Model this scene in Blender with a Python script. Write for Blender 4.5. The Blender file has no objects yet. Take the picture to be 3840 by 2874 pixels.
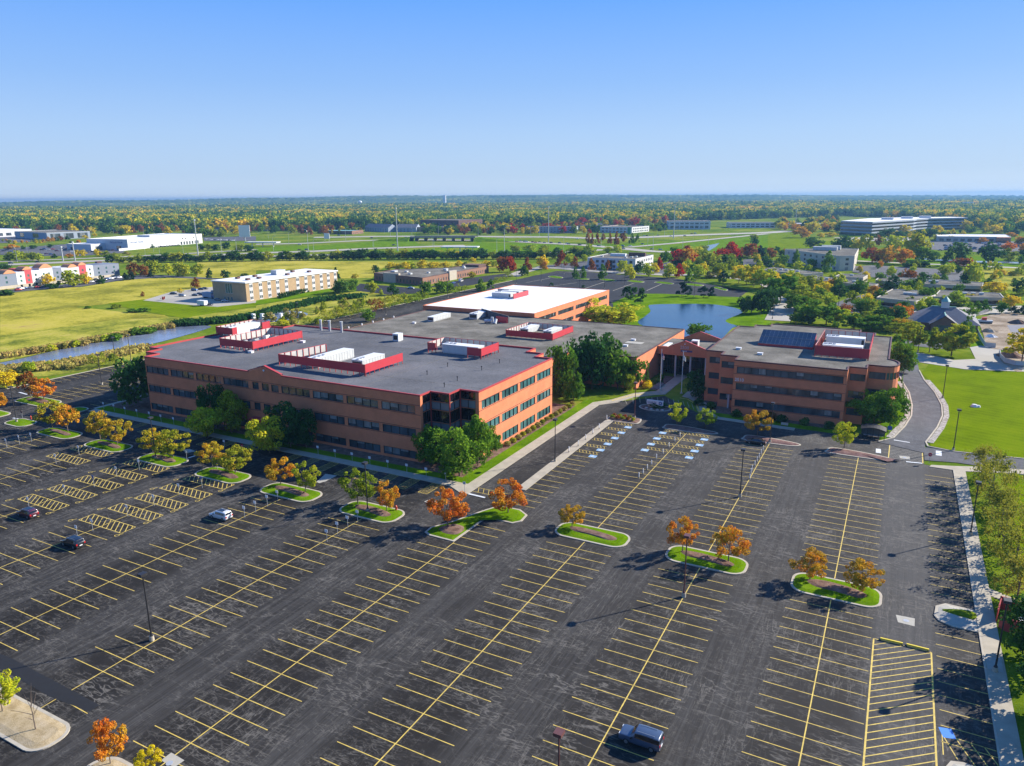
import bpy, math, random
import numpy as np
from mathutils import Vector
random.seed(7); rng = np.random.default_rng(11)
R = math.radians
SC = bpy.context.scene
COL = SC.collection
# ------------------------------------------------------------------ survey: photograph -> ground
W, HH = 3840, 2874
FPX = 2728.; CAMH = 59.5; ROLL = R(-.42); YAW = R(28.0)
PITCH = math.atan((HH/2-743.)/FPX)
def _rz(v):
    c, s = math.cos(YAW), math.sin(YAW)
    return np.array([c*v[0]-s*v[1], s*v[0]+c*v[1], v[2]])
FW = _rz((0, math.cos(PITCH), -math.sin(PITCH))); _U = _rz((0, math.sin(PITCH), math.cos(PITCH))); _R = _rz((1, 0, 0))
RT = math.cos(ROLL)*_R+math.sin(ROLL)*_U; UP = -math.sin(ROLL)*_R+math.cos(ROLL)*_U
TL = {'1': (0, 700, 2.3), '2': (960, 700, 2.3), '3': (1920, 700, 2.3), '4': (2880, 700, 2.3), '5': (0, 1400, 2.3), '6': (960, 1400, 2.3),
      '7': (1920, 1400, 2.3), '8': (2880, 1400, 2.3), 'a': (0, 2100, 2.1396), 'b': (960, 2100, 2.1396), 'c': (1920, 2100, 2.1396), 'd': (2880, 2100, 2.1396),
      'v': (0, 1350, 4.6), 'z': (2440, 1240, 4.6), 'x': (3100, 1000, 2212/740), 'w': (0, 800, 2.765), 'e': (640, 1020, 3.456)}
def ray(t, x, y):
    a = TL[t]; u = a[0]+x/a[2]; v = a[1]+y/a[2]
    return FW*FPX+RT*(u-W/2)+UP*(HH/2-v)
def G(t, x, y, z=0.):
    d = ray(t, x, y); p = d*((z-CAMH)/d[2]); return (float(p[0]), float(p[1]), z)
def proj(p):
    d = np.array([p[0], p[1], p[2]-CAMH]); k = d@FW
    return (W/2+FPX*(d@RT)/k, HH/2-FPX*(d@UP)/k)
def rise(p, t, y):
    v = TL[t][1]+y/TL[t][2]; lo, hi = 0., 90.
    for _ in range(30):
        m = (lo+hi)/2
        if proj((p[0], p[1], p[2]+m))[1] > v: lo = m
        else: hi = m
    return lo
def span(p, t, w):
    d = np.array([p[0], p[1], -CAMH]); return w/TL[t][2]*(d@FW)/FPX
# ------------------------------------------------------------------ materials
def _n(nt, k, **kw):
    n = nt.nodes.new(k)
    for a, b in kw.items():
        if a == 'inp':
            for i, v in b.items(): n.inputs[i].default_value = v
        else: setattr(n, a, b)
    return n
ALB = .8
def c4(c): return (c[0]*ALB, c[1]*ALB, c[2]*ALB, 1)
def newmat(name):
    m = bpy.data.materials.new(name); m.use_nodes = True; nt = m.node_tree; nt.nodes.clear()
    out = _n(nt, 'ShaderNodeOutputMaterial'); bs = _n(nt, 'ShaderNodeBsdfPrincipled')
    nt.links.new(bs.outputs[0], out.inputs[0]); return m, nt, bs, out
def coord(nt, scale=(1, 1, 1), obj=False):
    if obj: s = _n(nt, 'ShaderNodeTexCoord').outputs['Object']
    else: s = _n(nt, 'ShaderNodeNewGeometry').outputs['Position']
    mp = _n(nt, 'ShaderNodeMapping'); mp.inputs['Scale'].default_value = scale
    nt.links.new(s, mp.inputs[0]); return mp.outputs[0]
def noise(nt, vec, sc, det=4, rough=.6):
    n = _n(nt, 'ShaderNodeTexNoise', inp={'Scale': sc, 'Detail': det, 'Roughness': rough}); nt.links.new(vec, n.inputs['Vector']); return n.outputs[0]
def ramp(nt, f, stops, interp='LINEAR'):
    r = _n(nt, 'ShaderNodeValToRGB'); cr = r.color_ramp; cr.interpolation = interp
    while len(cr.elements) < len(stops): cr.elements.new(.5)
    for e, (p, c) in zip(cr.elements, stops):
        e.position = p; e.color = c4(c) if not isinstance(c, float) else (c, c, c, 1)
    nt.links.new(f, r.inputs[0]); return r.outputs[0]
def mixc(nt, f, a, b, mode='MIX'):
    m = _n(nt, 'ShaderNodeMix', data_type='RGBA', blend_type=mode)
    for i, v in ((0, f), (6, a), (7, b)):
        if hasattr(v, 'is_output') or isinstance(v, bpy.types.NodeSocket): nt.links.new(v, m.inputs[i])
        else: m.inputs[i].default_value = v if i == 0 else c4(v)
    return m.outputs[2]
def math2(nt, op, a, b=0.):
    m = _n(nt, 'ShaderNodeMath', operation=op)
    for i, v in ((0, a), (1, b)):
        if isinstance(v, bpy.types.NodeSocket): nt.links.new(v, m.inputs[i])
        else: m.inputs[i].default_value = v
    return m.outputs[0]
def bumpit(nt, bs, h, strength, dist):
    b = _n(nt, 'ShaderNodeBump', inp={'Strength': strength, 'Distance': dist}); nt.links.new(h, b.inputs['Height']); nt.links.new(b.outputs[0], bs.inputs['Normal'])
M = {}
def simple(name, c, rough=.6, var=.12, sc=.6, metal=0., spec=.5, coat=0.):
    m, nt, bs, o = newmat(name)
    v = coord(nt); n = noise(nt, v, sc, 5)
    lo = tuple(x*(1-var) for x in c); hi = tuple(min(1, x*(1+var)) for x in c)
    nt.links.new(ramp(nt, n, [(.3, lo), (.7, hi)]), bs.inputs['Base Color'])
    bs.inputs['Roughness'].default_value = rough; bs.inputs['Metallic'].default_value = metal; bs.inputs['Specular IOR Level'].default_value = spec
    if coat: bs.inputs['Coat Weight'].default_value = coat; bs.inputs['Coat Roughness'].default_value = .05
    M[name] = m; return m
def grass(name, stops, sc=.05, stripes=0., sdir=(1, 0), fine=3.):
    m, nt, bs, o = newmat(name); v = coord(nt)
    a = noise(nt, v, sc, 6, .7); b = noise(nt, v, fine, 3, .7)
    f = math2(nt, 'ADD', math2(nt, 'MULTIPLY', a, .7), math2(nt, 'MULTIPLY', b, .3))
    stops = [(.5+(q-.5)*.62, c) for q, c in stops]
    col = ramp(nt, f, stops)
    if stripes:
        sx = _n(nt, 'ShaderNodeSeparateXYZ'); nt.links.new(v, sx.inputs[0])
        w = math2(nt, 'SINE', math2(nt, 'MULTIPLY', math2(nt, 'ADD', math2(nt, 'MULTIPLY', sx.outputs[0], sdir[0]), math2(nt, 'MULTIPLY', sx.outputs[1], sdir[1])), stripes))
        col = mixc(nt, math2(nt, 'MULTIPLY', math2(nt, 'ADD', w, 1.), .16), col, (.19, .26, .01))
    nt.links.new(col, bs.inputs['Base Color']); bs.inputs['Roughness'].default_value = .95; bs.inputs['Specular IOR Level'].default_value = 0.
    bumpit(nt, bs, noise(nt, v, fine*1.5, 3), .5, .15)
    M[name] = m; return m
grass('lawn', [(.28, (.06, .13, .003)), (.5, (.115, .215, .004)), (.72, (.18, .28, .012))], .12)
grass('lawn_striped', [(.28, (.085, .13, .002)), (.5, (.14, .21, .001)), (.72, (.2, .25, .008))], .06, 2.2, (.35, 1))
grass('verge', [(.28, (.07, .12, .008)), (.5, (.13, .19, .01)), (.72, (.24, .26, .03))], .07)
grass('meadow', [(.25, (.13, .13, .02)), (.42, (.25, .24, .03)), (.54, (.42, .37, .05)), (.66, (.5, .42, .08)), (.8, (.36, .25, .09))], .022, fine=.5)
grass('meadow_rough', [(.3, (.10, .13, .02)), (.46, (.26, .27, .035)), (.6, (.42, .38, .06)), (.75, (.5, .38, .14))], .06, fine=.8)
grass('ground', [(.25, (.06, .11, .01)), (.45, (.12, .19, .014)), (.6, (.22, .25, .03)), (.8, (.3, .29, .06))], .012, fine=.3)
grass('mulch', [(.3, (.12, .075, .055)), (.5, (.2, .125, .095)), (.7, (.3, .2, .15))], .8, fine=6)
grass('red_mulch', [(.3, (.14, .085, .075)), (.5, (.22, .135, .115)), (.7, (.3, .19, .165))], .8, fine=6)
grass('gravel', [(.3, (.32, .24, .13)), (.5, (.43, .34, .2)), (.7, (.52, .42, .28))], .8, fine=7)
grass('dirt', [(.3, (.2, .15, .1)), (.5, (.34, .27, .19)), (.7, (.5, .42, .32))], .08, fine=.8)
grass('rock', [(.3, (.2, .18, .15)), (.5, (.42, .38, .33)), (.7, (.66, .62, .56))], 1.5, fine=5)
grass('grey_roof', [(.3, (.12, .112, .095)), (.5, (.19, .178, .15)), (.72, (.28, .26, .22))], .12, fine=2.2)
grass('dark_roof', [(.3, (.11, .112, .12)), (.5, (.145, .147, .155)), (.72, (.19, .19, .2))], .05, fine=1.2)
def asphalt(name, base, crack, lanes=True):
    m, nt, bs, o = newmat(name); v = coord(nt)
    big = noise(nt, v, .022, 4, .6); mid = noise(nt, v, .3, 6, .75); fine = noise(nt, v, 8., 3, .7)
    col = ramp(nt, big, [(.35, tuple(x*.7 for x in base)), (.65, tuple(x*1.3 for x in base))])
    col = mixc(nt, ramp(nt, mid, [(.45, 0.), (.75, .7)]), col, tuple(x*2.1 for x in base))
    sx = _n(nt, 'ShaderNodeSeparateXYZ'); nt.links.new(v, sx.inputs[0])
    st = noise(nt, coord(nt, (1.3, .03, 1)), 1.0, 6, .8)
    if lanes:
        # worn, paler surfacing on the upper right half of the lot and the right-hand lane
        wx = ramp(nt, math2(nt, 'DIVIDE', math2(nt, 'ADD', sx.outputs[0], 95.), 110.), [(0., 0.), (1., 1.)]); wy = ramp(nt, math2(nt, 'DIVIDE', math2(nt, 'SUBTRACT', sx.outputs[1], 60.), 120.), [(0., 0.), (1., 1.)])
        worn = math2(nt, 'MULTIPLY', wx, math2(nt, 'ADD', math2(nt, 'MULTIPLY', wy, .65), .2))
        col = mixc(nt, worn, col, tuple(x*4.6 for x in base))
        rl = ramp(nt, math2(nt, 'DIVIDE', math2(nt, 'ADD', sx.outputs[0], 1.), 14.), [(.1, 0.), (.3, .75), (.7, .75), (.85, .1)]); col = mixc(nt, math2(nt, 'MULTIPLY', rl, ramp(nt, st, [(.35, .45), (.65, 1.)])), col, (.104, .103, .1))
        ph = math2(nt, 'MULTIPLY', math2(nt, 'ADD', sx.outputs[0], 14.), 2*math.pi/20.5)
        lane = ramp(nt, math2(nt, 'ADD', math2(nt, 'MULTIPLY', math2(nt, 'COSINE', ph), .5), .5), [(.4, 0.), (.85, 1.)])
        col = mixc(nt, math2(nt, 'MULTIPLY', ramp(nt, st, [(.42, .12), (.68, .85)]), lane), col, (.088, .084, .078))
    # pale filler along wandering cracks: ridges of distorted noise, mostly across and along the bays
    for (scl, k, wd, amt, ms) in (((.16, .62, 1), 1., .010, .8, .10), ((.75, .10, 1), 1., .010, .7, .07), ((.5, .9, 1), 1., .012, .5, .14), ((.11, .3, 1), 1., .006, .9, .05)):
        nn = _n(nt, 'ShaderNodeTexNoise', inp={'Scale': k, 'Detail': 3.5, 'Roughness': .62, 'Distortion': .25}); nt.links.new(coord(nt, scl), nn.inputs['Vector'])
        rd = math2(nt, 'ABSOLUTE', math2(nt, 'SUBTRACT', nn.outputs[0], .5)); line = ramp(nt, rd, [(0., 1.), (wd, .45), (wd*2.5, 0.)])
        mask = ramp(nt, noise(nt, v, ms, 6, .75), [(.44, .0), (.62, 1.)])
        col = mixc(nt, math2(nt, 'MULTIPLY', math2(nt, 'MULTIPLY', line, mask), amt), col, crack)
    col = mixc(nt, ramp(nt, fine, [(.4, 0.), (.85, .4)]), col, tuple(x*2.6 for x in base))
    nt.links.new(col, bs.inputs['Base Color']); bs.inputs['Roughness'].default_value = .9; bs.inputs['Specular IOR Level'].default_value = .12
    M[name] = m; return m
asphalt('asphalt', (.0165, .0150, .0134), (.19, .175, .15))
simple('patch_black', (.007, .0065, .006), .8, .3, 1.5)
asphalt('asphalt_new', (.024, .025, .028), (.06, .06, .06), False)
asphalt('asphalt_old', (.085, .085, .09), (.15, .15, .15), False)
simple('concrete', (.40, .35, .26), .9, .16, .5)
simple('kerb_concrete', (.44, .39, .3), .9, .14, .7)
simple('road_concrete', (.38, .35, .285), .9, .12, .05)
simple('patch_concrete', (.40, .375, .31), .9, .1, 1.)
simple('yellow_paint', (.62, .45, .09), .8, .3, 1.4)
simple('bright_yellow', (.8, .6, .03), .6, .08, 1.)
simple('white_paint', (.68, .7, .7), .7, .18, 1.2)
simple('blue_paint', (.25, .42, .6), .7, .2, 1.)
simple('bay_blue', (.02, .2, .62), .7, .1, 1.)
def brick(name, c, joint=True):
    m, nt, bs, o = newmat(name); v = coord(nt); n = noise(nt, v, .35, 6, .65); f = noise(nt, coord(nt, (4, 4, 14)), 1.2, 3)
    col = ramp(nt, n, [(.3, tuple(x*.86 for x in c)), (.7, tuple(min(1, x*1.12) for x in c))])
    col = mixc(nt, ramp(nt, f, [(.4, 0.), (.7, .3)]), col, tuple(x*.72 for x in c))
    sx = _n(nt, 'ShaderNodeSeparateXYZ'); nt.links.new(v, sx.inputs[0])
    wv = math2(nt, 'FRACT', math2(nt, 'MULTIPLY', sx.outputs[2], 2.5))
    col = mixc(nt, ramp(nt, wv, [(0., .35), (.14, 0.)]), col, tuple(x*.6 for x in c))
    nt.links.new(col, bs.inputs['Base Color']); bs.inputs['Roughness'].default_value = .9; bs.inputs['Specular IOR Level'].default_value = .2
    M[name] = m; return m
brick('orange_brick', (.74, .245, .115)); brick('tan_brick', (.47, .33, .19)); brick('brown_brick', (.3, .16, .11)); brick('dark_brick', (.17, .1, .08))
simple('red_metal', (.50, .035, .05), .45, .08, .4); simple('red_trim', (.45, .05, .045), .5, .08, .4); simple('dark_trim', (.1, .035, .03), .6, .1, 1)
simple('cream', (.62, .56, .45), .8, .06, .2); simple('white_wall', (.66, .66, .66), .75, .05, .2); simple('grey_wall', (.42, .43, .45), .8, .06, .2)
simple('hotel_grey', (.2, .23, .29), .8, .05, .2); simple('pale_blue_wall', (.34, .39, .47), .8, .05, .2); simple('crimson_wall', (.52, .06, .07), .7, .06, .2); simple('stone_wall', (.48, .42, .33), .85, .1, .6)
simple('white_roof', (.82, .81, .79), .7, .05, .1)
simple('shingle', (.16, .16, .18), .9, .15, .6); simple('green_copper', (.2, .42, .36), .6, .1, 1); simple('orange_roof', (.62, .27, .12), .7, .08, .5)
simple('unit_grey', (.56, .58, .57), .5, .07, .8); simple('unit_white', (.78, .79, .77), .5, .05, .8); simple('panel_back', (.55, .53, .49), .6, .08, .8)
simple('black_metal', (.025, .024, .026), .5, .2, 1); simple('brown_metal', (.13, .05, .045), .5, .2, 1); simple('galvanised', (.48, .5, .52), .45, .1, 1, .3)
simple('white_metal', (.8, .8, .8), .4, .03, 1); simple('aluminium', (.62, .64, .68), .35, .05, 1, .3)
simple('bark', (.16, .12, .09), .9, .25, 2.); simple('tyre', (.02, .02, .02), .8, .1, 3); simple('rim', (.45, .46, .48), .3, .05, 3, .8)
simple('tail_light', (.5, .015, .015), .25, .05, 3); simple('head_light', (.75, .78, .8), .15, .03, 3)
simple('sign_blue', (.04, .12, .35), .4, .05, 1); simple('sign_red', (.5, .02, .03), .4, .05, 1); simple('hydrant_red', (.6, .07, .03), .4, .05, 1); simple('sign_green', (.02, .28, .18), .4, .05, 1)
simple('purple_band', (.09, .06, .16), .6, .05, 1); simple('teal_cloth', (.02, .42, .36), .6, .05, 1)
simple('smooth_grey', (.2, .22, .24), .25, .05, .4); simple('grey_letters', (.55, .5, .5), .5, .02, 1); simple('white_letters', (.85, .85, .85), .5, .02, 1)
simple('flag_red', (.55, .06, .1), .8, .05, 1); simple('flag_white', (.8, .8, .78), .8, .04, 1); simple('flag_blue', (.04, .06, .25), .8, .04, 1)
def glass(name, c, rough=.08, var=.5, sc=.25):
    m, nt, bs, o = newmat(name); v = coord(nt, (1, 1, .4)); n = noise(nt, v, sc, 2)
    nt.links.new(ramp(nt, n, [(.35, tuple(x*(1-var) for x in c)), (.65, tuple(x*(1+var) for x in c))]), bs.inputs['Base Color'])
    bs.inputs['Roughness'].default_value = rough; bs.inputs['Specular IOR Level'].default_value = .8; M[name] = m
    bumpit(nt, bs, noise(nt, coord(nt), .6, 2), .12, .1)
glass('glass', (.07, .085, .095), .1); glass('glass_dark', (.008, .006, .009)); glass('glass_teal', (.05, .13, .13), .12); glass('car_glass', (.012, .014, .018), .05); glass('blinds', (.2, .21, .21), .3, .35, .9)
glass('solar_glass', (.012, .016, .035), .08)
def water(name, c, rough):
    m, nt, bs, o = newmat(name); v = coord(nt)
    nt.links.new(ramp(nt, noise(nt, v, .04, 4), [(.35, tuple(x*.7 for x in c)), (.65, tuple(x*1.3 for x in c))]), bs.inputs['Base Color'])
    bs.inputs['Roughness'].default_value = rough; bs.inputs['Specular IOR Level'].default_value = .42
    bumpit(nt, bs, noise(nt, coord(nt, (1, .45, 1)), 1.3, 4, .7), .45, .12); M[name] = m
water('pond_water', (.004, .035, .08), .08); water('channel_water', (.17, .2, .27), .16)
def paint(name, c, metal=.2):
    m, nt, bs, o = newmat(name); n = noise(nt, coord(nt), 2., 2)
    nt.links.new(ramp(nt, n, [(.3, tuple(x*.95 for x in c)), (.7, tuple(min(1, x*1.05) for x in c))]), bs.inputs['Base Color'])
    bs.inputs['Roughness'].default_value = .3; bs.inputs['Metallic'].default_value = metal
    bs.inputs['Coat Weight'].default_value = 1.; bs.inputs['Coat Roughness'].default_value = .04; M[name] = m
for k, c in (('maroon', (.09, .012, .02)), ('black', (.012, .013, .017)), ('white', (.8, .8, .8)), ('slate', (.07, .1, .16)), ('silver', (.45, .47, .5)), ('blue', (.03, .09, .25)), ('red', (.4, .02, .02)), ('grey', (.13, .14, .15))): paint('paint_'+k, c)
def leaf(name, cols, f=.5, trans=.32, rnd=.22):
    """foliage: colours shift along one crown and from tree to tree"""
    m = bpy.data.materials.new(name); m.use_nodes = True; nt = m.node_tree; nt.nodes.clear()
    out = _n(nt, 'ShaderNodeOutputMaterial'); v = coord(nt)
    n = noise(nt, v, f, 3, .6); n2 = noise(nt, v, 4.5, 2); oi = _n(nt, 'ShaderNodeObjectInfo')
    s = math2(nt, 'ADD', math2(nt, 'MULTIPLY', n, .75), math2(nt, 'MULTIPLY', n2, .25))
    s = math2(nt, 'ADD', s, math2(nt, 'MULTIPLY', math2(nt, 'SUBTRACT', oi.outputs['Random'], .5), rnd))
    col = ramp(nt, s, [(.3+.4*i/(len(cols)-1), c) for i, c in enumerate(cols)])
    d = _n(nt, 'ShaderNodeBsdfDiffuse'); t = _n(nt, 'ShaderNodeBsdfTranslucent'); mx = _n(nt, 'ShaderNodeMixShader'); mx.inputs[0].default_value = trans
    nt.links.new(col, d.inputs[0]); nt.links.new(col, t.inputs[0]); nt.links.new(d.outputs[0], mx.inputs[1]); nt.links.new(t.outputs[0], mx.inputs[2]); nt.links.new(mx.outputs[0], out.inputs[0])
    M[name] = m
leaf('leaf_maple', [(.24, .29, .02), (.46, .42, .03), (.66, .4, .03), (.66, .24, .02)], .35)
leaf('leaf_orange', [(.4, .3, .03), (.66, .38, .03), (.76, .28, .03), (.7, .15, .02)], .35)
leaf('leaf_green', [(.06, .16, .018), (.14, .28, .022), (.26, .38, .03)])
leaf('leaf_dark', [(.025, .085, .022), (.055, .14, .028), (.12, .22, .035)])
leaf('leaf_olive', [(.15, .23, .018), (.32, .38, .022), (.5, .46, .03)])
leaf('leaf_wisp', [(.2, .22, .03), (.36, .35, .04), (.46, .4, .06)])
leaf('leaf_lime', [(.28, .42, .02), (.52, .58, .03), (.7, .6, .03)])
leaf('leaf_yellow', [(.48, .45, .02), (.8, .62, .02), (.85, .56, .02)])
leaf('leaf_red', [(.36, .1, .02), (.52, .04, .02), (.42, .02, .02)])
leaf('leaf_rust', [(.17, .15, .025), (.36, .13, .03), (.42, .08, .03)])
leaf('leaf_needle', [(.02, .055, .03), (.035, .08, .045), (.05, .1, .055)])
leaf('leaf_straw', [(.3, .28, .05), (.45, .4, .1), (.5, .33, .12)])
leaf('forest_leaf', [(.04, .10, .025), (.06, .14, .03), (.09, .19, .03), (.16, .27, .03), (.36, .42, .03), (.7, .62, .03), (.85, .55, .03)], .0035, .3, .34)
# ------------------------------------------------------------------ mesh building
class MB:
    def __init__(s): s.v = []; s.f = []; s.m = []
    def add(s, vs, fs, mi=0):
        b = len(s.v); s.v += [tuple(map(float, p)) for p in vs]; s.f += [tuple(b+i for i in f) for f in fs]; s.m += [mi]*len(fs); return s
    def box(s, x0, y0, z0, x1, y1, z1, mi=0):
        return s.add([(x0, y0, z0), (x1, y0, z0), (x1, y1, z0), (x0, y1, z0), (x0, y0, z1), (x1, y0, z1), (x1, y1, z1), (x0, y1, z1)],
                     [(3, 2, 1, 0), (4, 5, 6, 7), (0, 1, 5, 4), (1, 2, 6, 5), (2, 3, 7, 6), (3, 0, 4, 7)], mi)
    def bar(s, a, b, w, h, mi=0):
        """box from a to b (bottom centre line), w wide, h high"""
        a = Vector(a); b = Vector(b); d = (b-a); d.z = 0; n = Vector((d.y, -d.x, 0)).normalized()*(w/2)
        p = [a+n, b+n, b-n, a-n]; u = Vector((0, 0, h))
        return s.add([*p, *[q+u for q in p]], [(3, 2, 1, 0), (4, 5, 6, 7), (0, 1, 5, 4), (1, 2, 6, 5), (2, 3, 7, 6), (3, 0, 4, 7)], mi)
    def prism(s, poly, z0, z1, mi=0, top=True, mt=None):
        n = len(poly); vs = [(p[0], p[1], z0) for p in poly]+[(p[0], p[1], z1) for p in poly]
        s.add(vs, [(i, (i+1) % n, n+(i+1) % n, n+i) for i in range(n)], mi)
        if top: s.add([(p[0], p[1], z1) for p in poly], [tuple(range(n))], mi if mt is None else mt)
        return s
    def tube(s, a, b, r0, r1, n=8, mi=0, cap=True):
        a = Vector(a); b = Vector(b); d = (b-a).normalized(); q = d.orthogonal().normalized(); w = d.cross(q)
        vs = []
        for c, r in ((a, r0), (b, r1)):
            for i in range(n):
                t = 2*math.pi*i/n; vs.append(c+(q*math.cos(t)+w*math.sin(t))*r)
        fs = [(i, (i+1) % n, n+(i+1) % n, n+i) for i in range(n)]
        if cap: fs += [tuple(range(n, 2*n)), tuple(range(n-1, -1, -1))]
        return s.add(vs, fs, mi)
    def quad(s, a, b, c, d, mi=0): return s.add([a, b, c, d], [(0, 1, 2, 3)], mi)
    def build(s, name, mats, parent=None, at=None, smooth=False, **kw):
        me = bpy.data.meshes.new(name)
        off = Vector((0, 0, 0))
        q = parent
        while q is not None: off += Vector(q.location); q = q.parent
        loc = Vector(at) if at is not None else Vector((0, 0, 0))
        o3 = off+loc
        me.from_pydata([(p[0]-o3.x, p[1]-o3.y, p[2]-o3.z) for p in s.v], [], s.f)
        for m_ in (mats if isinstance(mats, (list, tuple)) else [mats]): me.materials.append(M[m_])
        if any(s.m): me.polygons.foreach_set('material_index', s.m)
        if smooth: me.polygons.foreach_set('use_smooth', [True]*len(me.polygons))
        me.update()
        o = bpy.data.objects.new(name, me); COL.objects.link(o); o.location = loc
        if parent is not None: o.parent = parent
        for k, v in kw.items(): o[k] = v
        return o
def thing(name, label, cat, loc=(0, 0, 0), group=None, rz=0.):
    o = bpy.data.objects.new(name, None); COL.objects.link(o); o.location = loc; o.rotation_euler = (0, 0, rz); o.empty_display_size = .3
    o['label'] = label; o['category'] = cat
    if group: o['group'] = group
    return o
def copy_tree(o, parent=None):
    c = o.copy(); COL.objects.link(c); c.parent = parent
    for ch in o.children: copy_tree(ch, c)
    return c
def sheet(name, poly, z, m, kind='structure'):
    o = MB().add([(p[0], p[1], z) for p in poly], [tuple(range(len(poly)))]).build(name, m)
    o['kind'] = kind; return o
def px(s_, z=0.):
    """'3 10,20 30,40' -> ground points read off the photograph"""
    out = []
    t = None
    for w_ in s_.split():
        if ',' not in w_: t = w_; continue
        x, y = w_.split(','); out.append(G(t, float(x), float(y), z))
    return out
def smooth_poly(p, k=5):
    n = len(p); out = []
    for i in range(n):
        a, b, c, d = (np.array(p[(i+j) % n][:2]) for j in (-1, 0, 1, 2))
        for q in range(k):
            t = q/k; out.append(tuple(.5*((2*b)+(-a+c)*t+(2*a-5*b+4*c-d)*t*t+(-a+3*b-3*c+d)*t**3)))
    return out
def rrect(x0, y0, x1, y1, r, n=6):
    out = []
    for cx, cy, a in ((x1-r, y1-r, 0), (x0+r, y1-r, 90), (x0+r, y0+r, 180), (x1-r, y0+r, 270)):
        for i in range(n+1):
            t = R(a+90*i/n); out.append((cx+r*math.cos(t), cy+r*math.sin(t)))
    return out
def inset(poly, d):
    """shrink a roughly convex outline by d"""
    n = len(poly); out = []
    for i in range(n):
        a, b, c = (Vector(poly[(i+j) % n][:2]) for j in (-1, 0, 1))
        e1 = (b-a); e2 = (c-b)
        if e1.length < 1e-6: e1 = e2
        if e2.length < 1e-6: e2 = e1
        n1 = Vector((-e1.y, e1.x)).normalized(); n2 = Vector((-e2.y, e2.x)).normalized()
        k = (n1+n2); k = k/max(.3, k.length_squared)*2
        out.append(tuple(b+k*d))
    return out
def area(p): return sum(p[i][0]*p[(i+1) % len(p)][1]-p[(i+1) % len(p)][0]*p[i][1] for i in range(len(p)))/2
ORD = ['leftmost', 'second from the left', 'third from the left', 'fourth from the left', 'fifth from the left', 'sixth from the left', 'seventh from the left', 'eighth from the left', 'ninth from the left', 'tenth from the left']
def ordn(i, n):
    if n == 1: return ''
    if i == n-1 and n > 1: return 'rightmost'
    if i < 10: return ORD[i]
    return '%dth from the left' % (i+1) if (i+1) % 10 not in (1, 2, 3) or i+1 in (11, 12, 13) else '%d%s from the left' % (i+1, {1: 'st', 2: 'nd', 3: 'rd'}[(i+1) % 10])
# ------------------------------------------------------------------ ground, car park, roads, water
def slab(name, poly, z1, m, z0=0.):
    if area(poly) < 0: poly = poly[::-1]
    o = MB().prism(poly, z0, z1).build(name, m); o['kind'] = 'structure'; return o
g_ = MB(); n_ = 96
g_.add([(0, 0, 0)]+[(16000*math.cos(2*math.pi*i/n_), 16000*math.sin(2*math.pi*i/n_), 0) for i in range(n_)], [(0, 1+i, 1+(i+1) % n_) for i in range(n_)])
g_.build('ground', 'ground', kind='structure')
def rect(x0, y0, x1, y1): return [(x0, y0), (x1, y0), (x1, y1), (x0, y1)]
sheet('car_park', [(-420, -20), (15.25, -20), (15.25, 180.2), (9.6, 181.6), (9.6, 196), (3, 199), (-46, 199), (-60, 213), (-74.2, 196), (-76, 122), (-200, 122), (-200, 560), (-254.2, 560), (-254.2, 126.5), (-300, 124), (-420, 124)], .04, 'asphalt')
lotN = px('3 0,812 200,766 430,745 800,752 1400,792 2040,900 1965,955 1150,925 850,1003')
sheet('rear_car_park', [(-199.9, 355), (-134, 355), (-134, 384)]+[(p[0], p[1]) for p in lotN[::-1]][0:8]+[(-252, 478), (-199.9, 400)], .05, 'asphalt_new')
# lawns and meadows
sheet('meadow', px('1 0,880 700,870 1240,780 1900,795 1890,900 1240,985 560,1050 0,1110'), .10, 'meadow')
sheet('meadow', px('1 0,1085 560,1035 850,1060 1100,1090 1420,1110 1500,1160 1000,1260 500,1370 0,1470'), .12, 'meadow')
sheet('rough_grass', px('1 0,1290 500,1220 1000,1150 1550,1130 2208,1050 2208,1110 1530,1190 800,1345 0,1520'), .14, 'meadow_rough')
sheet('mown_grass', px('1 930,1010 1240,975 1700,1030 2208,1000 2208,1035 1580,1138 1300,1090 1000,1030'), .16, 'lawn_striped')
sheet('mown_grass', px('2 0,965 640,880 660,900 400,955 0,1025'), .16, 'lawn')
sheet('rough_grass', px('2 0,1030 400,965 900,905 1350,960 1000,1050 400,1190 150,1200 0,1150'), .13, 'meadow_rough')
sheet('meadow', px('1 1700,655 2208,640 2208,790 1700,790'), .10, 'meadow')
sheet('meadow', px('2 0,640 1400,650 2100,650 2100,700 1100,700 1000,790 700,795 660,720 0,725'), .11, 'meadow')
sheet('mown_grass', px('2 0,520 500,510 1100,470 1350,460 1420,510 1000,525 500,548 0,570'), .1, 'lawn')
sheet('mown_grass', px('2 780,585 1700,520 1700,560 2208,575 2208,590 1700,600 1200,585'), .1, 'lawn')
sheet('mown_grass', px('2 1800,520 1900,478 2208,490 2208,575 1900,560'), .1, 'lawn')
sheet('mown_grass', px('3 0,485 560,510 800,530 720,560 400,570 0,575'), .1, 'lawn')
sheet('mown_grass', px('3 700,500 1300,480 2000,430 1700,460 1150,515 820,520'), .1, 'lawn')
sheet('mown_grass', px('3 1170,520 1400,500 2208,415 2208,590 1800,560 1500,560 1300,550'), .1, 'lawn')
sheet('mown_grass', px('4 0,400 180,395 350,450 560,480 560,560 380,550 0,575'), .11, 'lawn_striped')
sheet('mown_grass', px('4 740,570 1200,600 1400,640 1800,600 2208,660 2208,690 1800,700 1400,680 900,670 740,640'), .11, 'lawn')
sheet('meadow', px('4 1830,700 2208,700 2208,880 2100,900 1880,820'), .12, 'meadow_rough')
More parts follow.
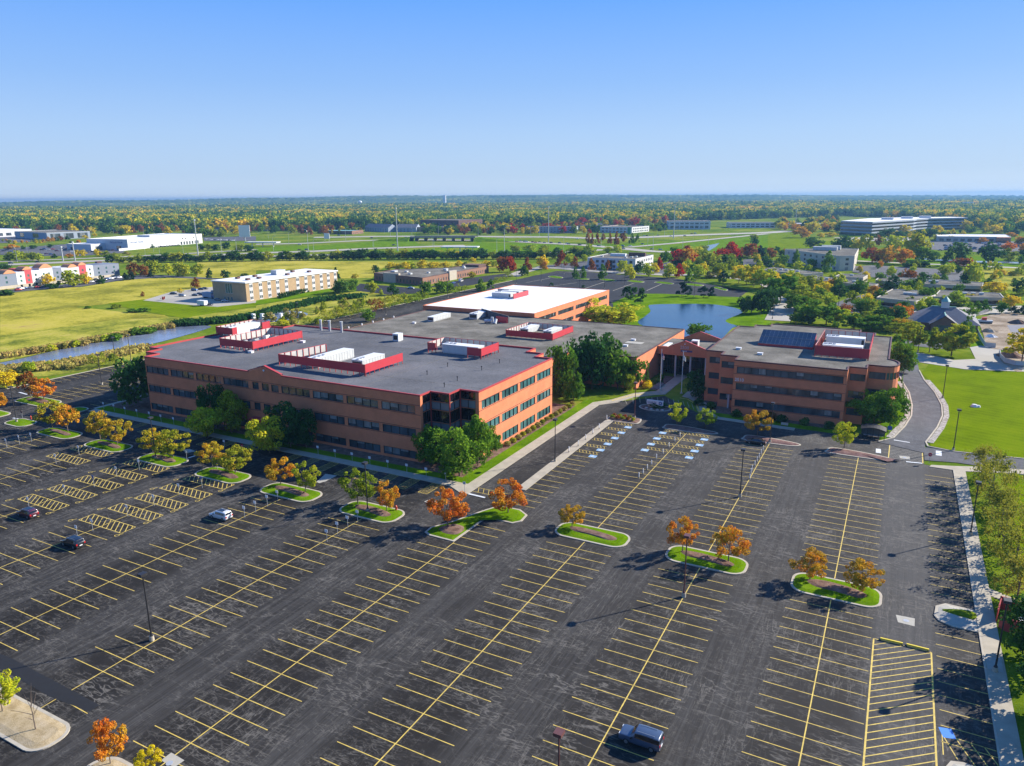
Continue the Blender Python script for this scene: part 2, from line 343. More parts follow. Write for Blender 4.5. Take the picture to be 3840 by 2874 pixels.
sheet('lawn', px('8 1325,0 1380,60 1480,170 1530,290 1530,380 1500,480 1395,600 1400,630 1600,670 2208,735')+px('4 2208,1600 1700,1590 1400,1520'), .10, 'lawn_striped')
sheet('lawn', rect(17.6, -10, 130, 183), .06, 'verge')
sheet('lawn', px('8 2030,880 2160,870 2208,960 2208,1656 2150,1656 2060,1100'), .09, 'lawn_striped')
sheet('lawn', px('8 1050,10 1110,20 1190,200 1210,280 1200,370 1100,520 1060,575 960,580 975,440 1060,300'), .09, 'lawn')
sheet('lawn', px('4 1170,1370 1500,1375 1750,1440 1790,1480 1760,1495 1500,1480 1200,1420'), .1, 'verge')
sheet('lawn', px('4 1720,1240 1820,1270 1870,1370 1740,1385'), .1, 'lawn')
sheet('pond_bank', smooth_poly(px('3 860,1060 900,990 1160,925 1960,955 2208,930 2208,1215 1900,1210 1450,1330 1100,1250 700,1170')), .09, 'lawn')
sheet('lawn', rect(-254.2, 256, -262, 480), .08, 'verge')
sheet('verge', px('1 0,1656 400,1640 1040,1545 1260,1490 1260,1380 900,1440 400,1570 0,1600'), .09, 'meadow_rough')
# water
sheet('pond', smooth_poly(px('3 1180,1040 1200,1022 1400,1015 1750,1020 1990,1075 1850,1150 1870,1180 1945,1205 1900,1225 1750,1340 1480,1300 1100,1190 1150,1120 1195,1080')), .13, 'pond_water')
sheet('channel_water', smooth_poly(px('1 -80,1545 200,1485 560,1400 1000,1310 1250,1250 1530,1213 1810,1205 1740,1245 1400,1340 1150,1395 900,1450 620,1500 400,1560 270,1582 120,1570 -60,1590')), .2, 'channel_water')
sheet('channel_water', smooth_poly(px('2 0,1100 200,1070 450,1100 250,1160 60,1165')), .2, 'channel_water')
sheet('drainage_pond', px('3 1610,545 1640,520 1790,488 1760,520 1700,556 1650,556'), .2, 'pond_water')
sheet('channel_water', px('4 1300,618 1700,640 2208,655 2208,668 1700,655 1300,628'), .2, 'channel_water')
sheet('park_grass', px('3 1500,760 2208,620 4 900,620 2208,690 2208,1030 1700,1060 1200,1080 1100,1400 0,1180 0,900 3 1900,900'), .05, 'verge')
# roads
def road(pts, w, z, m='road_concrete', name='road'):
    L, Rr_ = [], []
    for i, p in enumerate(pts):
        a = Vector(pts[max(0, i-1)][:2]); b = Vector(pts[min(len(pts)-1, i+1)][:2]); d = (b-a).normalized(); n = Vector((-d.y, d.x))*(w/2)
        L.append((p[0]+n.x, p[1]+n.y)); Rr_.append((p[0]-n.x, p[1]-n.y))
    m_ = MB(); vs = [(x, y, z) for x, y in L]+[(x, y, z) for x, y in Rr_]; k = len(L)
    m_.add(vs, [(i+k, i+k+1, i+1, i) for i in range(k-1)]); o = m_.build(name, m); o['kind'] = 'structure'; return o
road(px('1 -200,690 0,678 900,640 1500,610 2208,575 2 500,560 1000,535 1700,512 1800,510'), 24, .2, name='highway')
road(px('1 -200,655 0,650 900,615 1600,580 2208,545'), 13, .2, name='highway')
road(px('2 0,605 700,588 1300,590 1900,592 2208,582 3 350,575 650,555 800,545'), 18, .21, name='slip_road')
road(px('2 0,500 400,492 900,468 1360,458 1900,466 2208,474 3 300,490 600,505 900,530 1200,560 1500,572 1700,600 1750,640'), 21, .22, name='cross_road')
road(px('2 500,440 1000,432 1700,428 2208,436 3 400,436 700,448 1100,440 1500,422 2208,398 4 200,385'), 34, .2, name='highway')
road(px('3 1000,525 1400,490 2208,408'), 12, .24, name='slip_road')
road(px('3 0,778 100,735 250,700 500,712 900,745 1300,762 1700,768 2000,800 2208,845 4 140,920 180,970 130,1050 80,1160'), 12, .24, name='campus_road')
road(px('4 700,640 1200,665 1500,675 2208,705'), 10, .24, name='campus_road')
sheet('campus_road', px('4 1190,1425 1330,1440 1600,1500 1790,1490 1740,1390 1830,1375 2000,1390 2020,1480 2208,1560 2208,1600 1700,1580 1250,1510'), .15, 'road_concrete')
drv = [(0.5, 300), (2.2, 285), (3.1, 277.7), (4.6, 263.9), (6.5, 250.1), (7.3, 234.5), (7.1, 222.8), (5.6, 211.4), (3.0, 199), (-.5, 194), (9.6, 190), (10.2, 198.9), (13.1, 214.0), (14.7, 226.5), (14.9, 238.3), (13.6, 253.7), (10.9, 270.4), (9.6, 285), (9, 305)]
sheet('driveway', drv, .12, 'asphalt_old')
sheet('driveway', px('8 1340,640 1600,680 2208,745 2208,835 1900,815 1620,775 1350,755'), .125, 'asphalt_old')
# kerbs and cobbles along the driveway
def strip(name, pts, w, z, m, h=.13):
    mb = MB()
    for a, b in zip(pts[:-1], pts[1:]): mb.bar((a[0], a[1], z), (b[0], b[1], z), w, h)
    o = mb.build(name, m); o['kind'] = 'structure'; return o
kl = [(3.1, 277.7), (4.6, 263.9), (6.5, 250.1), (7.3, 234.5), (7.1, 222.8), (5.6, 211.4), (3.0, 199), (-.2, 194.2)]
kr = [(9.6, 285), (10.9, 270.4), (13.6, 253.7), (14.9, 238.3), (14.7, 226.5), (13.1, 214.0), (10.2, 198.9), (10.6, 195.6), (15.9, 194.2), (30, 195.7), (60, 199)]
strip('kerb', kl, .35, 0, 'kerb_concrete', .26); strip('kerb', kr, .35, 0, 'kerb_concrete', .26)
strip('cobbles', [(x-1.0, y) for x, y in kl[1:-1]], 1.3, 0, 'rock', .22); strip('cobbles', [(x+1.0, y) for x, y in kr[1:7]], 1.3, 0, 'rock', .22)
sheet('campus_car_park', px('4 0,640 100,640 90,720 0,740'), .13, 'asphalt_old')
sheet('campus_car_park', px('4 720,690 900,680 1690,725 1680,830 1480,815 930,790 730,740'), .13, 'asphalt_old')
sheet('campus_car_park', px('4 580,1010 700,960 960,900 1200,880 1380,930 980,930 960,1060 760,1100 640,1080'), .14, 'asphalt_old')
sheet('campus_car_park', px('4 1220,1080 1700,1040 2208,1030 2208,1090 1900,1100 1780,1120 1660,1120'), .14, 'road_concrete')
sheet('campus_car_park', px('4 1180,1330 1560,1360 1740,1390 1560,1410 1180,1370'), .15, 'asphalt_old')
sheet('campus_car_park', px('4 1340,470 1900,460 2208,480 2208,560 1900,570 1400,545'), .13, 'asphalt_old')
sheet('campus_car_park', px('4 560,440 1300,440 1300,470 700,470'), .13, 'road_concrete')
sheet('rear_lot', px('3 200,690 520,660 640,640 1050,740 640,740'), .13, 'asphalt_old'); sheet('rear_lot', px('3 1200,690 1400,640 1420,700 1300,760 1150,750'), .13, 'asphalt_old')
sheet('rear_lot', px('3 1950,690 2000,630 2208,620 2208,720 2000,720'), .13, 'asphalt_old')
sheet('inn_car_park', px('1 1235,985 1480,910 1900,860 1920,980 2208,985 2208,1005 1880,1040 1700,1030'), .18, 'road_concrete')
sheet('office_car_park', px('2 870,860 900,840 1450,885 1460,920 1150,935 860,900'), .18, 'asphalt_new')
sheet('office_car_park', px('2 1500,865 1850,790 2208,745 2208,775 1870,850 1640,880'), .18, 'asphalt_new')
sheet('hotel_car_park', px('1 0,930 0,895 250,880 700,830 1050,775 1400,765 1900,795 1900,805 1400,785 1050,810 700,865 250,900'), .18, 'asphalt_old')
sheet('dealer_car_park', px('1 0,590 0,540 680,490 1080,545 1060,575 680,600 350,600'), .18, 'asphalt_old')
sheet('dealer_car_park', px('1 1750,440 2208,430 2208,470 1760,470'), .18, 'asphalt_old'); sheet('dealer_car_park', px('1 0,420 210,430 420,470 0,490'), .18, 'asphalt_old')
sheet('building_site', smooth_poly(px('4 1850,1130 2208,1110 2208,1560 2050,1540 2000,1480 2040,1420 1900,1390 1860,1290')), .17, 'dirt')
sheet('excavation', px('4 2060,1200 2208,1195 2208,1275 2100,1265'), .19, 'shingle')
# pavements (raised), the turning circle and lawns by the buildings
slab('pavement', [(-206.5, 122), (-136, 121.7), (-79.8, 121.6), (-76.2, 119.6), (-74.2, 119.6), (-74.2, 140), (-74.3, 194), (-70.5, 199), (-68, 207), (-62.5, 213), (-60.3, 214.6), (-60.3, 239), (-55, 239), (-55, 214.6), (-52.8, 213.6), (-48.6, 208.5), (-45.6, 199.6), (-40.6, 195.6), (-20, 194.4), (-20, 196.6), (-40, 197.8), (-43, 201), (-46, 209.5), (-50.5, 215.5), (-52, 242), (-64, 242), (-64, 217.2), (-69.2, 212), (-73, 201.5), (-77, 196), (-77, 124.3), (-136, 124), (-206.5, 124.4)], .15, 'concrete')
slab('lawn', [(-205, 124.35), (-136, 124.05), (-77.1, 124.35), (-77.1, 145), (-77.1, 198), (-80, 198), (-80, 127), (-136, 126.5), (-205, 128)], .14, 'lawn')
slab('mulch_bed', [(-205, 128), (-136, 126.5), (-80, 127), (-80, 190), (-205, 190)], .13, 'mulch')
slab('lawn', [(-93, 190), (-77.1, 198), (-73.5, 202.5), (-69.8, 213), (-64.2, 218), (-64.2, 245), (-95, 245)], .12, 'verge')
slab('mulch_bed', [(-66.4, 218.5), (-64.2, 218), (-64.2, 238), (-67.5, 238)], .2, 'red_mulch')
slab('mulch_bed', [(-51.8, 217), (-50, 214.5), (-45.8, 209.5), (-43, 201.4), (-40, 198), (-20, 196.8), (-10, 196.4), (-10, 204), (-51.8, 240)], .13, 'mulch')
slab('lawn', [(-43, 201), (-40, 197.9), (-20, 196.7), (-6, 196.2), (-6, 199.5), (-41, 201.5)], .15, 'lawn')
slab('pavement', [(-66.6, 126.8), (-64.4, 126.8), (-64.4, 128), (-65, 182.2), (-67.2, 182.6)], .15, 'concrete')
slab('pavement', [(15.4, 20), (17.6, 20), (17.6, 180.5), (24.9, 183.1), (40, 187), (40, 189.5), (29, 187.4), (22, 185.8), (15.8, 183.2), (11, 181.6), (10.6, 180.2), (15.4, 180.2)], .15, 'concrete')
slab('kerb', rect(15.2, 20, 15.42, 180.2), .17, 'kerb_concrete')
slab('pavement', [(17.6, 122), (24, 119), (60, 108), (60, 109.5), (24, 121), (17.6, 124.5)], .12, 'concrete')
slab('kerb', rect(-254.6, 126, -254.15, 480), .16, 'kerb_concrete')
slab('pavement', [(-206.6, 122), (-205.2, 122), (-205.2, 190), (-206.6, 190)], .15, 'concrete')
# seal-coated trench, concrete aprons
sheet('asphalt_patch', px('a -40,740 100,795 800,1168 722,1222 400,1100 -40,850'), .055, 'patch_black')
for q in ('a 1290,1612 1375,1550 1480,1612 1400,1668', 'd 1025,443 1178,473 1176,536 1042,502', '6 1450,1110 1500,1088 1580,1112 1525,1135', '8 1132,712 1222,722 1225,748 1138,735', '6 520,940 600,870 700,885 600,935 545,950', '5 1560,660 1640,655 1690,675 1620,690'):
    sheet('concrete_apron', px(q), .052, 'patch_concrete')
sheet('concrete_apron', px('d 1745,780 1870,800 1890,915 1760,880'), .16, 'patch_concrete')
for q in ('a 1360,1635', 'd 1108,490', '6 1515,1112', '8 1178,730', '5 1640,672'):
    p = px(q)[0]; o = MB().tube((p[0], p[1], .03), (p[0], p[1], .065), .38, .38, 14).build('manhole_cover', 'galvanised'); o['kind'] = 'structure'
# ------------------------------------------------------------------ painted markings
mk = MB(); ZM = .047; LW = .115
def ln(x0, y0, x1, y1, w=LW, mb=None, z=ZM):
    d = Vector((x1-x0, y1-y0)); n = Vector((-d.y, d.x)).normalized()*w/2; mb = mb or mk
    mb.add([(x0+n.x, y0+n.y, z), (x0-n.x, y0-n.y, z), (x1-n.x, y1-n.y, z), (x1+n.x, y1+n.y, z)], [(0, 1, 2, 3)])
def row(xl, xr, ys, sp=None):
    for y in ys: ln(xl, y, xr, y)
    if sp: ln((xl+xr)/2, sp[0], (xl+xr)/2, sp[1], LW*1.25, z=ZM+.003)
def fr(a, b, s): return [a+s*i for i in range(int((b-a)/s+1e-6)+1)] if s > 0 else [a+s*i for i in range(int((a-b)/-s+1e-6)+1)]
row(-9.78, 1.95, fr(119.6, 179.6, 2.752), (117, 180)); row(-9.7, 2.0, fr(107.2, 25, -2.735), (110, 25))
row(-29.95, -18.05, fr(119.6, 180, 2.77), (117, 181)); row(-29.95, -17.9, fr(107.3, 25, -2.76), (110.8, 25))
row(-50.5, -38.35, fr(119.2, 158.6, 2.79), (116.8, 181)); row(-50.5, -38.35, fr(107.6, 25, -2.77), (110.8, 25))
row(-64.4, -58.7, fr(119.7, 152.5, 2.87)); row(-65.1, -59.0, fr(107.9, 99, -2.8)); row(-71.2, -58.9, fr(97, 39.5, -2.77), (99.9, 39))
row(-92.3, -80, fr(97.7, 45, -2.93), (100.2, 43.6)); row(-113.3, -100.9, fr(97.9, 45, -2.92), (100.5, 45))
row(-134.4, -121.6, fr(72.1, 30, -2.95), (102, 30)); row(-155.8, -142.8, fr(72.3, 30, -2.95), (102, 30))
row(-177.2, -164.2, fr(90.7, 30, -3.), (103, 30)); row(-198.6, -185.5, fr(99.7, 30, -2.95), (103, 30)); row(-220, -206.8, fr(99.5, 30, -2.95), (102, 30)); row(-241, -228, fr(99.5, 40, -2.95), (102, 40))
row(9.6, 15.2, fr(119.2, 176.5, 2.755)); row(9.85, 15.2, fr(107.2, 83.5, -2.96))
ln(-86.2, 39.6, -86.2, 42.6); ln(-92.4, 42.3, -80.2, 42.0, LW)
row(-253.4, -247.2, fr(131, 300, 2.93)); row(-236.3, -222, fr(128, 300, 2.93), (125, 300)); row(-211.8, -206.6, fr(127, 200, 2.93))
def hatch(x0, y0, x1, y1, n, dx, w=LW):
    for a in ((x0, y0, x1, y0), (x1, y0, x1, y1), (x1, y1, x0, y1), (x0, y1, x0, y0)): ln(*a, w)
    s = (x1-x0)/n; lo = x0+min(0, -dx)+s*.5; k = int((x1-x0+abs(dx))/s)
    for i in range(k):
        xa = (x0 if dx < 0 else x0-dx)+s*(i+.6); xb = xa+dx; A = (xa, y0); B = (xb, y1)   # bar clipped to the box
        f = lambda x: y0+(y1-y0)*(x-xa)/(xb-xa)
        pts = [A, B]
        for q in (0, 1):
            if pts[q][0] < x0: pts[q] = (x0, f(x0))
            if pts[q][0] > x1: pts[q] = (x1, f(x1))
        if abs(pts[0][1]-pts[1][1]) > .15 and all(y0-.01 <= u[1] <= y1+.01 for u in pts): ln(*pts[0], *pts[1], w, z=ZM+.003)
for xx, ys in (((-134.6, -121.8), (75, 80.9, 86.7, 92.6, 98.4)), ((-155.8, -143), (75.4, 81.4, 87.3, 93.1, 98.7)), ((-177, -164.2), (93.5, 99.3))):
    for y in ys: hatch(xx[0], y, xx[1], y+2.95, 10, -2.9, .15)
for y in (101.5, 101.7): pass
x0, x1 = 2.3, 9.25
ln(x0, 25, x0, 101.8, .2); ln(x1, 25, x1, 101.8, .2); ln(x0, 101.8, x1, 101.8, .14)
for i in range(60):
    y = 24+i*1.36; b = y+5.6
    if b > 101.7:
        k = (101.7-y)/5.6
        if k > 0.05: ln(x0, y, x0+(x1-x0)*k, 101.7, .13, z=ZM+.003)
    else: ln(x0, y, x1, b, .13, z=ZM+.003)
for a in ((9.95, 81.3, 9.95, 84.9), (9.95, 84.9, 15.15, 84.6), (9.95, 84.9, 11.3, 81.2), (11.3, 84.8, 12.9, 81), (12.7, 84.75, 14.4, 80.8), (14, 84.7, 15.1, 82.2)): ln(*a)
def zig(x0, x1, y, h=1.55, n=6):
    ln(x0, y, x1, y); ln(x0, y+h, x1, y+h)
    for i in range(n):
        a = x0+(x1-x0)*(i+.1)/n; b = x0+(x1-x0)*(i+.95)/n
        ln(a, y+h, b, y, .11, z=ZM+.003)
for y in (163.4, 168.4, 173.6, 178.8): zig(-50.3, -44.6, y); zig(-44.1, -38.5, y)
for y in (154., 158.9, 163.9, 169., 174., 179.2): zig(-64.4, -59, y)
zig(-74, -66.6, 121.5, 2.2, 6)
for i, x in enumerate(fr(-203, -139, 5.7)+fr(-124, -83, 5.7)):
    hatch(x, 115.9, x+2.3, 121.5, 4, 2., .09)
ln(x0, 182.3, x0+.1, 196.5, .22); ln(x1+.1, 182.3, x1+.1, 196.5, .22)
for a, b in ((-134.6, -121.8), (-155.8, -143)):
    for y in (74, 79.9, 85.8, 91.6, 97.4):
        for x in (a-.6, b+.6):
            for k in range(7): ln(x-.5+.42*math.cos(k*.9), y+.1+.42*math.sin(k*.9), x-.5+.42*math.cos(k*.9+.9), y+.1+.42*math.sin(k*.9+.9), .12)
            ln(x-.4, y+.5, x-.1, y+1.1, .14)
# yellow kerb line and ribs round the turning circle
arc = [(-72.5, 200.2), (-69.2, 209), (-66, 212), (-62.6, 212.6)]
for a, b in zip(arc[:-1], arc[1:]): ln(*a, *b, .45, z=.155)
arc = [(-55.2, 212.4), (-52.6, 212), (-48.9, 207.6), (-46.6, 201.6), (-46, 199.6)]
for a, b in zip(arc[:-1], arc[1:]): ln(*a, *b, .45, z=.155)
mk.build('parking_markings', 'yellow_paint', kind='structure')
pm = MB()
for i in range(12):
    y = 183+i*1.15; ln(2.5, y, 9.2, y+.0, .1, pm)
for i in range(15):
    x = -69.5+i*1.6; d = abs(x+58.2); h = math.sqrt(max(0, 12.2**2-d*d)); ln(x, 199+h*.96, x+2.0, 199+h*.96-5.5 if h > 5 else 199.5, .12, pm)
pm.build('crossing_ribs', 'patch_concrete', kind='structure')
wp = MB()
for q in ('8 1085,580 1222,602', '8 1190,768 1330,782', '6 1835,1045 1975,1078', '5 1625,735 1725,705', 'v 330,565 470,605', 'v 225,1010 355,1035'):
    a, b = px(q); ln(a[0], a[1], b[0], b[1], .55, wp, .135)
a, b = px('8 1472,675 1472,715'); ln(a[0], a[1], b[0], b[1], 1.2, wp, .135)
a, b = px('8 952,655 952,690'); ln(a[0], a[1], b[0], b[1], 1.1, wp, .06)
wp.build('stop_lines', 'white_paint', kind='structure')
bp = MB()
for x, ys in ((-50, (162.4, 167.3, 172.2, 177.3)), (-39.1, (162, 167.1, 172, 176.8)), (-59.6, (152.6, 157.6, 162.6, 167.7, 172.6, 177.8))):
    for y in ys: ln(x-.9, y, x+.9, y, 1.6, wp if False else bp, .049)
bp.build('disabled_bay_markings', 'blue_paint', kind='structure')
bq = MB(); a, b = px('d 1385,1385 1490,1400'); ln(a[0], a[1], b[0], b[1], 1.7, bq, .049); bq.build('disabled_bay_markings', 'bay_blue', kind='structure')
wm = MB()
for x, ys in ((-50, (162.4, 167.3, 172.2, 177.3)), (-39.1, (162, 167.1, 172, 176.8)), (-59.6, (152.6, 157.6, 162.6, 167.7, 172.6, 177.8))):
    for y in ys:
        ln(x-.35, y-.35, x+.3, y-.35, .22, wm, .053); ln(x-.3, y-.3, x-.1, y+.3, .2, wm, .053); ln(x-.1, y+.1, x+.4, y+.1, .16, wm, .053); ln(x-.1, y+.45, x+.1, y+.45, .22, wm, .053)
wm.build('disabled_bay_symbols', 'white_paint', kind='structure')
for j, (a, b) in enumerate((('d 900,642', 'd 1080,684'), ('d 1110,690', 'd 1290,735'))):
    p, q = px(a)[0], px(b)[0]
    o = thing('wheel_barrier', ('left' if j == 0 else 'right')+' of two bright yellow low barriers across the head of the hatched lane', 'barrier', (p[0], p[1], 0), 'yellow low barriers')
    MB().bar((p[0], p[1], .14), (q[0], q[1], .14), .22, .22).build('rail', 'bright_yellow', o)
    for u in (p, q): MB().box(u[0]-.1, u[1]-.3, .05, u[0]+.1, u[1]+.3, .14).build('foot', 'black_metal', o)
# ------------------------------------------------------------------ kerbed islands
isl = []
def island(poly, label, bed=None, top='lawn', bedm='mulch', bare=False):
    if area(poly) < 0: poly = poly[::-1]
    cx = sum(p[0] for p in poly)/len(poly); cy = sum(p[1] for p in poly)/len(poly)
    t = thing('parking_island', label, 'traffic island', (cx, cy, 0), 'kerbed islands in the car park')
    inn = inset(poly, .38); n = len(poly); mb = MB()
    mb.prism(poly, .0, .17, top=False)
    mb.add([(p[0], p[1], .17) for p in poly]+[(p[0], p[1], .17) for p in inn], [(i, (i+1) % n, n+(i+1) % n, n+i) for i in range(n)])
    mb.build('kerb', 'kerb_concrete', t)
    zc = .32; in2 = inset(inn, .8); k = len(inn)
    mb = MB().add([(p[0], p[1], .165) for p in inn]+[(p[0], p[1], zc) for p in in2]+[(cx, cy, zc+.08)], [(i, (i+1) % k, k+(i+1) % k, k+i) for i in range(k)]+[(k+i, k+(i+1) % k, 2*k) for i in range(k)])
    mb.build('turf' if top == 'lawn' else 'bed', M and top, t)
    if bed:
        b = smooth_poly(bed, 4)
        if area(b) < 0: b = b[::-1]
        bx = sum(p[0] for p in b)/len(b); by = sum(p[1] for p in b)/len(b); k = len(b)
        MB().add([(p[0], p[1], zc-.02) for p in b]+[(bx+(p[0]-bx)*.7, by+(p[1]-by)*.7, zc+.2) for p in b]+[(bx, by, zc+.22)], [(i, (i+1) % k, k+(i+1) % k, k+i) for i in range(k)]+[(k+i, k+(i+1) % k, 2*k) for i in range(k)]).build('mulch_bed', bedm, t)
    return t
def isl_rect(x0, y0, x1, y1, label, **kw):
    r = min(2.4, (y1-y0)/2-.3)
    return island(rrect(x0, y0, x1, y1, r), label, bed=kw.pop('bed', [(x0+2, (y0+y1)/2+.8), (x0+4.5, y1-1.6), (x1-4, y1-2.1), (x1-1.9, (y0+y1)/2), (x1-3, y0+1.8), ((x0+x1)/2, y0+2.2), (x0+3.4, y0+2.4)]), **kw)
L0 = 'kerbed grass island with two orange-yellow trees, '
isl_rect(-199, 102.8, -184.7, 108.6, L0+'leftmost of the row')
isl_rect(-177.6, 102.2, -163.5, 108.1, L0+'second from the left in the row')
isl_rect(-156, 101.5, -142.7, 107.8, L0+'third from the left in the row')
isl_rect(-135.5, 101, -121.6, 107.2, L0+'fourth from the left in the row')
isl_rect(-115, 100.6, -100.6, 106.8, 'kerbed grass island with two thin-crowned trees and signs at its near kerb')
isl_rect(-93.2, 100.4, -79.7, 106.9, 'kerbed grass island with a tall lamp post and a red hydrant at its right end')
isl_rect(-237.6, 118.2, -221.4, 125.2, 'kerbed grass island with two rust-coloured trees at the far left lot', )
isl_rect(-215.6, 103.6, -206.2, 109.2, 'small kerbed grass island with a lamp post and a red hydrant, no tree', bed=None)
isl_rect(-238, 103.8, -222, 110.8, 'kerbed grass island cut by the left edge of the picture')
isl_rect(-212.4, 117.8, -206.2, 124, 'small shaded grass island at the left end of the pavement', bed=None)
isl_rect(-51.2, 110.8, -37.4, 117, 'long kerbed island with a single orange tree at its left end')
isl_rect(-30.4, 110.7, -16.9, 117, 'long kerbed island with two orange trees and a lamp post behind it')
isl_rect(-10, 109.9, 3, 116.7, 'long kerbed island with two orange trees nearest the right lane')
island([(-72, 100.8), (-70.6, 100.1), (-65.2, 100), (-64.9, 111.5), (-59.4, 111.4), (-58.2, 113), (-58.5, 116), (-60.8, 117.6), (-65.5, 117.6), (-67.2, 114), (-70, 107), (-72.2, 103)], 'L-shaped kerbed grass island at the corner below the pavement',
       bed=[(-70.4, 103), (-69, 105.8), (-66.2, 105.6), (-66, 102.4), (-68.2, 101.7)])
island(smooth_poly([(-67.3, 182.4), (-66.4, 186.2), (-60, 187), (-58.4, 185.6), (-58.2, 182), (-60, 181.2), (-66, 181.2)], 4), 'mulched island with low brown shrubs at the end of the white-post walkway', top='mulch')
island(smooth_poly([(-51.3, 182.6), (-50.8, 185), (-46, 185.3), (-38, 183.9), (-37.5, 182.2), (-41, 180.9), (-50.5, 181)], 4), 'long mulched island with two small lime-green trees', top='red_mulch')
island(smooth_poly([(-30.7, 182.6), (-30, 185.2), (-25, 185.4), (-17.9, 184), (-17.2, 182.3), (-20, 180.9), (-30, 181)], 4), 'mulched island with a bright orange tree beside the black saloon', top='red_mulch')
island(smooth_poly([(-11, 182), (-9.8, 184.5), (-4, 184.2), (2.2, 182.6), (2.6, 180.8), (1.6, 179.9), (-10.2, 180)], 4), 'long mulched island with a yellow-green tree before the shelter', top='red_mulch')
island([(9.8, 112), (10.1, 115), (11.4, 116.4), (15.15, 116.2), (15.15, 109.9), (12.1, 109.9), (10.4, 110.7)], 'half-round island jutting from the right-hand pavement near the red bin store', top='patch_concrete', bed=[(11, 114.2), (14.8, 115.4), (14.9, 113.2), (12, 113)], bedm='verge')
island([(9.9, 76), (9.95, 79), (10.6, 80.5), (11.8, 80.9), (15.15, 80.4), (15.15, 74), (10.4, 74)], 'pale paved island nose at the lower right corner of the picture', top='patch_concrete')
island(rrect(-101.5, 34.9, -78.6, 39.9, 2.2), 'gravel island with white kerb and a bare sapling at the bottom left', top='gravel')
island(rrect(-72.1, 30, -58.8, 39.2, 2.4), 'gravel island cut by the bottom edge under the sparse orange tree', top='gravel')
for i, q in enumerate(('3 310,780 360,772 440,785 400,795', '3 525,795 560,787 665,798 630,806', '3 755,804 800,797 900,810 860,820', '3 990,818 1030,810 1140,822 1100,832', '3 1230,830 1270,822 1395,835 1355,845', '3 1470,845 1530,838 1655,852 1600,862', '3 1730,872 1780,868 1860,890 1830,900')):
    pp = smooth_poly(px(q), 4); island(pp, f'long grass island in the rear car park, {ordn(i, 7)}')
rm = MB()
for q in ('3 330,862 560,830', '3 600,890 815,818', '3 870,900 1050,835', '3 1160,900 1290,842', '3 120,830 330,790'): a, b = px(q); ln(a[0], a[1], b[0], b[1], .5, rm, .06)
rm.build('rear_markings', 'concrete', kind='structure')
island([(-58.7+4.7*math.cos(2*math.pi*i/28), 198.8+3.4*math.sin(2*math.pi*i/28)) for i in range(28)], 'round planted island holding the low white name sign', top='mulch')
# ------------------------------------------------------------------ walls with real window openings
def facade(mb, p0, p1, z0, z1, ops, dep=.22, mi=0):
    """outside lies right of p0->p1; openings (s0,s1,za,zb) become recessed holes"""
    a = Vector((p0[0], p0[1], 0)); d = Vector((p1[0]-p0[0], p1[1]-p0[1], 0)); L = d.length; d.normalize(); nrm = Vector((d.y, -d.x, 0))
    P = lambda s, z, k=0.: tuple(a+d*s-nrm*k+Vector((0, 0, z)))
    xs = sorted({0., L, *[o[0] for o in ops], *[o[1] for o in ops]}); zs = sorted({z0, z1, *[o[2] for o in ops], *[o[3] for o in ops]})
    for i in range(len(xs)-1):
        for j in range(len(zs)-1):
            cx, cz = (xs[i]+xs[i+1])/2, (zs[j]+zs[j+1])/2
            if any(o[0] < cx < o[1] and o[2] < cz < o[3] for o in ops): continue
            mb.quad(P(xs[i], zs[j]), P(xs[i+1], zs[j]), P(xs[i+1], zs[j+1]), P(xs[i], zs[j+1]), mi)
    for s0, s1, za, zb in ops:
        mb.quad(P(s0, za), P(s1, za), P(s1, za, dep), P(s0, za, dep), mi); mb.quad(P(s0, zb, dep), P(s1, zb, dep), P(s1, zb), P(s0, zb), mi)
        mb.quad(P(s0, za), P(s0, za, dep), P(s0, zb, dep), P(s0, zb), mi); mb.quad(P(s1, za, dep), P(s1, za), P(s1, zb), P(s1, zb, dep), mi)
def window(par, p0, p1, op, panes, gm='glass', fm='black_metal', dep=.2, name='window', fr_=True, fw=.09):
    a = Vector((p0[0], p0[1], 0)); d = Vector((p1[0]-p0[0], p1[1]-p0[1], 0)).normalized(); nrm = Vector((d.y, -d.x, 0))
    s0, s1, za, zb = op; P = lambda s, z, k: tuple(a+d*s-nrm*k+Vector((0, 0, z)))
    g = MB(); w = (s1-s0)/panes
    for i in range(panes):
        x0, x1 = s0+i*w, s0+(i+1)*w; t = rng.uniform(-.012, .012); blind = rng.random() < .22
        g.quad(P(x0, za, dep+t), P(x1, za, dep-t), P(x1, zb, dep-t), P(x0, zb, dep+t), 0)
        if blind and gm == 'glass':
            zz = zb-(zb-za)*rng.uniform(.3, .95); g.quad(P(x0+.05, zz, dep-.03), P(x1-.05, zz, dep-.03), P(x1-.05, zb, dep-.03), P(x0+.05, zb, dep-.03), 1)
    go = g.build(name, [gm, 'blinds'], par)
    if fr_:
        f = MB()
        for i in range(panes+1):
            x = min(max(s0+i*w, s0+fw/2), s1-fw/2); q = [P(x-fw/2, za, .03), P(x+fw/2, za, .03), P(x+fw/2, za, dep-.02), P(x-fw/2, za, dep-.02)]
            f.add([*q, *[(u[0], u[1], zb) for u in q]], [(0, 1, 5, 4), (1, 2, 6, 5), (3, 0, 4, 7)])
        for z in (za, zb-fw):
            f.quad(P(s0, z, .04), P(s1, z, .04), P(s1, z+fw, .04), P(s0, z+fw, .04)); f.quad(P(s0, z+fw, .04), P(s1, z+fw, .04), P(s1, z+fw, dep), P(s0, z+fw, dep))
        f.build('frame', fm, go)
    return go
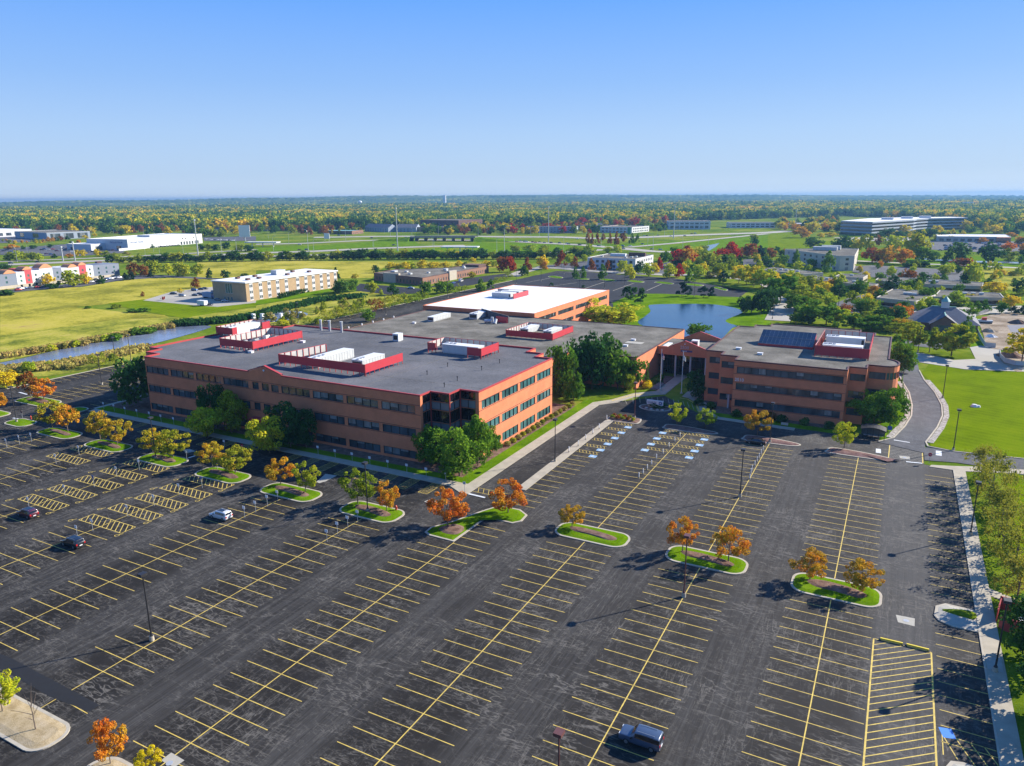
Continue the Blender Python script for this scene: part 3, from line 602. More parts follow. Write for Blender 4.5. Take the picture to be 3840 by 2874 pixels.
def parapet(mb, poly, z, h, w=.35, mi=0):
    ins = inset(poly, w); n = len(poly)
    mb.add([(p[0], p[1], z+h) for p in poly]+[(p[0], p[1], z+h) for p in ins]+[(p[0], p[1], z) for p in ins]+[(p[0]*1, p[1], z+h-.35) for p in inset(poly, -.03)]+[(p[0], p[1], z+h) for p in inset(poly, -.03)],
           [f for i in range(n) for j in [(i+1) % n] for f in ((i, j, n+j, n+i), (n+i, n+j, 2*n+j, 2*n+i), (3*n+i, 3*n+j, 4*n+j, 4*n+i), (4*n+i, 4*n+j, j, i))], mi)
def building(name, label, poly, H, wall, roof, trim, cat='building', side=None, par_h=.45, group=None, z0=0., roofname='roof'):
    """side: {edge index: [(s0,s1,za,zb,panes,glass)]}"""
    if area(poly) < 0: raise ValueError(name)
    cx = sum(p[0] for p in poly)/len(poly); cy = sum(p[1] for p in poly)/len(poly)
    t = thing(name, label, cat, (cx, cy, 0), group)
    mb = MB(); n = len(poly)
    for i in range(n):
        a, b = poly[i], poly[(i+1) % n]; ops = (side or {}).get(i, [])
        facade(mb, a, b, z0, H, [o[:4] for o in ops])
        for o in ops: window(t, a, b, o[:4], o[4], o[5] if len(o) > 5 else 'glass', fr_=(o[6] if len(o) > 6 else True))
    mb.build('wall', wall, t)
    ro = MB().add([(p[0], p[1], H-par_h) for p in inset(poly, .05)], [tuple(range(n))]).build(roofname, roof, t)
    tb = MB(); parapet(tb, poly, H-par_h, par_h); tb.build('coping', trim, t)
    return t, ro
def text(par, s, p, right, size, m, name='lettering', depth=.06, up=Vector((0, 0, 1)), align='LEFT'):
    cu = bpy.data.curves.new('txt', 'FONT'); cu.body = s; cu.size = size; cu.extrude = depth/2; cu.align_x = align; cu.resolution_u = 2
    o = bpy.data.objects.new('txt', cu); COL.objects.link(o); dg = bpy.context.evaluated_depsgraph_get(); dg.update()
    me = bpy.data.meshes.new_from_object(o.evaluated_get(dg)); bpy.data.objects.remove(o); bpy.data.curves.remove(cu)
    r = Vector(right).normalized(); n = r.cross(up)
    off = Vector((0, 0, 0)); q = par
    while q is not None: off += Vector(q.location); q = q.parent
    for v in me.vertices: c = v.co.copy(); v.co = Vector(p)+r*c.x+up*c.y+n*c.z-off
    me.materials.clear(); me.materials.append(M[m]); ob = bpy.data.objects.new(name, me); COL.objects.link(ob); ob.parent = par; return ob
# ---- left office block
HA = 16.4
PA = [(-188.5, 130.5), (-93, 130.5), (-93, 134.6), (-87.8, 134.6), (-87.8, 139.2), (-82.7, 139.2), (-82.7, 179.5), (-87.8, 179.5), (-87.8, 184.5), (-93, 184.5), (-93, 190), (-188.5, 190), (-188.5, 184.5), (-194, 184.5), (-194, 180), (-199.2, 180), (-199.2, 140), (-194, 140), (-194, 135), (-188.5, 135)]
south = []
for za, zb in ((.75, 2.65), (6.15, 8.1), (11.75, 13.65)):
    for a, b in ((-188.1, -178.8), (-177.8, -168.4), (-167.4, -157.8), (-156.8, -147.5), (-135.8, -126.3), (-125.3, -115.6), (-114.6, -105.1), (-104.1, -94.5)): south.append((a+188.5, b+188.5, za, zb, 4))
    if zb > 3:
        for a, b in ((-146, -143.8), (-142.6, -140.2), (-139.3, -136.8)): south.append((a+188.5, b+188.5, za, zb, 1))
east = [(a-139.2, b-139.2, za, zb, 4, 'glass_teal') for za, zb in ((.9, 3.1), (6., 8.), (11.8, 13.8)) for a, b in ((140.4, 149), (150.2, 158.7), (159.9, 168.6), (169.8, 178.3))]  # teal base colour stands in for sky reflected in the east panes
west = [(a, a+8.6, za, zb, 4) for za, zb in ((.9, 3.1), (6., 8.), (11.8, 13.8)) for a in (1.2, 11, 20.7, 30.5)]
notch = {}
for e, L in ((1, 4.1), (2, 5.2), (3, 4.6), (4, 5.1)): notch[e] = [(.9 if e == 1 else .12, (L-.9 if e == 4 else L-.12), z0, z1, 2, g) for z0, z1, g in ((.4, 2.5, 'glass_dark'), (2.6, 4.5, 'smooth_grey'), (4.6, 7.0, 'glass_dark'), (7.1, 9.0, 'smooth_grey'), (9.1, 12., 'glass_dark'), (12.1, 14., 'smooth_grey'), (14.1, 16.2, 'glass_dark'))]  # paler grey bands are window glass, sky reflection put into their colour
tA, roofA = building('office_block', 'large left office block of orange brick with dark flat roof and front gable', PA, HA, 'orange_brick', 'dark_roof', 'red_trim', side={0: south, 5: east, 15: west, **notch})
zr = HA-.45
gb = MB()      # front gable parapet
gp = [(-146.9, HA-.4), (-146.9, HA+.02), (-141.2, HA+1.7), (-135.6, HA+.02), (-135.6, HA-.4)]
gb.add([(x, 130.44, z) for x, z in gp]+[(x, 130.95, z) for x, z in gp], [(0, 4, 3, 2, 1), (5, 6, 7, 8, 9)]+[(i, (i+1) % 5, 5+(i+1) % 5, 5+i) for i in range(5)])
gb.build('gable', 'orange_brick', tA)
gc = MB(); gc.add([(-147.1, 130.35, HA), (-141.2, 130.35, HA+1.75), (-135.4, 130.35, HA), (-147.1, 131.05, HA), (-141.2, 131.05, HA+1.75), (-135.4, 131.05, HA), (-147.1, 130.35, HA+.28), (-141.2, 130.35, HA+2.03), (-135.4, 130.35, HA+.28), (-147.1, 131.05, HA+.28), (-141.2, 131.05, HA+2.03), (-135.4, 131.05, HA+.28)],
       [(0, 1, 7, 6), (1, 2, 8, 7), (6, 7, 10, 9), (7, 8, 11, 10), (4, 3, 9, 10), (5, 4, 10, 11)])
gc.build('gable_coping', 'red_trim', tA)
fl = MB()
for z in (5.95, 8.3, 11.55, 13.85): fl.box(-188.5, 130.44, z, -93, 130.5, z+.1); fl.box(-82.7, 139.2, z, -82.64, 179.5, z+.1)
fl.build('string_course', 'dark_trim', tA)
nt_ = MB()
for x, y in ((-92.9, 134.5), (-87.7, 139.1), (-87.75, 134.55)): nt_.box(x, y-.15, .2, x+.18, y+.03, HA-.3)
nt_.build('corner_post', 'red_trim', tA)
MB().box(-145.2, 129.2, 0, -137.2, 130.4, 3.6).box(-146.2, 128.4, 3.6, -136.2, 130.4, 4.3).build('porch', 'red_metal', tA)
MB().tube((-141.3, 130.4, HA+.75), (-141.3, 130.25, HA+.75), .28, .28, 12).build('round_lamp', 'white_metal', tA)
seam = MB()
for y in (143, 161, 174): seam.box(-188, y, zr+.01, -84, y+.12, zr+.02)
for x in (-165, -149, -128, -111): seam.box(x, 131.5, zr+.01, x+.12, 189, zr+.025)
seam.build('roof_seams', 'grey_roof', tA)
# ---- middle wing, white-roofed wing
HM = 10.6
PM = [(-188.2, 190.1), (-93, 190.1), (-93, 216.3), (-78.5, 216.3), (-70.4, 216.3), (-70.4, 239), (-70.4, 273), (-188.2, 273)]
mw = [(a, a+1.1, za, za+2.2, 1, 'glass_dark') for za in (1.2, 6.3) for a in (2, 4.6, 7.2, 9.8, 12.4, 15, 17.6, 20.2)]
tM, roofM = building('linking_wing', 'low middle wing with grey gravel roof between the left office block and the white-roofed wing', PM, HM, 'orange_brick', 'grey_roof', 'dark_trim', side={5: mw[:16], 3: [(1.5, 6.5, 1.2, 3.4, 3), (1.5, 6.5, 6.3, 8.4, 3)], 6: [(12+a, 13.2+a, 6.2, 8.4, 1, 'glass_dark') for a in (0, 3, 6, 9, 12, 15)]}, par_h=.2)
HW = 12.3
PW = [(-191, 273.1), (-134.2, 273.1), (-134.2, 362), (-191, 362)]
we = [(a, a+17.6, za, zb, 12) for a in (4, 24, 44, 68.4) for za, zb in ((3.6, 5.4), (8.1, 10.0))]
tW, roofW = building('white_roof_wing', 'rear wing of orange brick with a bright white flat roof', PW, HW, 'orange_brick', 'white_roof', 'orange_brick', side={1: we}, par_h=.2)
# ---- right office block (2510)
HB = 15.6
PB = [(-48, 213), (-43, 213), (-43, 208.4), (-38, 208.4), (-38, 203.3), (-9.2, 203.3), (-9.2, 208), (-4.8, 208), (-4.8, 212.6), (-.2, 212.6)]
PB += [(-.2+2.9*math.sin(R(a)), 217.6-5.*math.cos(R(a))) for a in (15, 35, 55, 75, 95, 115, 135, 155, 175)]
PB += [(0, 259.5), (-4.8, 259.5), (-4.8, 264.6), (-9.4, 264.6), (-9.4, 269), (-38.2, 269), (-38.2, 264.6), (-43, 264.6), (-43, 260), (-48, 260)]
B3 = ((2.3, 4.2), (7.1, 9.0), (11.8, 13.7))
sB = {4: [(.8, 28, za, zb, 14) for za, zb in B3], 2: [(.5, 4.0, za, zb, 2) for za, zb in B3], 0: [(1.0, 4.3, za, zb, 2) for za, zb in B3], 6: [(.4, 4.1, za, zb, 3) for za, zb in B3], 8: [(.4, 4.4, za, zb, 3) for za, zb in B3]}
for e in range(9, 18): sB[e] = [(.03, (Vector(PB[e+1])-Vector(PB[e])).length-.03, za, zb, 1, 'glass_teal', False) for za, zb in B3]
tB, roofB = building('office_block', 'right office block of orange brick with solar panels and number 2510 on its front', PB, HB, 'orange_brick', 'grey_roof', 'dark_trim', side=sB, par_h=.25)
fl = MB()
for z in (2.1, 4.35, 6.9, 9.15, 11.6, 13.85): fl.box(-38, 203.24, z, -9.2, 203.3, z+.1)
fl.build('string_course', 'dark_trim', tB)
text(tB, '2510', (-37.6, 203.24, 9.55), (1, 0, 0), 1.25, 'white_letters', depth=.1)
for x, y in ((-39.8, 207.9), (.9, 213)): MB().tube((x, y, 0), (x, y, 4.1), .3, .3, 12).build('column', 'aluminium', tB)
# ---- entrance link with two gables
tE = thing('entrance_link', 'two-storey glazed entrance link with twin brick gables and the number 2500, between the two wings', 'building', (-60, 240, 0))
e = MB(); zb_, zt = 7.6, 10.3; y0 = 238.2
pr = [(-70.35, zb_), (-48.1, zb_), (-48.1, 10.0), (-53.3, 10.0), (-61.0, 12.7), (-66.4, zt), (-70.35, zt)]
n = len(pr); e.add([(x, y0, z) for x, z in pr]+[(x, y0+.5, z) for x, z in pr], [tuple(range(n)), tuple(range(2*n-1, n-1, -1))]+[(j, i, n+i, n+j) for i in range(n) for j in [(i+1) % n]])
pr2 = [(-66, 8), (-51, 8), (-51, 10.2), (-60.3, 12.9), (-66, 10.4)]; n = 5
e.add([(x, 256, z) for x, z in pr2]+[(x, 256.5, z) for x, z in pr2], [tuple(range(n)), tuple(range(2*n-1, n-1, -1))]+[(j, i, n+i, n+j) for i in range(n) for j in [(i+1) % n]])
e.build('gable', 'orange_brick', tE)
MB().box(-70.3, 238.7, 9.7, -48.1, 256, 9.9).build('roof', 'grey_roof', tE)
cp = MB(); 
for yy, pts in ((y0-.06, [(-66.4, 10.3), (-61, 12.7), (-53.3, 10.0), (-48.1, 10.0)]), (255.94, [(-66, 10.4), (-60.3, 12.9), (-51, 10.2)])):
    for (xa, za), (xb, zb) in zip(pts[:-1], pts[1:]):
        cp.add([(xa, yy, za), (xb, yy, zb), (xb, yy+.64, zb), (xa, yy+.64, za), (xa, yy, za+.2), (xb, yy, zb+.2), (xb, yy+.64, zb+.2), (xa, yy+.64, za+.2)], [(3, 2, 1, 0), (4, 5, 6, 7), (0, 1, 5, 4), (1, 2, 6, 5), (2, 3, 7, 6), (3, 0, 4, 7)])
cp.build('coping', 'red_trim', tE)
MB().quad((-70.3, 243, 0), (-48.1, 243, 0), (-48.1, 243, 9.6), (-70.3, 243, 9.6)).build('glass_wall', 'glass_dark', tE)
fm = MB()
for i in range(12): x = -70.2+i*2; fm.box(x, 242.85, 0, x+.08, 242.95, 9.6)
for z in (2.6, 5.4, 8.): fm.box(-70.3, 242.86, z, -48.1, 242.94, z+.08)
fm.build('mullions', 'brown_metal', tE)
for x in (-68.6, -64.1, -59.0, -53.9): MB().tube((x, 238.9, 0), (x, 238.9, 7.6), .33, .33, 12).build('column', 'aluminium', tE)
text(tE, '2500', (-62.6, y0-.06, 10.0), (1, 0, 0), 1.5, 'grey_letters', depth=.1)
MB().box(-62.3, y0-.08, 9.0, -58.4, y0-.02, 9.65).build('sign_band', 'purple_band', tE)
text(tE, 'CHASE', (-61.9, y0-.12, 9.1), (1, 0, 0), .55, 'white_letters', depth=.06)
MB().tube((-61, y0, 11.7), (-61, y0-.15, 11.7), .22, .22, 10).build('round_lamp', 'white_metal', tE)
MB().box(-69, 239.8, 9.9, -67.4, 246.4, 10.2).build('skylight', 'unit_white', tE)
# ------------------------------------------------------------------ roof plant
def screen(label, poly, z, legs=.9, h=2.2, group='red louvred screens round the roof plant', closed=True):
    t = thing('roof_screen', label, 'screen', (poly[0][0], poly[0][1], z), group)
    mb = MB(); bk = MB(); lg = MB(); n = len(poly); m_ = n if closed else n-1
    c = Vector((sum(p[0] for p in poly)/n, sum(p[1] for p in poly)/n))
    for i in range(m_):
        a, b = Vector(poly[i]), Vector(poly[(i+1) % n]); mid = (a+b)/2; d = (b-a).normalized(); nn = Vector((-d.y, d.x))
        if nn.dot(c-mid) < 0: nn = -nn
        A0, B0 = a, b
        mb.bar((a.x, a.y, z+legs), (b.x, b.y, z+legs), .08, h)
        a2, b2 = a+nn*.09+d*.1, b+nn*.09-d*.1; bk.bar((a2.x, a2.y, z+legs+.1), (b2.x, b2.y, z+legs+.1), .05, h-.2)
        L = (b-a).length; k = max(2, int(L/1.9))
        for j in range(k+1):
            q = a+d*(L*j/k)+nn*.2; MB().box(q.x-.07, q.y-.07, z, q.x+.07, q.y+.07, z+legs+h-.05).build('post', 'red_trim', t)
    mb.build('panels', 'red_metal', t); bk.build('lining', 'panel_back', t); return t
screen('long red screen on the left office roof behind the front gable', [(-144.3, 157), (-146.4, 140.6), (-116.8, 140.6), (-116.8, 156.6)], zr, closed=False)
screen('red screen far left on the dark roof, nearer of two side by side', [(-180, 150), (-166.2, 150), (-166.2, 170.5), (-180, 170.5)], zr)
screen('red screen at the back left edge of the dark roof, farther of two', [(-190.4, 166), (-190.4, 164), (-198, 164), (-198, 180), (-190, 180), (-190, 176.5)], zr, closed=False)
screen('red screen near the back right edge of the dark roof', [(-116.5, 172), (-119.2, 172), (-119.2, 181), (-100.5, 181), (-100.5, 170.8), (-105, 170.8)], zr, closed=False)
screen('red screen on the grey gravel roof of the middle wing, round two air handlers', [(-125, 230.5), (-106.2, 230.5), (-106.2, 249), (-125, 249)], HM-.2, .3, 2.2)
screen('red screen on the white roof', [(-181, 326), (-163.6, 326), (-163.6, 310)], HW-.2, .2, 2.3, closed=False)
screen('deep red screen on the right office roof beside the solar panels', [(-19, 218.6), (-5.1, 218.6), (-5.1, 246.6), (-19, 246.6)], HB-.25, .5, 2.7)
def plate(mb, x0, y0, z0, x1, y1, z1, ribs=True):
    mb.box(x0, y0, z0+.25, x1, y1, z1)
    L = max(x1-x0, y1-y0); ax = x1-x0 > y1-y0; k = max(2, int(L/1.1))
    for i in range(k):
        f = (i+.5)/k
        if ax: x = x0+L*f; mb.box(x-.04, y0-.04, z0+.3, x+.04, y1+.04, z1-.05)
        else: y = y0+L*f; mb.box(x0-.04, y-.04, z0+.3, x1+.04, y+.04, z1-.05)
def unit(label, x0, y0, x1, y1, z, h, fans=3, m='unit_grey', name='air_handler', group='air handling units on the roofs'):
    t = thing(name, label, 'air handling unit', ((x0+x1)/2, (y0+y1)/2, z), group)
    mb = MB(); plate(mb, x0, y0, z, x1, y1, z+h); mb.build('casing', m, t)
    MB().box(x0+.1, y0+.1, z, x1-.1, y1-.1, z+.25).build('skid', 'galvanised', t)
    MB().box(x0-.07, y0-.07, z+h, x1+.07, y1+.07, z+h+.08).build('lid', 'unit_white', t)
    ax = x1-x0 > y1-y0
    for i in range(fans):
        f = (i+.6)/(fans+.2)*.35
        cx, cy = ((x0+(x1-x0)*f), (y0+y1)/2) if ax else ((x0+x1)/2, y0+(y1-y0)*f)
        MB().tube((cx, cy, z+h+.08), (cx, cy, z+h+.35), .5, .5, 14).build('fan_cowl', 'galvanised', t)
    if ax: MB().box(x1-.9, y0-.06, z+.6, x1-.2, y0-.005, z+h-.4).build('louvre', 'black_metal', t)
    else: MB().box(x0+.3, y0-.06, z+.6, x1-.3, y0-.005, z+h-.4).build('louvre', 'black_metal', t)
    return t
unit('long pale air handler, left one inside the long red screen behind the gable', -137.6, 142.5, -134, 157, zr, 2.5)
unit('pale air handler, right one inside the long red screen behind the gable', -126.5, 147, -122.8, 156.5, zr, 2.2)
unit('white air handler half hidden by the farther left red screen', -196, 165, -192.6, 178, zr, 2.7, m='unit_white')
unit('long pale air handler in the screen near the back right edge of the dark roof', -115.2, 173.6, -103, 177, zr, 2.6)
unit('air handler in the red screen on the grey gravel roof, left one', -123, 238, -119.6, 247.6, HM-.2, 2.)
unit('air handler, right one on the grey gravel roof inside the red screen', -113, 237, -109.6, 246.6, HM-.2, 2.)
unit('bluish air handler on the white roof by the red screen', -176.2, 311, -165.8, 317, HW-.2, 2.4)
unit('second air handler behind the front one on the white roof', -176, 320, -166, 324.6, HW-.2, 2.4)
unit('green-grey air handler at the foot of the dark lean-to screen', -157.8, 259, -154, 271, HM-.2, 2.3)
unit('long low duct-like unit near the left edge of the gravel roof', -170, 246, -167, 259, HM-.2, 1.9, 0)
unit('long pale-blue air handler, rear one in the screen on the right office roof', -17.6, 236, -7, 239.4, HB-.25, 2.9, 3, 'unit_white')
unit('long white-topped air handler, front one in the screen on the right office roof', -17.4, 223, -7, 226.4, HB-.25, 2.7, 3, 'unit_white')
unit('small white plant box standing alone near the back of the dark roof', -139, 181.6, -136.8, 184, zr, 2.4, 0, 'unit_white')
unit('blue-shaded white box on the entrance link roof behind the front gable', -60.2, 243.6, -58, 245.8, 9.9, 2.1, 0, 'unit_white')
q = thing('plant_cluster', 'tangle of small grey condensers and ducts inside the far left red screen', 'condensers', (-173, 160, zr))
random.seed(3)
for j in range(16):
    x = -178.8+(j % 4)*3.1; y = 152+(j//4)*4.6; h = random.uniform(.9, 1.5)
    c = MB().box(x, y, zr, x+1.5, y+1.7, zr+h).build('condenser', 'galvanised' if j % 3 else 'unit_white', q); MB().tube((x+.75, y+.85, zr+h), (x+.75, y+.85, zr+h+.22), .55, .55, 12).build('fan', 'black_metal', c)
pp = MB()
for j in range(5): pp.tube((-178.8, 153.4+j*3.6, zr+.7), (-167, 153.4+j*3.6, zr+.7), .14, .14, 6)
pp.build('pipes', 'galvanised', q)
# dark lean-to screen and fan on the gravel roof
t = thing('lean_to_screen', 'dark triangular lean-to screen with a red end wall on the gravel roof', 'screen', (-148, 262, HM-.2)); z = HM-.2
MB().add([(-157.5, 268.6, z), (-157.5, 268.6, z+3.1), (-138, 256.6, z+2.9), (-138, 256.6, z), (-157.4, 269, z), (-157.4, 269, z+3.1), (-137.9, 257, z+2.9), (-137.9, 257, z)], [(0, 3, 2, 1), (4, 5, 6, 7), (1, 2, 6, 5), (0, 1, 5, 4), (3, 7, 6, 2)]).build('slope', 'dark_roof', t)
MB().bar((-143.8, 257, z), (-138.2, 256.2, z), .12, 2.4).build('end_wall', 'red_metal', t)
t = thing('exhaust_fan', 'silver exhaust fan with curved ducts beside the red end wall on the gravel roof', 'fan', (-144, 253, z))
MB().tube((-143.8, 253.8, z), (-143.8, 253.8, z+2.5), .8, .55, 14).build('stack', 'galvanised', t); MB().tube((-146.6, 252.6, z+.8), (-143.8, 253.4, z+1.), .75, .75, 12).build('duct', 'galvanised', t); MB().tube((-141.9, 252.4, z+.1), (-141.9, 253.6, z+1.8), .75, .6, 12).build('blower', 'unit_grey', t)
for i, x in enumerate((-173.3, -169.4, -164.2)):
    t = thing('flue_pipe', ORD[i] if i < 2 else 'rightmost', 'flue', (x, 186.8, zr), 'three steel flues at the back of the dark roof')
    t['label'] = ('leftmost', 'middle', 'rightmost')[i]+' of three tall steel flues at the back edge of the dark roof'
    MB().tube((x, 186.8, zr), (x, 186.8, zr+3.4), .42, .42, 12).build('pipe', 'galvanised', t); MB().tube((x, 186.8, zr+3.4), (x, 186.8, zr+3.7), .52, .52, 12).build('cap', 'unit_grey', t)
vl = [(-103.7, 149, 'near the roof front, right of the long red screen'), (-104, 159.1, 'just in front of the back right red screen'), (-93.8, 159.6, 'right of the back right red screen'), (-93.6, 168.9, 'farthest right on the dark roof'), (-93.5, 147.2, 'near the right-hand notch of the dark roof'), (-92.9, 140.4, 'at the very corner notch of the dark roof')]
for x, y, d in vl:
    t = thing('roof_vent', 'short black vent pipe '+d, 'vent', (x, y, zr), 'small black vents on the dark roof')
    MB().tube((x, y, zr), (x, y, zr+.9), .09, .09, 8).build('pipe', 'black_metal', t); MB().tube((x, y, zr+.9), (x, y, zr+1.15), .2, .16, 8).build('cowl', 'black_metal', t)
for x, y, zz, d in ((-163.5, 167.6, zr, 'low white box by the right side of the far left red screen'), (-166, 149, zr, 'low white box by the near corner of the far left red screen'), (-172.2, 239.5, HM-.2, 'white vent cap near the left edge of the gravel roof'), (-80.6, 243, HM-.2, 'white vent on the gravel roof among pale patches, farther one'), (-79.6, 232, HM-.2, 'white vent on the gravel roof above the brick corner, nearer one'), (-40, 219, HB-.25, 'white round vent near the front left of the right office roof'), (-33, 214, HB-.25, 'tiny white vent on the right office roof, right of the round one')):
    t = thing('roof_vent', d, 'vent', (x, y, zz), 'white vents on the roofs')
    MB().box(x-.7, y-.5, zz, x+.7, y+.5, zz+.5).build('curb', 'unit_white', t); MB().box(x-.8, y-.6, zz+.5, x+.8, y+.6, zz+.6).build('cap', 'white_metal', t)
MB().box(-84, 228.4, HM-.19, -80, 231, HM-.17).box(-82, 238, HM-.19, -76, 241.5, HM-.175).build('roof_patches', 'patch_concrete', tM)
# solar panels
t = thing('solar_array', 'tilted rack of dark blue solar panels on the right office roof', 'solar panels', (-28, 236, HB-.25)); z = HB-.25
def sp(x, v): return (x, 227.9+v*8.2, z+.7+v*2.9)
MB().quad(sp(-36, 0), sp(-20.4, 0), sp(-20.4, 1), sp(-36, 1)).build('panels', 'solar_glass', t)
f = MB()
for i in range(14): x = -36+i*1.2; a, b = sp(x, 0), sp(x, 1); f.add([(a[0]-.02, a[1], a[2]+.03), (a[0]+.02, a[1], a[2]+.03), (b[0]+.02, b[1], b[2]+.03), (b[0]-.02, b[1], b[2]+.03)], [(0, 1, 2, 3)])
for v in (0, .5, 1): a, b = sp(-36, v), sp(-20.4, v); f.box(a[0], a[1]-.04, a[2]+.01, b[0], b[1]+.04, b[2]+.05)
f.build('frame', 'smooth_grey', t)
MB().quad((-36, 227.95, z), (-20.4, 227.95, z), (-20.4, 227.95, z+.7), (-36, 227.95, z+.7)).add([(-20.4, 227.9, z), (-20.4, 236.1, z), (-20.4, 236.1, z+3.6), (-20.4, 227.9, z+.7), (-36, 227.9, z), (-36, 236.1, z), (-36, 236.1, z+3.6), (-36, 227.9, z+.7)], [(0, 1, 2, 3), (7, 6, 5, 4), (1, 5, 6, 2)]).build('rack', 'red_metal', t)
for i, (x, y) in enumerate(((-188, 218), (-188, 226), (-188, 233), (-188, 240), (-188, 247))):
    t = thing('wall_light', ordn(i, 5)+' of the white lights on the left gravel roof parapet', 'light', (x, y, HM), 'small white lights on the gravel roof edge'); MB().box(x-.2, y-.2, HM, x+.2, y+.2, HM+.7).build('post', 'white_metal', t)
# ------------------------------------------------------------------ neighbouring and far buildings
def pbuild(name, label, poly, H, wall, roof, trim, rows, cat='building', bay=4., ww=2.4, skip=(), gm='glass', band=False, par_h=.4, group=None):
    """poly CCW; rows = [(za,zb)]; windows on the faces the picture shows (south and east)"""
    side = {}
    for i in range(len(poly)):
        a, b = Vector(poly[i]), Vector(poly[(i+1) % len(poly)]); d = b-a; L = d.length; nrm = Vector((d.y, -d.x)).normalized()
        if i in skip or L < 5: continue
        mid = (a+b)/2; 
        if nrm.dot(Vector((0, 0))-mid) < 0 and nrm.x < .2: continue
        if band: side[i] = [(1, L-1, za, zb, max(2, int(L/3)), gm, False) for za, zb in rows]
        else:
            k = max(1, int((L-1)/bay)); o = (L-k*bay)/2
            side[i] = [(o+j*bay+(bay-ww)/2, o+j*bay+(bay+ww)/2, za, zb, 1, gm, False) for j in range(k) for za, zb in rows]
    return building(name, label, poly, H, wall, roof, trim, side=side, par_h=par_h, cat=cat, group=group)
def rc(x0, y0, x1, y1): return [(x0, y0), (x1, y0), (x1, y1), (x0, y1)]
def rq(ax, ay, bx, by, dep):
    """rectangle from its front edge a->b (outside on the right), dep deep"""
    d = Vector((bx-ax, by-ay)).normalized(); n = Vector((-d.y, d.x))*dep
    return [(ax, ay), (bx, by), (bx+n.x, by+n.y), (ax+n.x, ay+n.y)]
def roofbox(par, x, y, z, sx=2., sy=2.4, h=1.3, m='unit_grey'):
    b = MB().box(x-sx/2, y-sy/2, z+.2, x+sx/2, y+sy/2, z+h).build('rooftop_unit', m, par); return b
# tan brick inn
P_ = rc(-373, 310, -344.5, 391)
t = thing('inn', 'three-storey tan brick inn with pale flat roof and white window bays beyond the meadow', 'building', (-358, 350, 0))
w = MB(); ops = []
bays = [4, 11.5, 18.5, 25.5, 33, 43, 50.5, 57.5, 65, 72, 79]
for k_, b in enumerate(bays):
    for za in (1., 4.6, 8.2): ops.append((b-1.1, b+1.1, za, za+2.3))
facade(w, (-344.5, 310), (-344.5, 391), 0, 11.2, ops); facade(w, (-373, 310), (-344.5, 310), 0, 11.2, [(11, 17, 4.6, 10.4), (9, 10.4, .1, 2.4), (12, 13.4, .1, 2.4), (15, 16.4, .1, 2.4)])
facade(w, (-344.5, 391), (-373, 391), 0, 11.2, []); facade(w, (-373, 391), (-373, 310), 0, 11.2, [])
w.build('wall', 'tan_brick', t)
for b in bays:
    pnl = MB().box(-344.6, 310+b-1.35, .6, -344.42, 310+b+1.35, 11.1).build('window_bay', 'white_wall', t)
    g = MB()
    for za in (1.2, 4.8, 8.4):
        for o in (-.62, .62): g.box(-344.5, 310+b+o-.45, za, -344.38, 310+b+o+.45, za+1.7)
    g.build('panes', 'glass', pnl)
window(t, (-373, 310), (-344.5, 310), (11, 17, 4.6, 10.4), 3, 'glass_teal', 'white_metal')
for o in ((9, 10.4, .1, 2.4), (12, 13.4, .1, 2.4), (15, 16.4, .1, 2.4)): window(t, (-373, 310), (-344.5, 310), o, 1, 'glass_teal', 'cream', name='door')
MB().add([(-373.6, 309.4, 11.2), (-343.9, 309.4, 11.2), (-343.9, 391.6, 11.2), (-373.6, 391.6, 11.2), (-373.6, 309.4, 11.9), (-343.9, 309.4, 11.9), (-343.9, 391.6, 11.9), (-373.6, 391.6, 11.9)], [(3, 2, 1, 0), (4, 5, 6, 7), (0, 1, 5, 4), (1, 2, 6, 5), (2, 3, 7, 6), (3, 0, 4, 7)]).build('roof', 'white_roof', t)
roofbox(t, -361, 353, 11.9, 5, 8, 3)
for x, y in ((-352, 319), (-364, 322), (-352, 328), (-363, 335), (-352, 352), (-363, 368), (-352, 372)): roofbox(t, x, y, 11.9, 2, 2.4, 1.2, 'dark_trim')
# brick office behind the gravel roof wing
t, _ = pbuild('brick_office', 'long single-storey brick office with grey roof and rooftop boxes, between yellow trees and the lawn', [(-350, 438), (-336, 434), (-296, 424), (-299.5, 524), (-318, 526), (-320, 500), (-352, 470)], 5.7, 'brown_brick', 'grey_roof', 'dark_trim', [(1., 3.2)], bay=3.6, ww=1.5)
for x, y, s in ((-330, 452, 2.2), (-318, 440, 2.4), (-310, 452, 2), (-306, 470, 2), (-313, 480, 3), (-306, 496, 2.2), (-312, 505, 2), (-340, 450, 4)): roofbox(t, x, y, 5.5, s, s, 1.2, 'unit_grey')
MB().box(-299, 460, 0, -296.6, 470, 7).box(-336, 433.4, 0, -322, 431.2, 6.9).build('portal', 'stone_wall', t); MB().box(-318, 512, 5, -302, 524, 7).build('parapet_box', 'dark_brick', t)
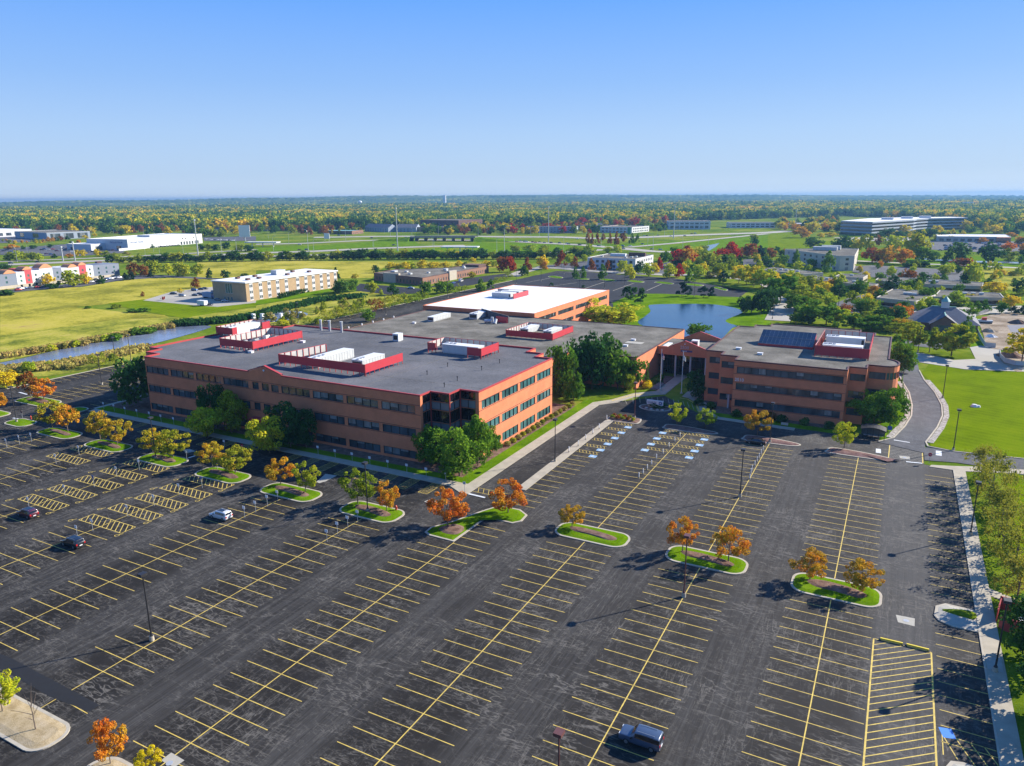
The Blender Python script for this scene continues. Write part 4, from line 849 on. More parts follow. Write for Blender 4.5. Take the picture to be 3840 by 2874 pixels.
# panelled hotel at the left
t = thing('hotel', 'long three-storey hotel at far left, panels of grey, white and crimson under curved orange roofs', 'building', (-560, 320, 0))
hx = lambda y: -552-(y-270)*.085
segs = [(258, 294, 'hotel_grey', 10.4), (294, 300, 'white_wall', 11), (300, 305, 'crimson_wall', 12.2), (305, 311, 'white_wall', 11), (311, 321, 'white_wall', 12.2), (321, 328, 'hotel_grey', 11), (328, 342, 'white_wall', 10.8), (342, 348, 'crimson_wall', 11.8), (348, 354, 'white_wall', 10.8), (354, 377, 'hotel_grey', 10.4)]
for a, b, m_, h in segs:
    mb = MB(); ops = [((b-a)*f-.7, (b-a)*f+.7, z, z+1.6) for f in ([.2, .5, .8] if b-a > 12 else ([.3, .7] if b-a > 8 else [.5])) for z in (3.8, 7.)]
    facade(mb, (hx(a), a), (hx(b), b), 2.2, h, ops, .15)
    x2 = -20; mb.quad((hx(a)+x2, a, h), (hx(a), a, h), (hx(b), b, h), (hx(b)+x2, b, h)); mb.quad((hx(a)+x2, a, 0), (hx(a), a, 0), (hx(a), a, h), (hx(a)+x2, a, h)); mb.quad((hx(b), b, 0), (hx(b)+x2, b, 0), (hx(b)+x2, b, h), (hx(b), b, h))
    wl = mb.build('wall_panel', m_, t)
    for o in ops:
        window(wl, (hx(a), a), (hx(b), b), o, 2, 'glass_teal', 'white_metal', dep=.12, fr_=False)
mb = MB()
for a, b, m_, h in segs: facade(mb, (hx(a)+.1, a), (hx(b)+.1, b), 0, 2.2, [((b-a)*.3, (b-a)*.3+1.6, .2, 1.9)], .1)
mb.build('stone_base', 'stone_wall', t)
for a, b, h in ((285, 294, 10.6), (298.6, 306, 12.2), (311, 321, 12.3), (333, 341, 10.9), (341.4, 348.6, 11.8)):
    mb = MB(); k = 10
    for i in range(k):
        f0, f1 = i/k, (i+1)/k; y0_, y1_ = a+(b-a)*f0, a+(b-a)*f1; s = (b-a)*.28; z0_, z1_ = h+s*math.sin(math.pi*f0), h+s*math.sin(math.pi*f1)
        mb.add([(hx(y0_)+.3, y0_, z0_), (hx(y1_)+.3, y1_, z1_), (hx(y1_)-9, y1_, z1_), (hx(y0_)-9, y0_, z0_)], [(0, 1, 2, 3)]); mb.quad((hx(y0_)+.25, y0_, h-.2), (hx(y1_)+.25, y1_, h-.2), (hx(y1_)+.25, y1_, z1_), (hx(y0_)+.25, y0_, z0_))
    mb.build('arched_roof', 'orange_roof', t)
for y in (275, 318, 352, 366): roofbox(t, hx(y)-10, y, 11, 3, 4, 1.5, 'dark_trim')
# white showroom with blue lettering
a, b, c = (-918, 578), (-849, 586), (-888, 729)
d_ = (a[0]+(c[0]-b[0]), a[1]+(c[1]-b[1]))
t, _ = building('showroom', 'large white windowless showroom with blue lettering, beside the highway at left', [a, b, c, d_], 13.2, 'white_wall', 'white_roof', 'white_wall', side={1: [(100+i*6, 103.6+i*6, .4, 4.6, 1, 'glass', False) for i in range(7)]+[(104, 107, 8, 9.2, 1, 'glass_dark', False), (110, 113, 8, 9.2, 1, 'glass_dark', False), (128, 131, 8, 9.2, 1, 'glass_dark', False)], 0: [(20, 28, .2, 5, 1, 'glass_dark', False), (50, 58, .2, 5, 1, 'glass_dark', False)]})
dv = Vector((c[0]-b[0], c[1]-b[1], 0)).normalized(); nv = Vector((dv.y, -dv.x, 0))
text(t, 'McGrath Honda', Vector((b[0], b[1], 8.0))+dv*5+nv*.1, dv, 3.4, 'sign_blue', depth=.1)
dv2 = Vector((b[0]-a[0], b[1]-a[1], 0)).normalized(); text(t, 'McGrath Honda', Vector((a[0], a[1], 8.3))+dv2*40+Vector((dv2.y, -dv2.x, 0))*.1, dv2, 3.2, 'sign_blue', depth=.1)
q = Vector((b[0], b[1], 0))-dv*16; MB().bar((q.x, q.y, 0), (q.x+dv.x*34, q.y+dv.y*34, 0), .6, 3.0).build('low_wall', 'white_wall', t)
MB().box(-905, 640, 13, -880, 690, 15).build('roof_screen', 'unit_grey', t)
t, _ = building('service_building', 'small white flat-roofed workshop left of the large white showroom', rq(-925, 556, -884, 561, 42), 8, 'white_wall', 'white_roof', 'white_wall', side={1: [(6, 16, .3, 5, 1, 'glass', False), (24, 34, .3, 5, 1, 'glass', False)], 0: [(6, 10, .3, 4, 1, 'glass', False)]})
t, _ = building('showroom', 'pale grey and white car showroom at far left before the forest', rq(-1330, 715, -1208, 697, 66), 11, 'pale_blue_wall', 'grey_roof', 'white_wall', side={0: [(20, 36, 2, 9, 3, 'glass_dark', False), (70, 92, 2, 9, 3, 'glass_dark', False)], 1: [(5, 20, 1, 9, 4, 'glass', False), (25, 40, 1, 9, 4, 'glass', False), (46, 62, 1, 9, 4, 'glass', False)]})
t, _ = pbuild('showroom', 'white showroom cut by the left edge, tan roof base before the forest', rq(-1520, 690, -1380, 692, 80), 12, 'white_wall', 'white_roof', 'white_wall', [(2, 7)], bay=14, ww=9)
# white two-storey office beyond the rear car park
t, _ = pbuild('white_office', 'white two-storey office with square dark windows, behind the rear car park', [(-240, 592), (-197, 592.5), (-197, 642), (-240, 642)], 9.3, 'white_wall', 'grey_roof', 'white_wall', [(1.2, 3.4), (5.2, 7.4)], bay=5, ww=2.6)
MB().box(-229, 618, 9, -215, 622, 11.2).build('rooftop_unit', 'unit_white', t); MB().box(-214, 624, 9, -199, 627, 12).build('rooftop_screen', 'dark_trim', t)
for x, y in ((-232, 606), (-205, 606), (-209, 602), (-203, 612)): roofbox(t, x, y, 9, 2, 2, 1.2, 'unit_grey')
MB().box(-222, 591.6, 0, -217.5, 592.3, 7.6).build('door', 'glass_dark', t)
# cream office
t, _ = pbuild('cream_office', 'cream three-storey office with two tall rooftop screens and a conifer at its front', [(-96, 718), (-44, 650), (-34, 658), (-36, 748), (-52, 752)], 12.2, 'cream', 'grey_roof', 'cream', [(.8, 3.), (4.6, 6.6), (8.4, 10.2)], bay=9, ww=3)
MB().box(-72, 716, 12, -52, 722, 15).build('rooftop_screen', 'unit_grey', t); MB().box(-66, 728, 12, -50, 734, 15.5).build('rooftop_screen', 'unit_grey', t)
# long striped office
pts = [(-92, 1291), (-45, 1249), (11, 1389), (15, 1420), (33, 1465), (95, 1535), (70, 1570), (0, 1530), (-60, 1440)]
t = thing('striped_office', 'very long low-rise office with white and dark blue horizontal bands, beyond yellow trees at right', 'building', (0, 1400, 0))
for k in range(4):
    z = .6+k*5
    mb = MB()
    for i in range(5): facade(mb, pts[i], pts[i+1], z+2.6, z+5, [])
    mb.build('white_band', 'pale_blue_wall', t)  # white wall given a blue-grey colour that carries its shade
    mb = MB()
    ins = inset(pts, .8)
    for i in range(5): facade(mb, ins[i], ins[i+1], z-1, z+2.8, [])
    mb.build('window_band', 'glass_dark', t)
MB().add([(p[0], p[1], 20.6) for p in pts], [tuple(range(len(pts)))]).build('roof', 'white_roof', t)
for x, y in ((-28, 1372), (0, 1440), (28, 1490)): MB().box(x-9, y-7, 20.6, x+9, y+7, 24).build('plant_room', 'white_wall', t)
t, _ = pbuild('low_office', 'low white building with an orange corner before the parked cars, right of the striped office', [(38, 1120), (120, 1130), (120, 1200), (38, 1180)], 7, 'cream', 'white_roof', 'white_wall', [(1, 4)], bay=8, ww=5); MB().box(104, 1119.4, 2, 119, 1131, 6.5).build('orange_corner', 'orange_roof', t)
t, _ = pbuild('warehouse', 'grey warehouse cut by the right edge of the picture', rq(128, 1060, 230, 1040, 90), 15, 'pale_blue_wall', 'grey_roof', 'grey_wall', [(2, 4)], bay=16, ww=4)
# far offices and houses in front of the forest
for nm, lb, pl, h, wl, rf, rows_, bay, ww in (
    ('grey_hotel', 'wide grey three-storey hotel with brown roof before the forest at centre', rq(-590, 1161, -502, 1180, 26), 11, 'pale_blue_wall', 'shingle', [(1.5, 3), (4.6, 6), (7.8, 9.4)], 6, 2.4),
    ('white_office', 'white two-storey office with a slanting roofline, across the highway left of the tall mast', rq(-470, 1215, -410, 1208, 70), 10, 'white_wall', 'grey_roof', [(1.5, 3.6), (5.8, 7.8)], 7, 4.5),
    ('white_office', 'white office with tall glazed entrances, across the highway right of the tall mast', rq(-394, 1372, -322, 1398, 60), 15, 'white_wall', 'grey_roof', [(2, 6.5), (9.5, 12)], 9, 6.5),
    ('white_office', 'long low white office farthest right of the pale ones across the highway', rq(-300, 1470, -222, 1500, 50), 10, 'white_wall', 'grey_roof', [(1.5, 4), (6, 8)], 9, 6.5),
    ('white_office', 'small pale office beyond the green hill, left of yellow trees', rq(-205, 1500, -140, 1480, 40), 9, 'pale_blue_wall', 'white_roof', [(1.5, 4), (5.5, 7.5)], 9, 6),
    ('brick_block', 'four-storey dark red brick block with a pink side wall, left of centre before the forest', rq(-845, 1210, -752, 1203, 80), 19, 'dark_brick', 'grey_roof', [(3, 5), (7.5, 9.5), (12, 14)], 8, 4.5),
    ('brick_house', 'low brick restaurant with a green roof, at the highway junction left of centre', rq(-905, 1000, -850, 1010, 40), 6, 'brown_brick', 'green_copper', [(1, 3)], 6, 2.5),
    ('brick_house', 'pinkish low brick building behind the orange trees before the forest', rq(-800, 1120, -752, 1150, 30), 9, 'tan_brick', 'shingle', [(1, 3), (5, 7)], 6, 2.5),
    ('brick_house', 'low pink-brown building under red trees, between the grey hotel and the white office', rq(-545, 1290, -480, 1290, 40), 9, 'brown_brick', 'grey_roof', [(1, 3), (5, 7)], 7, 3)):
    pbuild(nm, lb, pl, h, wl, rf, 'white_wall' if 'white' in wl else 'dark_trim', rows_, bay=bay, ww=ww)
def gable_house(name, label, ax, ay, bx, by, dep, h, rise_, wall, roof, group=None, hip=False):
    P = rq(ax, ay, bx, by, dep); t = thing(name, label, 'house', (ax, ay, 0), group); mb = MB()
    mb.prism(P, 0, h, top=False)
    A, B, C_, D = [Vector((p[0], p[1], h)) for p in P]; k = .28 if hip else 0.; m1 = (A+D)/2+(B-A)*k; m2 = (B+C_)/2-(B-A)*k; m1.z = m2.z = h+rise_
    if not hip: mb.add([tuple(A), tuple(m1), tuple(D)], [(0, 1, 2)]); mb.add([tuple(B), tuple(C_), tuple(m2)], [(0, 1, 2)])
    mb.build('wall', wall, t)
    f = [(A, B, m2, m1), (C_, D, m1, m2)]+([(B, C_, m2), (D, A, m1)] if hip else [])
    rb = MB()
    for q in f: rb.add([tuple(Vector(v)+(Vector(v)-(A+C_)/2).normalized()*.6) if v.z < h+.1 else tuple(v+Vector((0, 0, .15))) for v in q], [tuple(range(len(q)))])
    rb.build('roof', roof, t)
    L = (B-A).length; d = (B-A).normalized(); nr = Vector((d.y, -d.x, 0))
    for j in range(max(1, int(L/7))):
        s = 2.5+j*7
        for z in ([1] if h < 5 else [1, 4.4]):
            if s+2 < L: q = A+d*s+nr*.06; MB().add([(q.x, q.y, z), (q.x+d.x*1.8, q.y+d.y*1.8, z), (q.x+d.x*1.8, q.y+d.y*1.8, z+1.5), (q.x, q.y, z+1.5)], [(0, 1, 2, 3)]).build('window', 'glass', t)
    return t
gable_house('apartment_house', 'blue-grey gabled apartment house, left of the two before the forest, near the tall mast', -905, 1112, -840, 1100, 22, 8, 6, 'pale_blue_wall', 'shingle')
gable_house('apartment_house', 'blue-grey gabled apartment house with a brown roof, right of the two near the tall mast', -832, 1112, -792, 1120, 22, 8, 6, 'pale_blue_wall', 'shingle')
for k, (x, s, y) in enumerate((('1', 1850, 385), ('1', 1990, 380), ('1', 2060, 388), ('2', 60, 370), ('2', 255, 365), ('3', 700, 345), ('3', 600, 335))):
    p = G(x, s, y+12); gable_house('house', ['pale house with a grey roof at the forest edge, left group, leftmost', 'pale-roofed house at the forest edge, left group, second', 'small white house at the forest edge, left group, third', 'grey-roofed house at the forest edge, behind the highway lamps', 'brown-roofed house at the forest edge, beside a yellow tree', 'pinkish house behind trees, right of the grey hotel', 'grey-roofed house right beside the grey hotel'][k], p[0], p[1], p[0]+16, p[1]+5, 12, 5, 4, 'cream', 'shingle', 'houses at the forest edge')
# grey stone single-storey offices on the right
def low(label, pl, h=4.8, nb=5, band=True):
    t, _ = pbuild('low_office', label, pl, h, 'stone_wall', 'grey_roof', 'cream', [(.8, 2.6)], band=band, gm='glass_dark', par_h=.3, group='low grey stone offices on the right')
    cx = sum(p[0] for p in pl)/len(pl); cy = sum(p[1] for p in pl)/len(pl); dx = (pl[1][0]-pl[0][0])*.12; dy = (pl[1][1]-pl[0][1])*.12
    for j in range(nb): roofbox(t, cx+dx*(j-nb/2+.5), cy+dy*(j-nb/2+.5), h-.3, 2.2, 2, 1.3)
    return t
low('low grey stone office with rooftop boxes, directly behind the hip-roofed brick building', [(-10, 449), (9, 440), (19, 474), (16, 492), (-3, 494)], 4.9, 3)
low('long low grey stone office right of a round yellow tree, behind the construction fence', [(18, 468), (52, 480), (52, 500), (22, 502)], 4.6, 4)
low('low grey stone office, farther one at right beside the bright yellow trees', [(-14, 545), (14, 532), (46, 534), (48, 556), (-12, 572)], 4.8, 4)
low('low grey stone office left of the crimson tree, behind the belt of trees', [(-62, 540), (-14, 510), (-11, 522), (-52, 560)], 4.6, 4)
low('long low grey office below the cream building, partly behind green trees', [(-98, 592), (-62, 568), (-50, 584), (-88, 612)], 4.6, 4)
low('small low stone office at centre right between trees', [(-40, 560), (-22, 556), (-20, 576), (-38, 580)], 4.8, 1)
# hip-roofed brick building with copper cupola
t = thing('hip_roof_building', 'small brick building with grey hip roof and green cupola beside the construction site', 'building', (18, 384, 0))
x0, y0_, x1, y1_ = 6, 377, 33, 398; h = 3.6
MB().prism(rc(x0, y0_, x1, y1_), 0, h, top=False).build('wall', 'brown_brick', t)
rb = MB(); o = 1.0; A = (x0-o, y0_-o, h-.2); B = (x1+o, y0_-o, h-.2); C_ = (x1+o, y1_+o, h-.2); D = (x0-o, y1_+o, h-.2); m1 = (15, 387.5, h+6); m2 = (24, 387.5, h+6)
for q in ((A, B, m2, m1), (C_, D, m1, m2), (B, C_, m2), (D, A, m1)): rb.add(q, [tuple(range(len(q)))])
rb.build('roof', 'shingle', t)
MB().add([(15, 373.5, 0), (25, 373.5, 0), (25, 373.5, 3.6), (20, 373.5, 7), (15, 373.5, 3.6), (15, 378, 0), (25, 378, 0), (25, 378, 3.6), (15, 378, 3.6)], [(0, 1, 2, 3, 4), (1, 6, 7, 2), (5, 0, 4, 8)]).build('front_gable', 'brown_brick', t)
MB().add([(14, 372.8, 3.2), (20, 372.8, 7.4), (20, 386, 7.4), (14, 379, 3.2), (26, 372.8, 3.2), (26, 379, 3.2)], [(0, 1, 2, 3), (1, 4, 5, 2)]).build('gable_roof', 'shingle', t)
MB().bar((20, 372.7, 7.35), (20, 386, 7.35), .5, .25).box(14.5, 387.2, h+5.9, 24.5, 387.8, h+6.2).build('ridge', 'green_copper', t)
c_ = MB().box(18.4, 385.9, h+5.5, 21.6, 389.1, h+8.4).build('cupola', 'white_wall', t)
MB().tube((20, 387.5, h+8.4), (20, 387.5, h+9.6), 2.1, 1.2, 10).tube((20, 387.5, h+9.6), (20, 387.5, h+10.8), 1.2, .1, 10).build('dome', 'green_copper', c_)
MB().box(17, 373.3, .2, 23, 373.45, 3).build('window', 'glass', t)
# highway bridge
t = thing('highway_bridge', 'grey concrete bridge carrying the cross road over the highway, with dark openings', 'bridge', (-590, 900, 0))
a = G('2', 1350, 468); b = G('2', 1905, 470); d = Vector((b[0]-a[0], b[1]-a[1], 0)); n = Vector((-d.y, d.x, 0)).normalized()
MB().bar((a[0], a[1], 4.5), (b[0], b[1], 4.5), 20, 1.2).build('deck', 'concrete', t)
for s in (-1, 1): MB().bar((a[0]+n.x*10*s, a[1]+n.y*10*s, 5.7), (b[0]+n.x*10*s, b[1]+n.y*10*s, 5.7), .5, 1.1).build('railing', 'concrete', t)
for i in range(7):
    p = Vector(a)+d*(i+.5)/7; MB().bar((p.x-n.x*8, p.y-n.y*8, 0), (p.x+n.x*8, p.y+n.y*8, 0), 1.2, 4.5).build('pier', 'concrete', t)
for s, (u, v) in enumerate(((a, -1), (b, 1))):
    p = Vector(u); q = p+d.normalized()*v*60; mb = MB()
    mb.add([tuple(p+n*11+Vector((0, 0, 5.5))), tuple(p-n*11+Vector((0, 0, 5.5))), tuple(q-n*11), tuple(q+n*11), tuple(p+n*24), tuple(p-n*24), tuple(q-n*14), tuple(q+n*14)], [(0, 1, 2, 3), (0, 3, 7, 4), (1, 5, 6, 2), (4, 5, 1, 0)]).build('embankment', 'lawn', t)
t = thing('fuel_canopy', 'small white fuel station canopy on posts below the bridge', 'canopy', (*G('2', 1760, 565)[:2], 0)); p = t.location
MB().bar((p.x-20, p.y-6, 5.2), (p.x+20, p.y+8, 5.2), 12, 1.2).build('canopy', 'white_wall', t)
for i in (-14, 0, 14): MB().box(p.x+i-.4, p.y-.4+i*.35, 0, p.x+i+.4, p.y+.4+i*.35, 5.2).build('post', 'white_metal', t)
t = thing('fuel_canopy', 'white fuel station canopy at the highway edge, left of centre', 'canopy', (*G('2', 60, 520)[:2], 0)); p = t.location
MB().bar((p.x-22, p.y-6, 5.2), (p.x+20, p.y+8, 5.2), 12, 1.2).build('canopy', 'white_wall', t)
for i in (-14, 0, 14): MB().box(p.x+i-.4, p.y-.4+i*.35, 0, p.x+i+.4, p.y+.4+i*.35, 5.2).build('post', 'white_metal', t)
# water towers
def water_tower(x, y, base, h, r, label, cyl=False):
    t = thing('water_tower', label, 'water tower', (x, y, base)); 
    if cyl: MB().tube((x, y, base), (x, y, base+h), r, r, 20).build('tank', 'white_metal', t)
    else:
        MB().tube((x, y, base), (x, y, base+h*.75), r*.35, r*.28, 12).build('stem', 'white_metal', t)
        mb = MB(); pr_ = [(.28, -.8), (.75, -.6), (1, -.1), (.9, .35), (.5, .7), (.05, .8)]
        for (ra, za), (rb_, zb2) in zip(pr_[:-1], pr_[1:]): mb.tube((x, y, base+h*.85+za*r*.8), (x, y, base+h*.85+zb2*r*.8), ra*r, rb_*r, 20, cap=False)
        mb.build('tank', 'white_metal', t, smooth=True)
water_tower(*G('2', 900, 197)[:2], 0, 50, 13, 'white bulb-topped water tower rising from the forest, left of centre')
p = px('2 1637,150')[0]; water_tower(-3050, 4690, 20, 62, 12, 'small white cylindrical water tower on the horizon ridge', True)
water_tower(*G('4', 1718, 200)[:2], 0, 30, 20, 'pale blue-white water tank in the distant forest at right', True)
# ------------------------------------------------------------------ trees
def rand_dirs(n, r):
    v = r.normal(size=(n, 3)); return v/np.linalg.norm(v, axis=1, keepdims=True)
def leaf_mesh(name, cen, nrm, size, r):
    n = len(cen); a = np.cross(nrm, r.normal(size=(n, 3))); a /= np.linalg.norm(a, axis=1, keepdims=True)+1e-9; b = np.cross(nrm, a)
    s = (size*r.uniform(.6, 1.35, n))[:, None]; q = r.uniform(.55, 1., n)[:, None]
    v = np.empty((n, 4, 3)); v[:, 0] = cen-a*s-b*s*q*.7; v[:, 1] = cen+a*s*.8-b*s*q; v[:, 2] = cen+a*s+b*s*q*.8; v[:, 3] = cen-a*s*.7+b*s*q
    me = bpy.data.meshes.new(name); me.vertices.add(4*n); me.vertices.foreach_set('co', v.reshape(-1)); me.loops.add(4*n); me.loops.foreach_set('vertex_index', np.arange(4*n, dtype=np.int32))
    me.polygons.add(n); me.polygons.foreach_set('loop_start', np.arange(0, 4*n, 4, dtype=np.int32)); me.polygons.foreach_set('loop_total', np.full(n, 4, dtype=np.int32)); me.update(); return me
def crown(kind, n, leaf_, seed):
    """unit tree: height 1, crown half-width .5*aspect handled by scaling; returns centres and normals"""
    r = np.random.default_rng(seed); lob = []
    if kind == 'round':
        for _ in range(44):
            d = rand_dirs(1, r)[0]; k = r.uniform(.35, .9); lob.append((d[0]*.40*k, d[1]*.40*k, .56+d[2]*.40*k, r.uniform(.07, .13)))
    elif kind == 'maple':
        for _ in range(40):
            a = r.uniform(0, 6.28); zz = r.uniform(0, 1); w = .42*math.sin(math.pi*(.12+.80*zz))**.8; k = r.uniform(.35, 1.05); lob.append((math.cos(a)*w*k, math.sin(a)*w*k, .36+.56*zz, r.uniform(.045, .105)))
    elif kind == 'cone':
        for _ in range(34):
            zz = r.uniform(0, 1)**1.3; a = r.uniform(0, 6.28); w = .38*(1-zz)**.75+.02; k = r.uniform(.4, 1.); lob.append((math.cos(a)*w*k, math.sin(a)*w*k, .16+.80*zz, .05+.09*(1-zz)))
    elif kind == 'spread':
        for _ in range(40):
            a = r.uniform(0, 6.28); k = r.uniform(0, 1)**.6; zz = r.uniform(0, 1); lob.append((math.cos(a)*.42*k, math.sin(a)*.42*k, .36+.52*zz*(1-.35*k), r.uniform(.07, .12)))
    elif kind == 'pine':
        for _ in range(20):
            zz = r.uniform(0, 1); a = r.uniform(0, 6.28); w = .42*(1-zz)**.5*r.uniform(.3, 1); lob.append((math.cos(a)*w, math.sin(a)*w, .3+.64*zz, r.uniform(.07, .12)))
    elif kind == 'shrub':
        for _ in range(12):
            d = rand_dirs(1, r)[0]; lob.append((d[0]*.3, d[1]*.3, .45+abs(d[2])*.25, r.uniform(.16, .26)))
    elif kind == 'airy':
        for _ in range(34):
            d = rand_dirs(1, r)[0]; k = r.uniform(.4, 1.); lob.append((d[0]*.42*k, d[1]*.42*k, .62+d[2]*.32*k, r.uniform(.06, .12)))
    lob = np.array(lob); p = lob[:, 3]**2; idx = r.choice(len(lob), n, p=p/p.sum()); L = lob[idx]; d = rand_dirs(n, r); rad = r.uniform(.55, 1.08, n)**.6
    if kind == 'airy': rad = r.uniform(.1, 1.3, n)
    fz = .55 if kind in ('spread', 'pine') else .85
    c = L[:, :3]+d*(L[:, 3]*rad)[:, None]*np.array([1, 1, fz]); nn = d*.9+rand_dirs(n, r)*.75; nn /= np.linalg.norm(nn, axis=1, keepdims=True)
    lo = {'round': .1, 'maple': .26, 'cone': .05, 'spread': .24, 'pine': .2, 'shrub': .02, 'airy': .14}[kind]
    z0, z1 = np.percentile(c[:, 2], [.5, 99.6]); c[:, 2] = lo+(c[:, 2]-z0)/(z1-z0)*(1-lo); rr_ = np.percentile(np.hypot(c[:, 0], c[:, 1]), 97); c[:, :2] *= .5/rr_; c[:, 2] = np.maximum(c[:, 2], .02)
    lob[:, 2] = lo+(lob[:, 2]-z0)/(z1-z0)*(1-lo); lob[:, :2] *= .5/rr_
    return leaf_mesh('crown', c, nn, leaf_, r), lob
def trunk_mesh(kind, lob, full=True):
    mb = MB(); tr = .015 if kind != 'airy' else .014
    top = .55
    mb.tube((0, 0, -.02), (0, 0, .2), tr*1.25, tr, 7, cap=False); mb.tube((0, 0, .2), (.01, 0, top), tr, tr*.55, 7, cap=False)
    if full:
        for l in lob[:11]:
            z0 = max(.16, min(.5, l[2]*.6)); mb.tube((0, 0, z0), (l[0]*.55, l[1]*.55, z0+(l[2]-z0)*.6), tr*.45, tr*.28, 4, cap=False); mb.tube((l[0]*.55, l[1]*.55, z0+(l[2]-z0)*.6), (l[0], l[1], l[2]), tr*.28, tr*.12, 4, cap=False)
    me = bpy.data.meshes.new('trunk'); me.from_pydata(mb.v, [], mb.f); me.materials.append(M['bark']); me.update(); return me
PROTO = {}
def proto(kind, lod, var):
    k = (kind, lod, var)
    if k not in PROTO:
        n, lf = {0: (4200, .021), 1: (1500, .034), 2: (600, .052)}[lod]
        if kind == 'airy': n, lf = int(n*.62), lf*.72
        if kind == 'maple': n = int(n*1.0); lf *= .8
        if kind == 'shrub': n = n//3; lf *= 2
        cm, lob = crown(kind, n, lf, 100+var*7+lod+len(kind)*31); cm.materials.append(M['leaf_green']); PROTO[k] = (cm, trunk_mesh(kind, lob, lod < 2))
    return PROTO[k]
NTREE = 0
TQ = []
def tree(kind, p, h, w, leafm, label, name='tree', group=None, cat='tree', lod=None):
    if cat != 'tree' or lod == 0: return plant(kind, p, h, w, leafm, label, name, group, cat, lod)
    q = proj(p); q2 = proj((p[0], p[1], h)); TQ.append((abs(q[1]-q2[1])*w/h*abs(q[1]-q2[1]), (kind, p, h, w, leafm, label, name, group, cat, lod)))
def flush_trees(keep=262):
    TQ.sort(key=lambda q: -q[0])
    for _, a in TQ[:keep]: plant(*a)
    V = []; MI = []; mats = sorted({a[4] for _, a in TQ[keep:]})
    for i, (_, (kind, p, h, w, lm, *_r)) in enumerate(TQ[keep:]):
        cm, _t = proto(kind, 2, i % 3); n = len(cm.vertices); c = np.empty(n*3); cm.vertices.foreach_get('co', c); c = c.reshape(-1, 3); a = random.uniform(0, 6.28); k = w*1.15; ca, sa = math.cos(a), math.sin(a)
        V.append(np.column_stack([(c[:, 0]*ca-c[:, 1]*sa)*k+p[0], (c[:, 0]*sa+c[:, 1]*ca)*k+p[1], c[:, 2]*h])); MI += [mats.index(lm)]*(n//4)
    V = np.concatenate(V); n = len(V)//4; me = bpy.data.meshes.new('distant_trees'); me.vertices.add(4*n); me.vertices.foreach_set('co', V.reshape(-1)); me.loops.add(4*n); me.loops.foreach_set('vertex_index', np.arange(4*n, dtype=np.int32)); me.polygons.add(n); me.polygons.foreach_set('loop_start', np.arange(0, 4*n, 4, dtype=np.int32)); me.polygons.foreach_set('loop_total', np.full(n, 4, dtype=np.int32))
    for m_ in mats: me.materials.append(M[m_])
    me.polygons.foreach_set('material_index', np.array(MI, dtype=np.int32)); me.update(); o = bpy.data.objects.new('distant_trees', me); COL.objects.link(o); o['kind'] = 'stuff'; o['label'] = 'small far-off trees along the highway and before the wood'; o['category'] = 'trees'
def plant(kind, p, h, w, leafm, label, name='tree', group=None, cat='tree', lod=None):
    global NTREE
    NTREE += 1; d = math.hypot(p[0], p[1]); lod = lod if lod is not None else (0 if d < 210 else (1 if d < 420 else 2))
    cm, tm = proto(kind, lod, NTREE % 3)
    t = thing(name, label, cat, (p[0], p[1], p[2] if len(p) > 2 else 0), group, random.uniform(0, 6.28)); k = w*(1.0 if kind == 'maple' else 1.1)
    t.scale = (k, k, h)
    if kind != 'shrub':
        tr = bpy.data.objects.new('trunk', tm); COL.objects.link(tr); tr.parent = t; pass
    c = bpy.data.objects.new('crown' if kind != 'shrub' else 'leaves', cm); COL.objects.link(c); c.parent = t
    c.material_slots[0].link = 'OBJECT'; c.material_slots[0].material = M[leafm]; return t
CNAME = {'leaf_wisp': 'gold-green', 'leaf_maple': 'orange-yellow', 'leaf_orange': 'bright orange', 'leaf_green': 'green', 'leaf_dark': 'dark green', 'leaf_olive': 'olive green', 'leaf_lime': 'lime green', 'leaf_yellow': 'yellow', 'leaf_red': 'crimson', 'leaf_rust': 'rust red', 'leaf_needle': 'blue-green', 'leaf_straw': 'straw'}
KN = {'round': 'round tree', 'maple': 'small tree', 'cone': 'pyramid tree', 'spread': 'spreading tree', 'pine': 'pine', 'shrub': 'bush', 'airy': 'thin-leaved tree'}
CD = {'o': 'leaf_maple', 'O': 'leaf_orange', 'g': 'leaf_green', 'd': 'leaf_dark', 'l': 'leaf_olive', 'L': 'leaf_lime', 'y': 'leaf_yellow', 'r': 'leaf_red', 'R': 'leaf_rust', 'n': 'leaf_needle', 's': 'leaf_straw'}
KD = {'r': 'round', 'm': 'maple', 'c': 'cone', 's': 'spread', 'p': 'pine', 'b': 'shrub', 'a': 'airy'}
def grove(where, data, group, lod=None, f=1.):
    """data: 'tile x,base,top,width,kindcolour ...'; labels are ordered along the picture for each look"""
    it = []; t = None
    for w_ in data.split():
        if ',' not in w_: t = w_; continue
        x, yb, yt, wd_, kc = w_.split(','); it.append((t, float(x), float(yb), float(yt), float(wd_), KD[kc[0]], CD[kc[1]]))
    res = []
    for t, x, yb, yt, wd_, k, c in it:
        p = G(t, x, yb); res.append((proj(p)[0], p, rise(p, t, yt), span(p, t, wd_), k, c))
    groups = {}
    for q in sorted(res, key=lambda q: q[0]): groups.setdefault((q[4], q[5]), []).append(q)
    for (k, c), qs in groups.items():
        for i, q in enumerate(qs):
            od = ordn(i, len(qs)); lb = f"{CNAME[c]} {KN[k]} {where}"+(f", {od}" if od else '')
            tree(k, q[1], max(1.2, q[2]*(1+(f-1)*.5)), max(1., q[3]*f), c, lb, name={'pine': 'pine_tree', 'shrub': 'bush'}.get(k, 'tree'), group=group if len(qs) > 1 else None, cat='bush' if k == 'shrub' else 'tree', lod=lod)
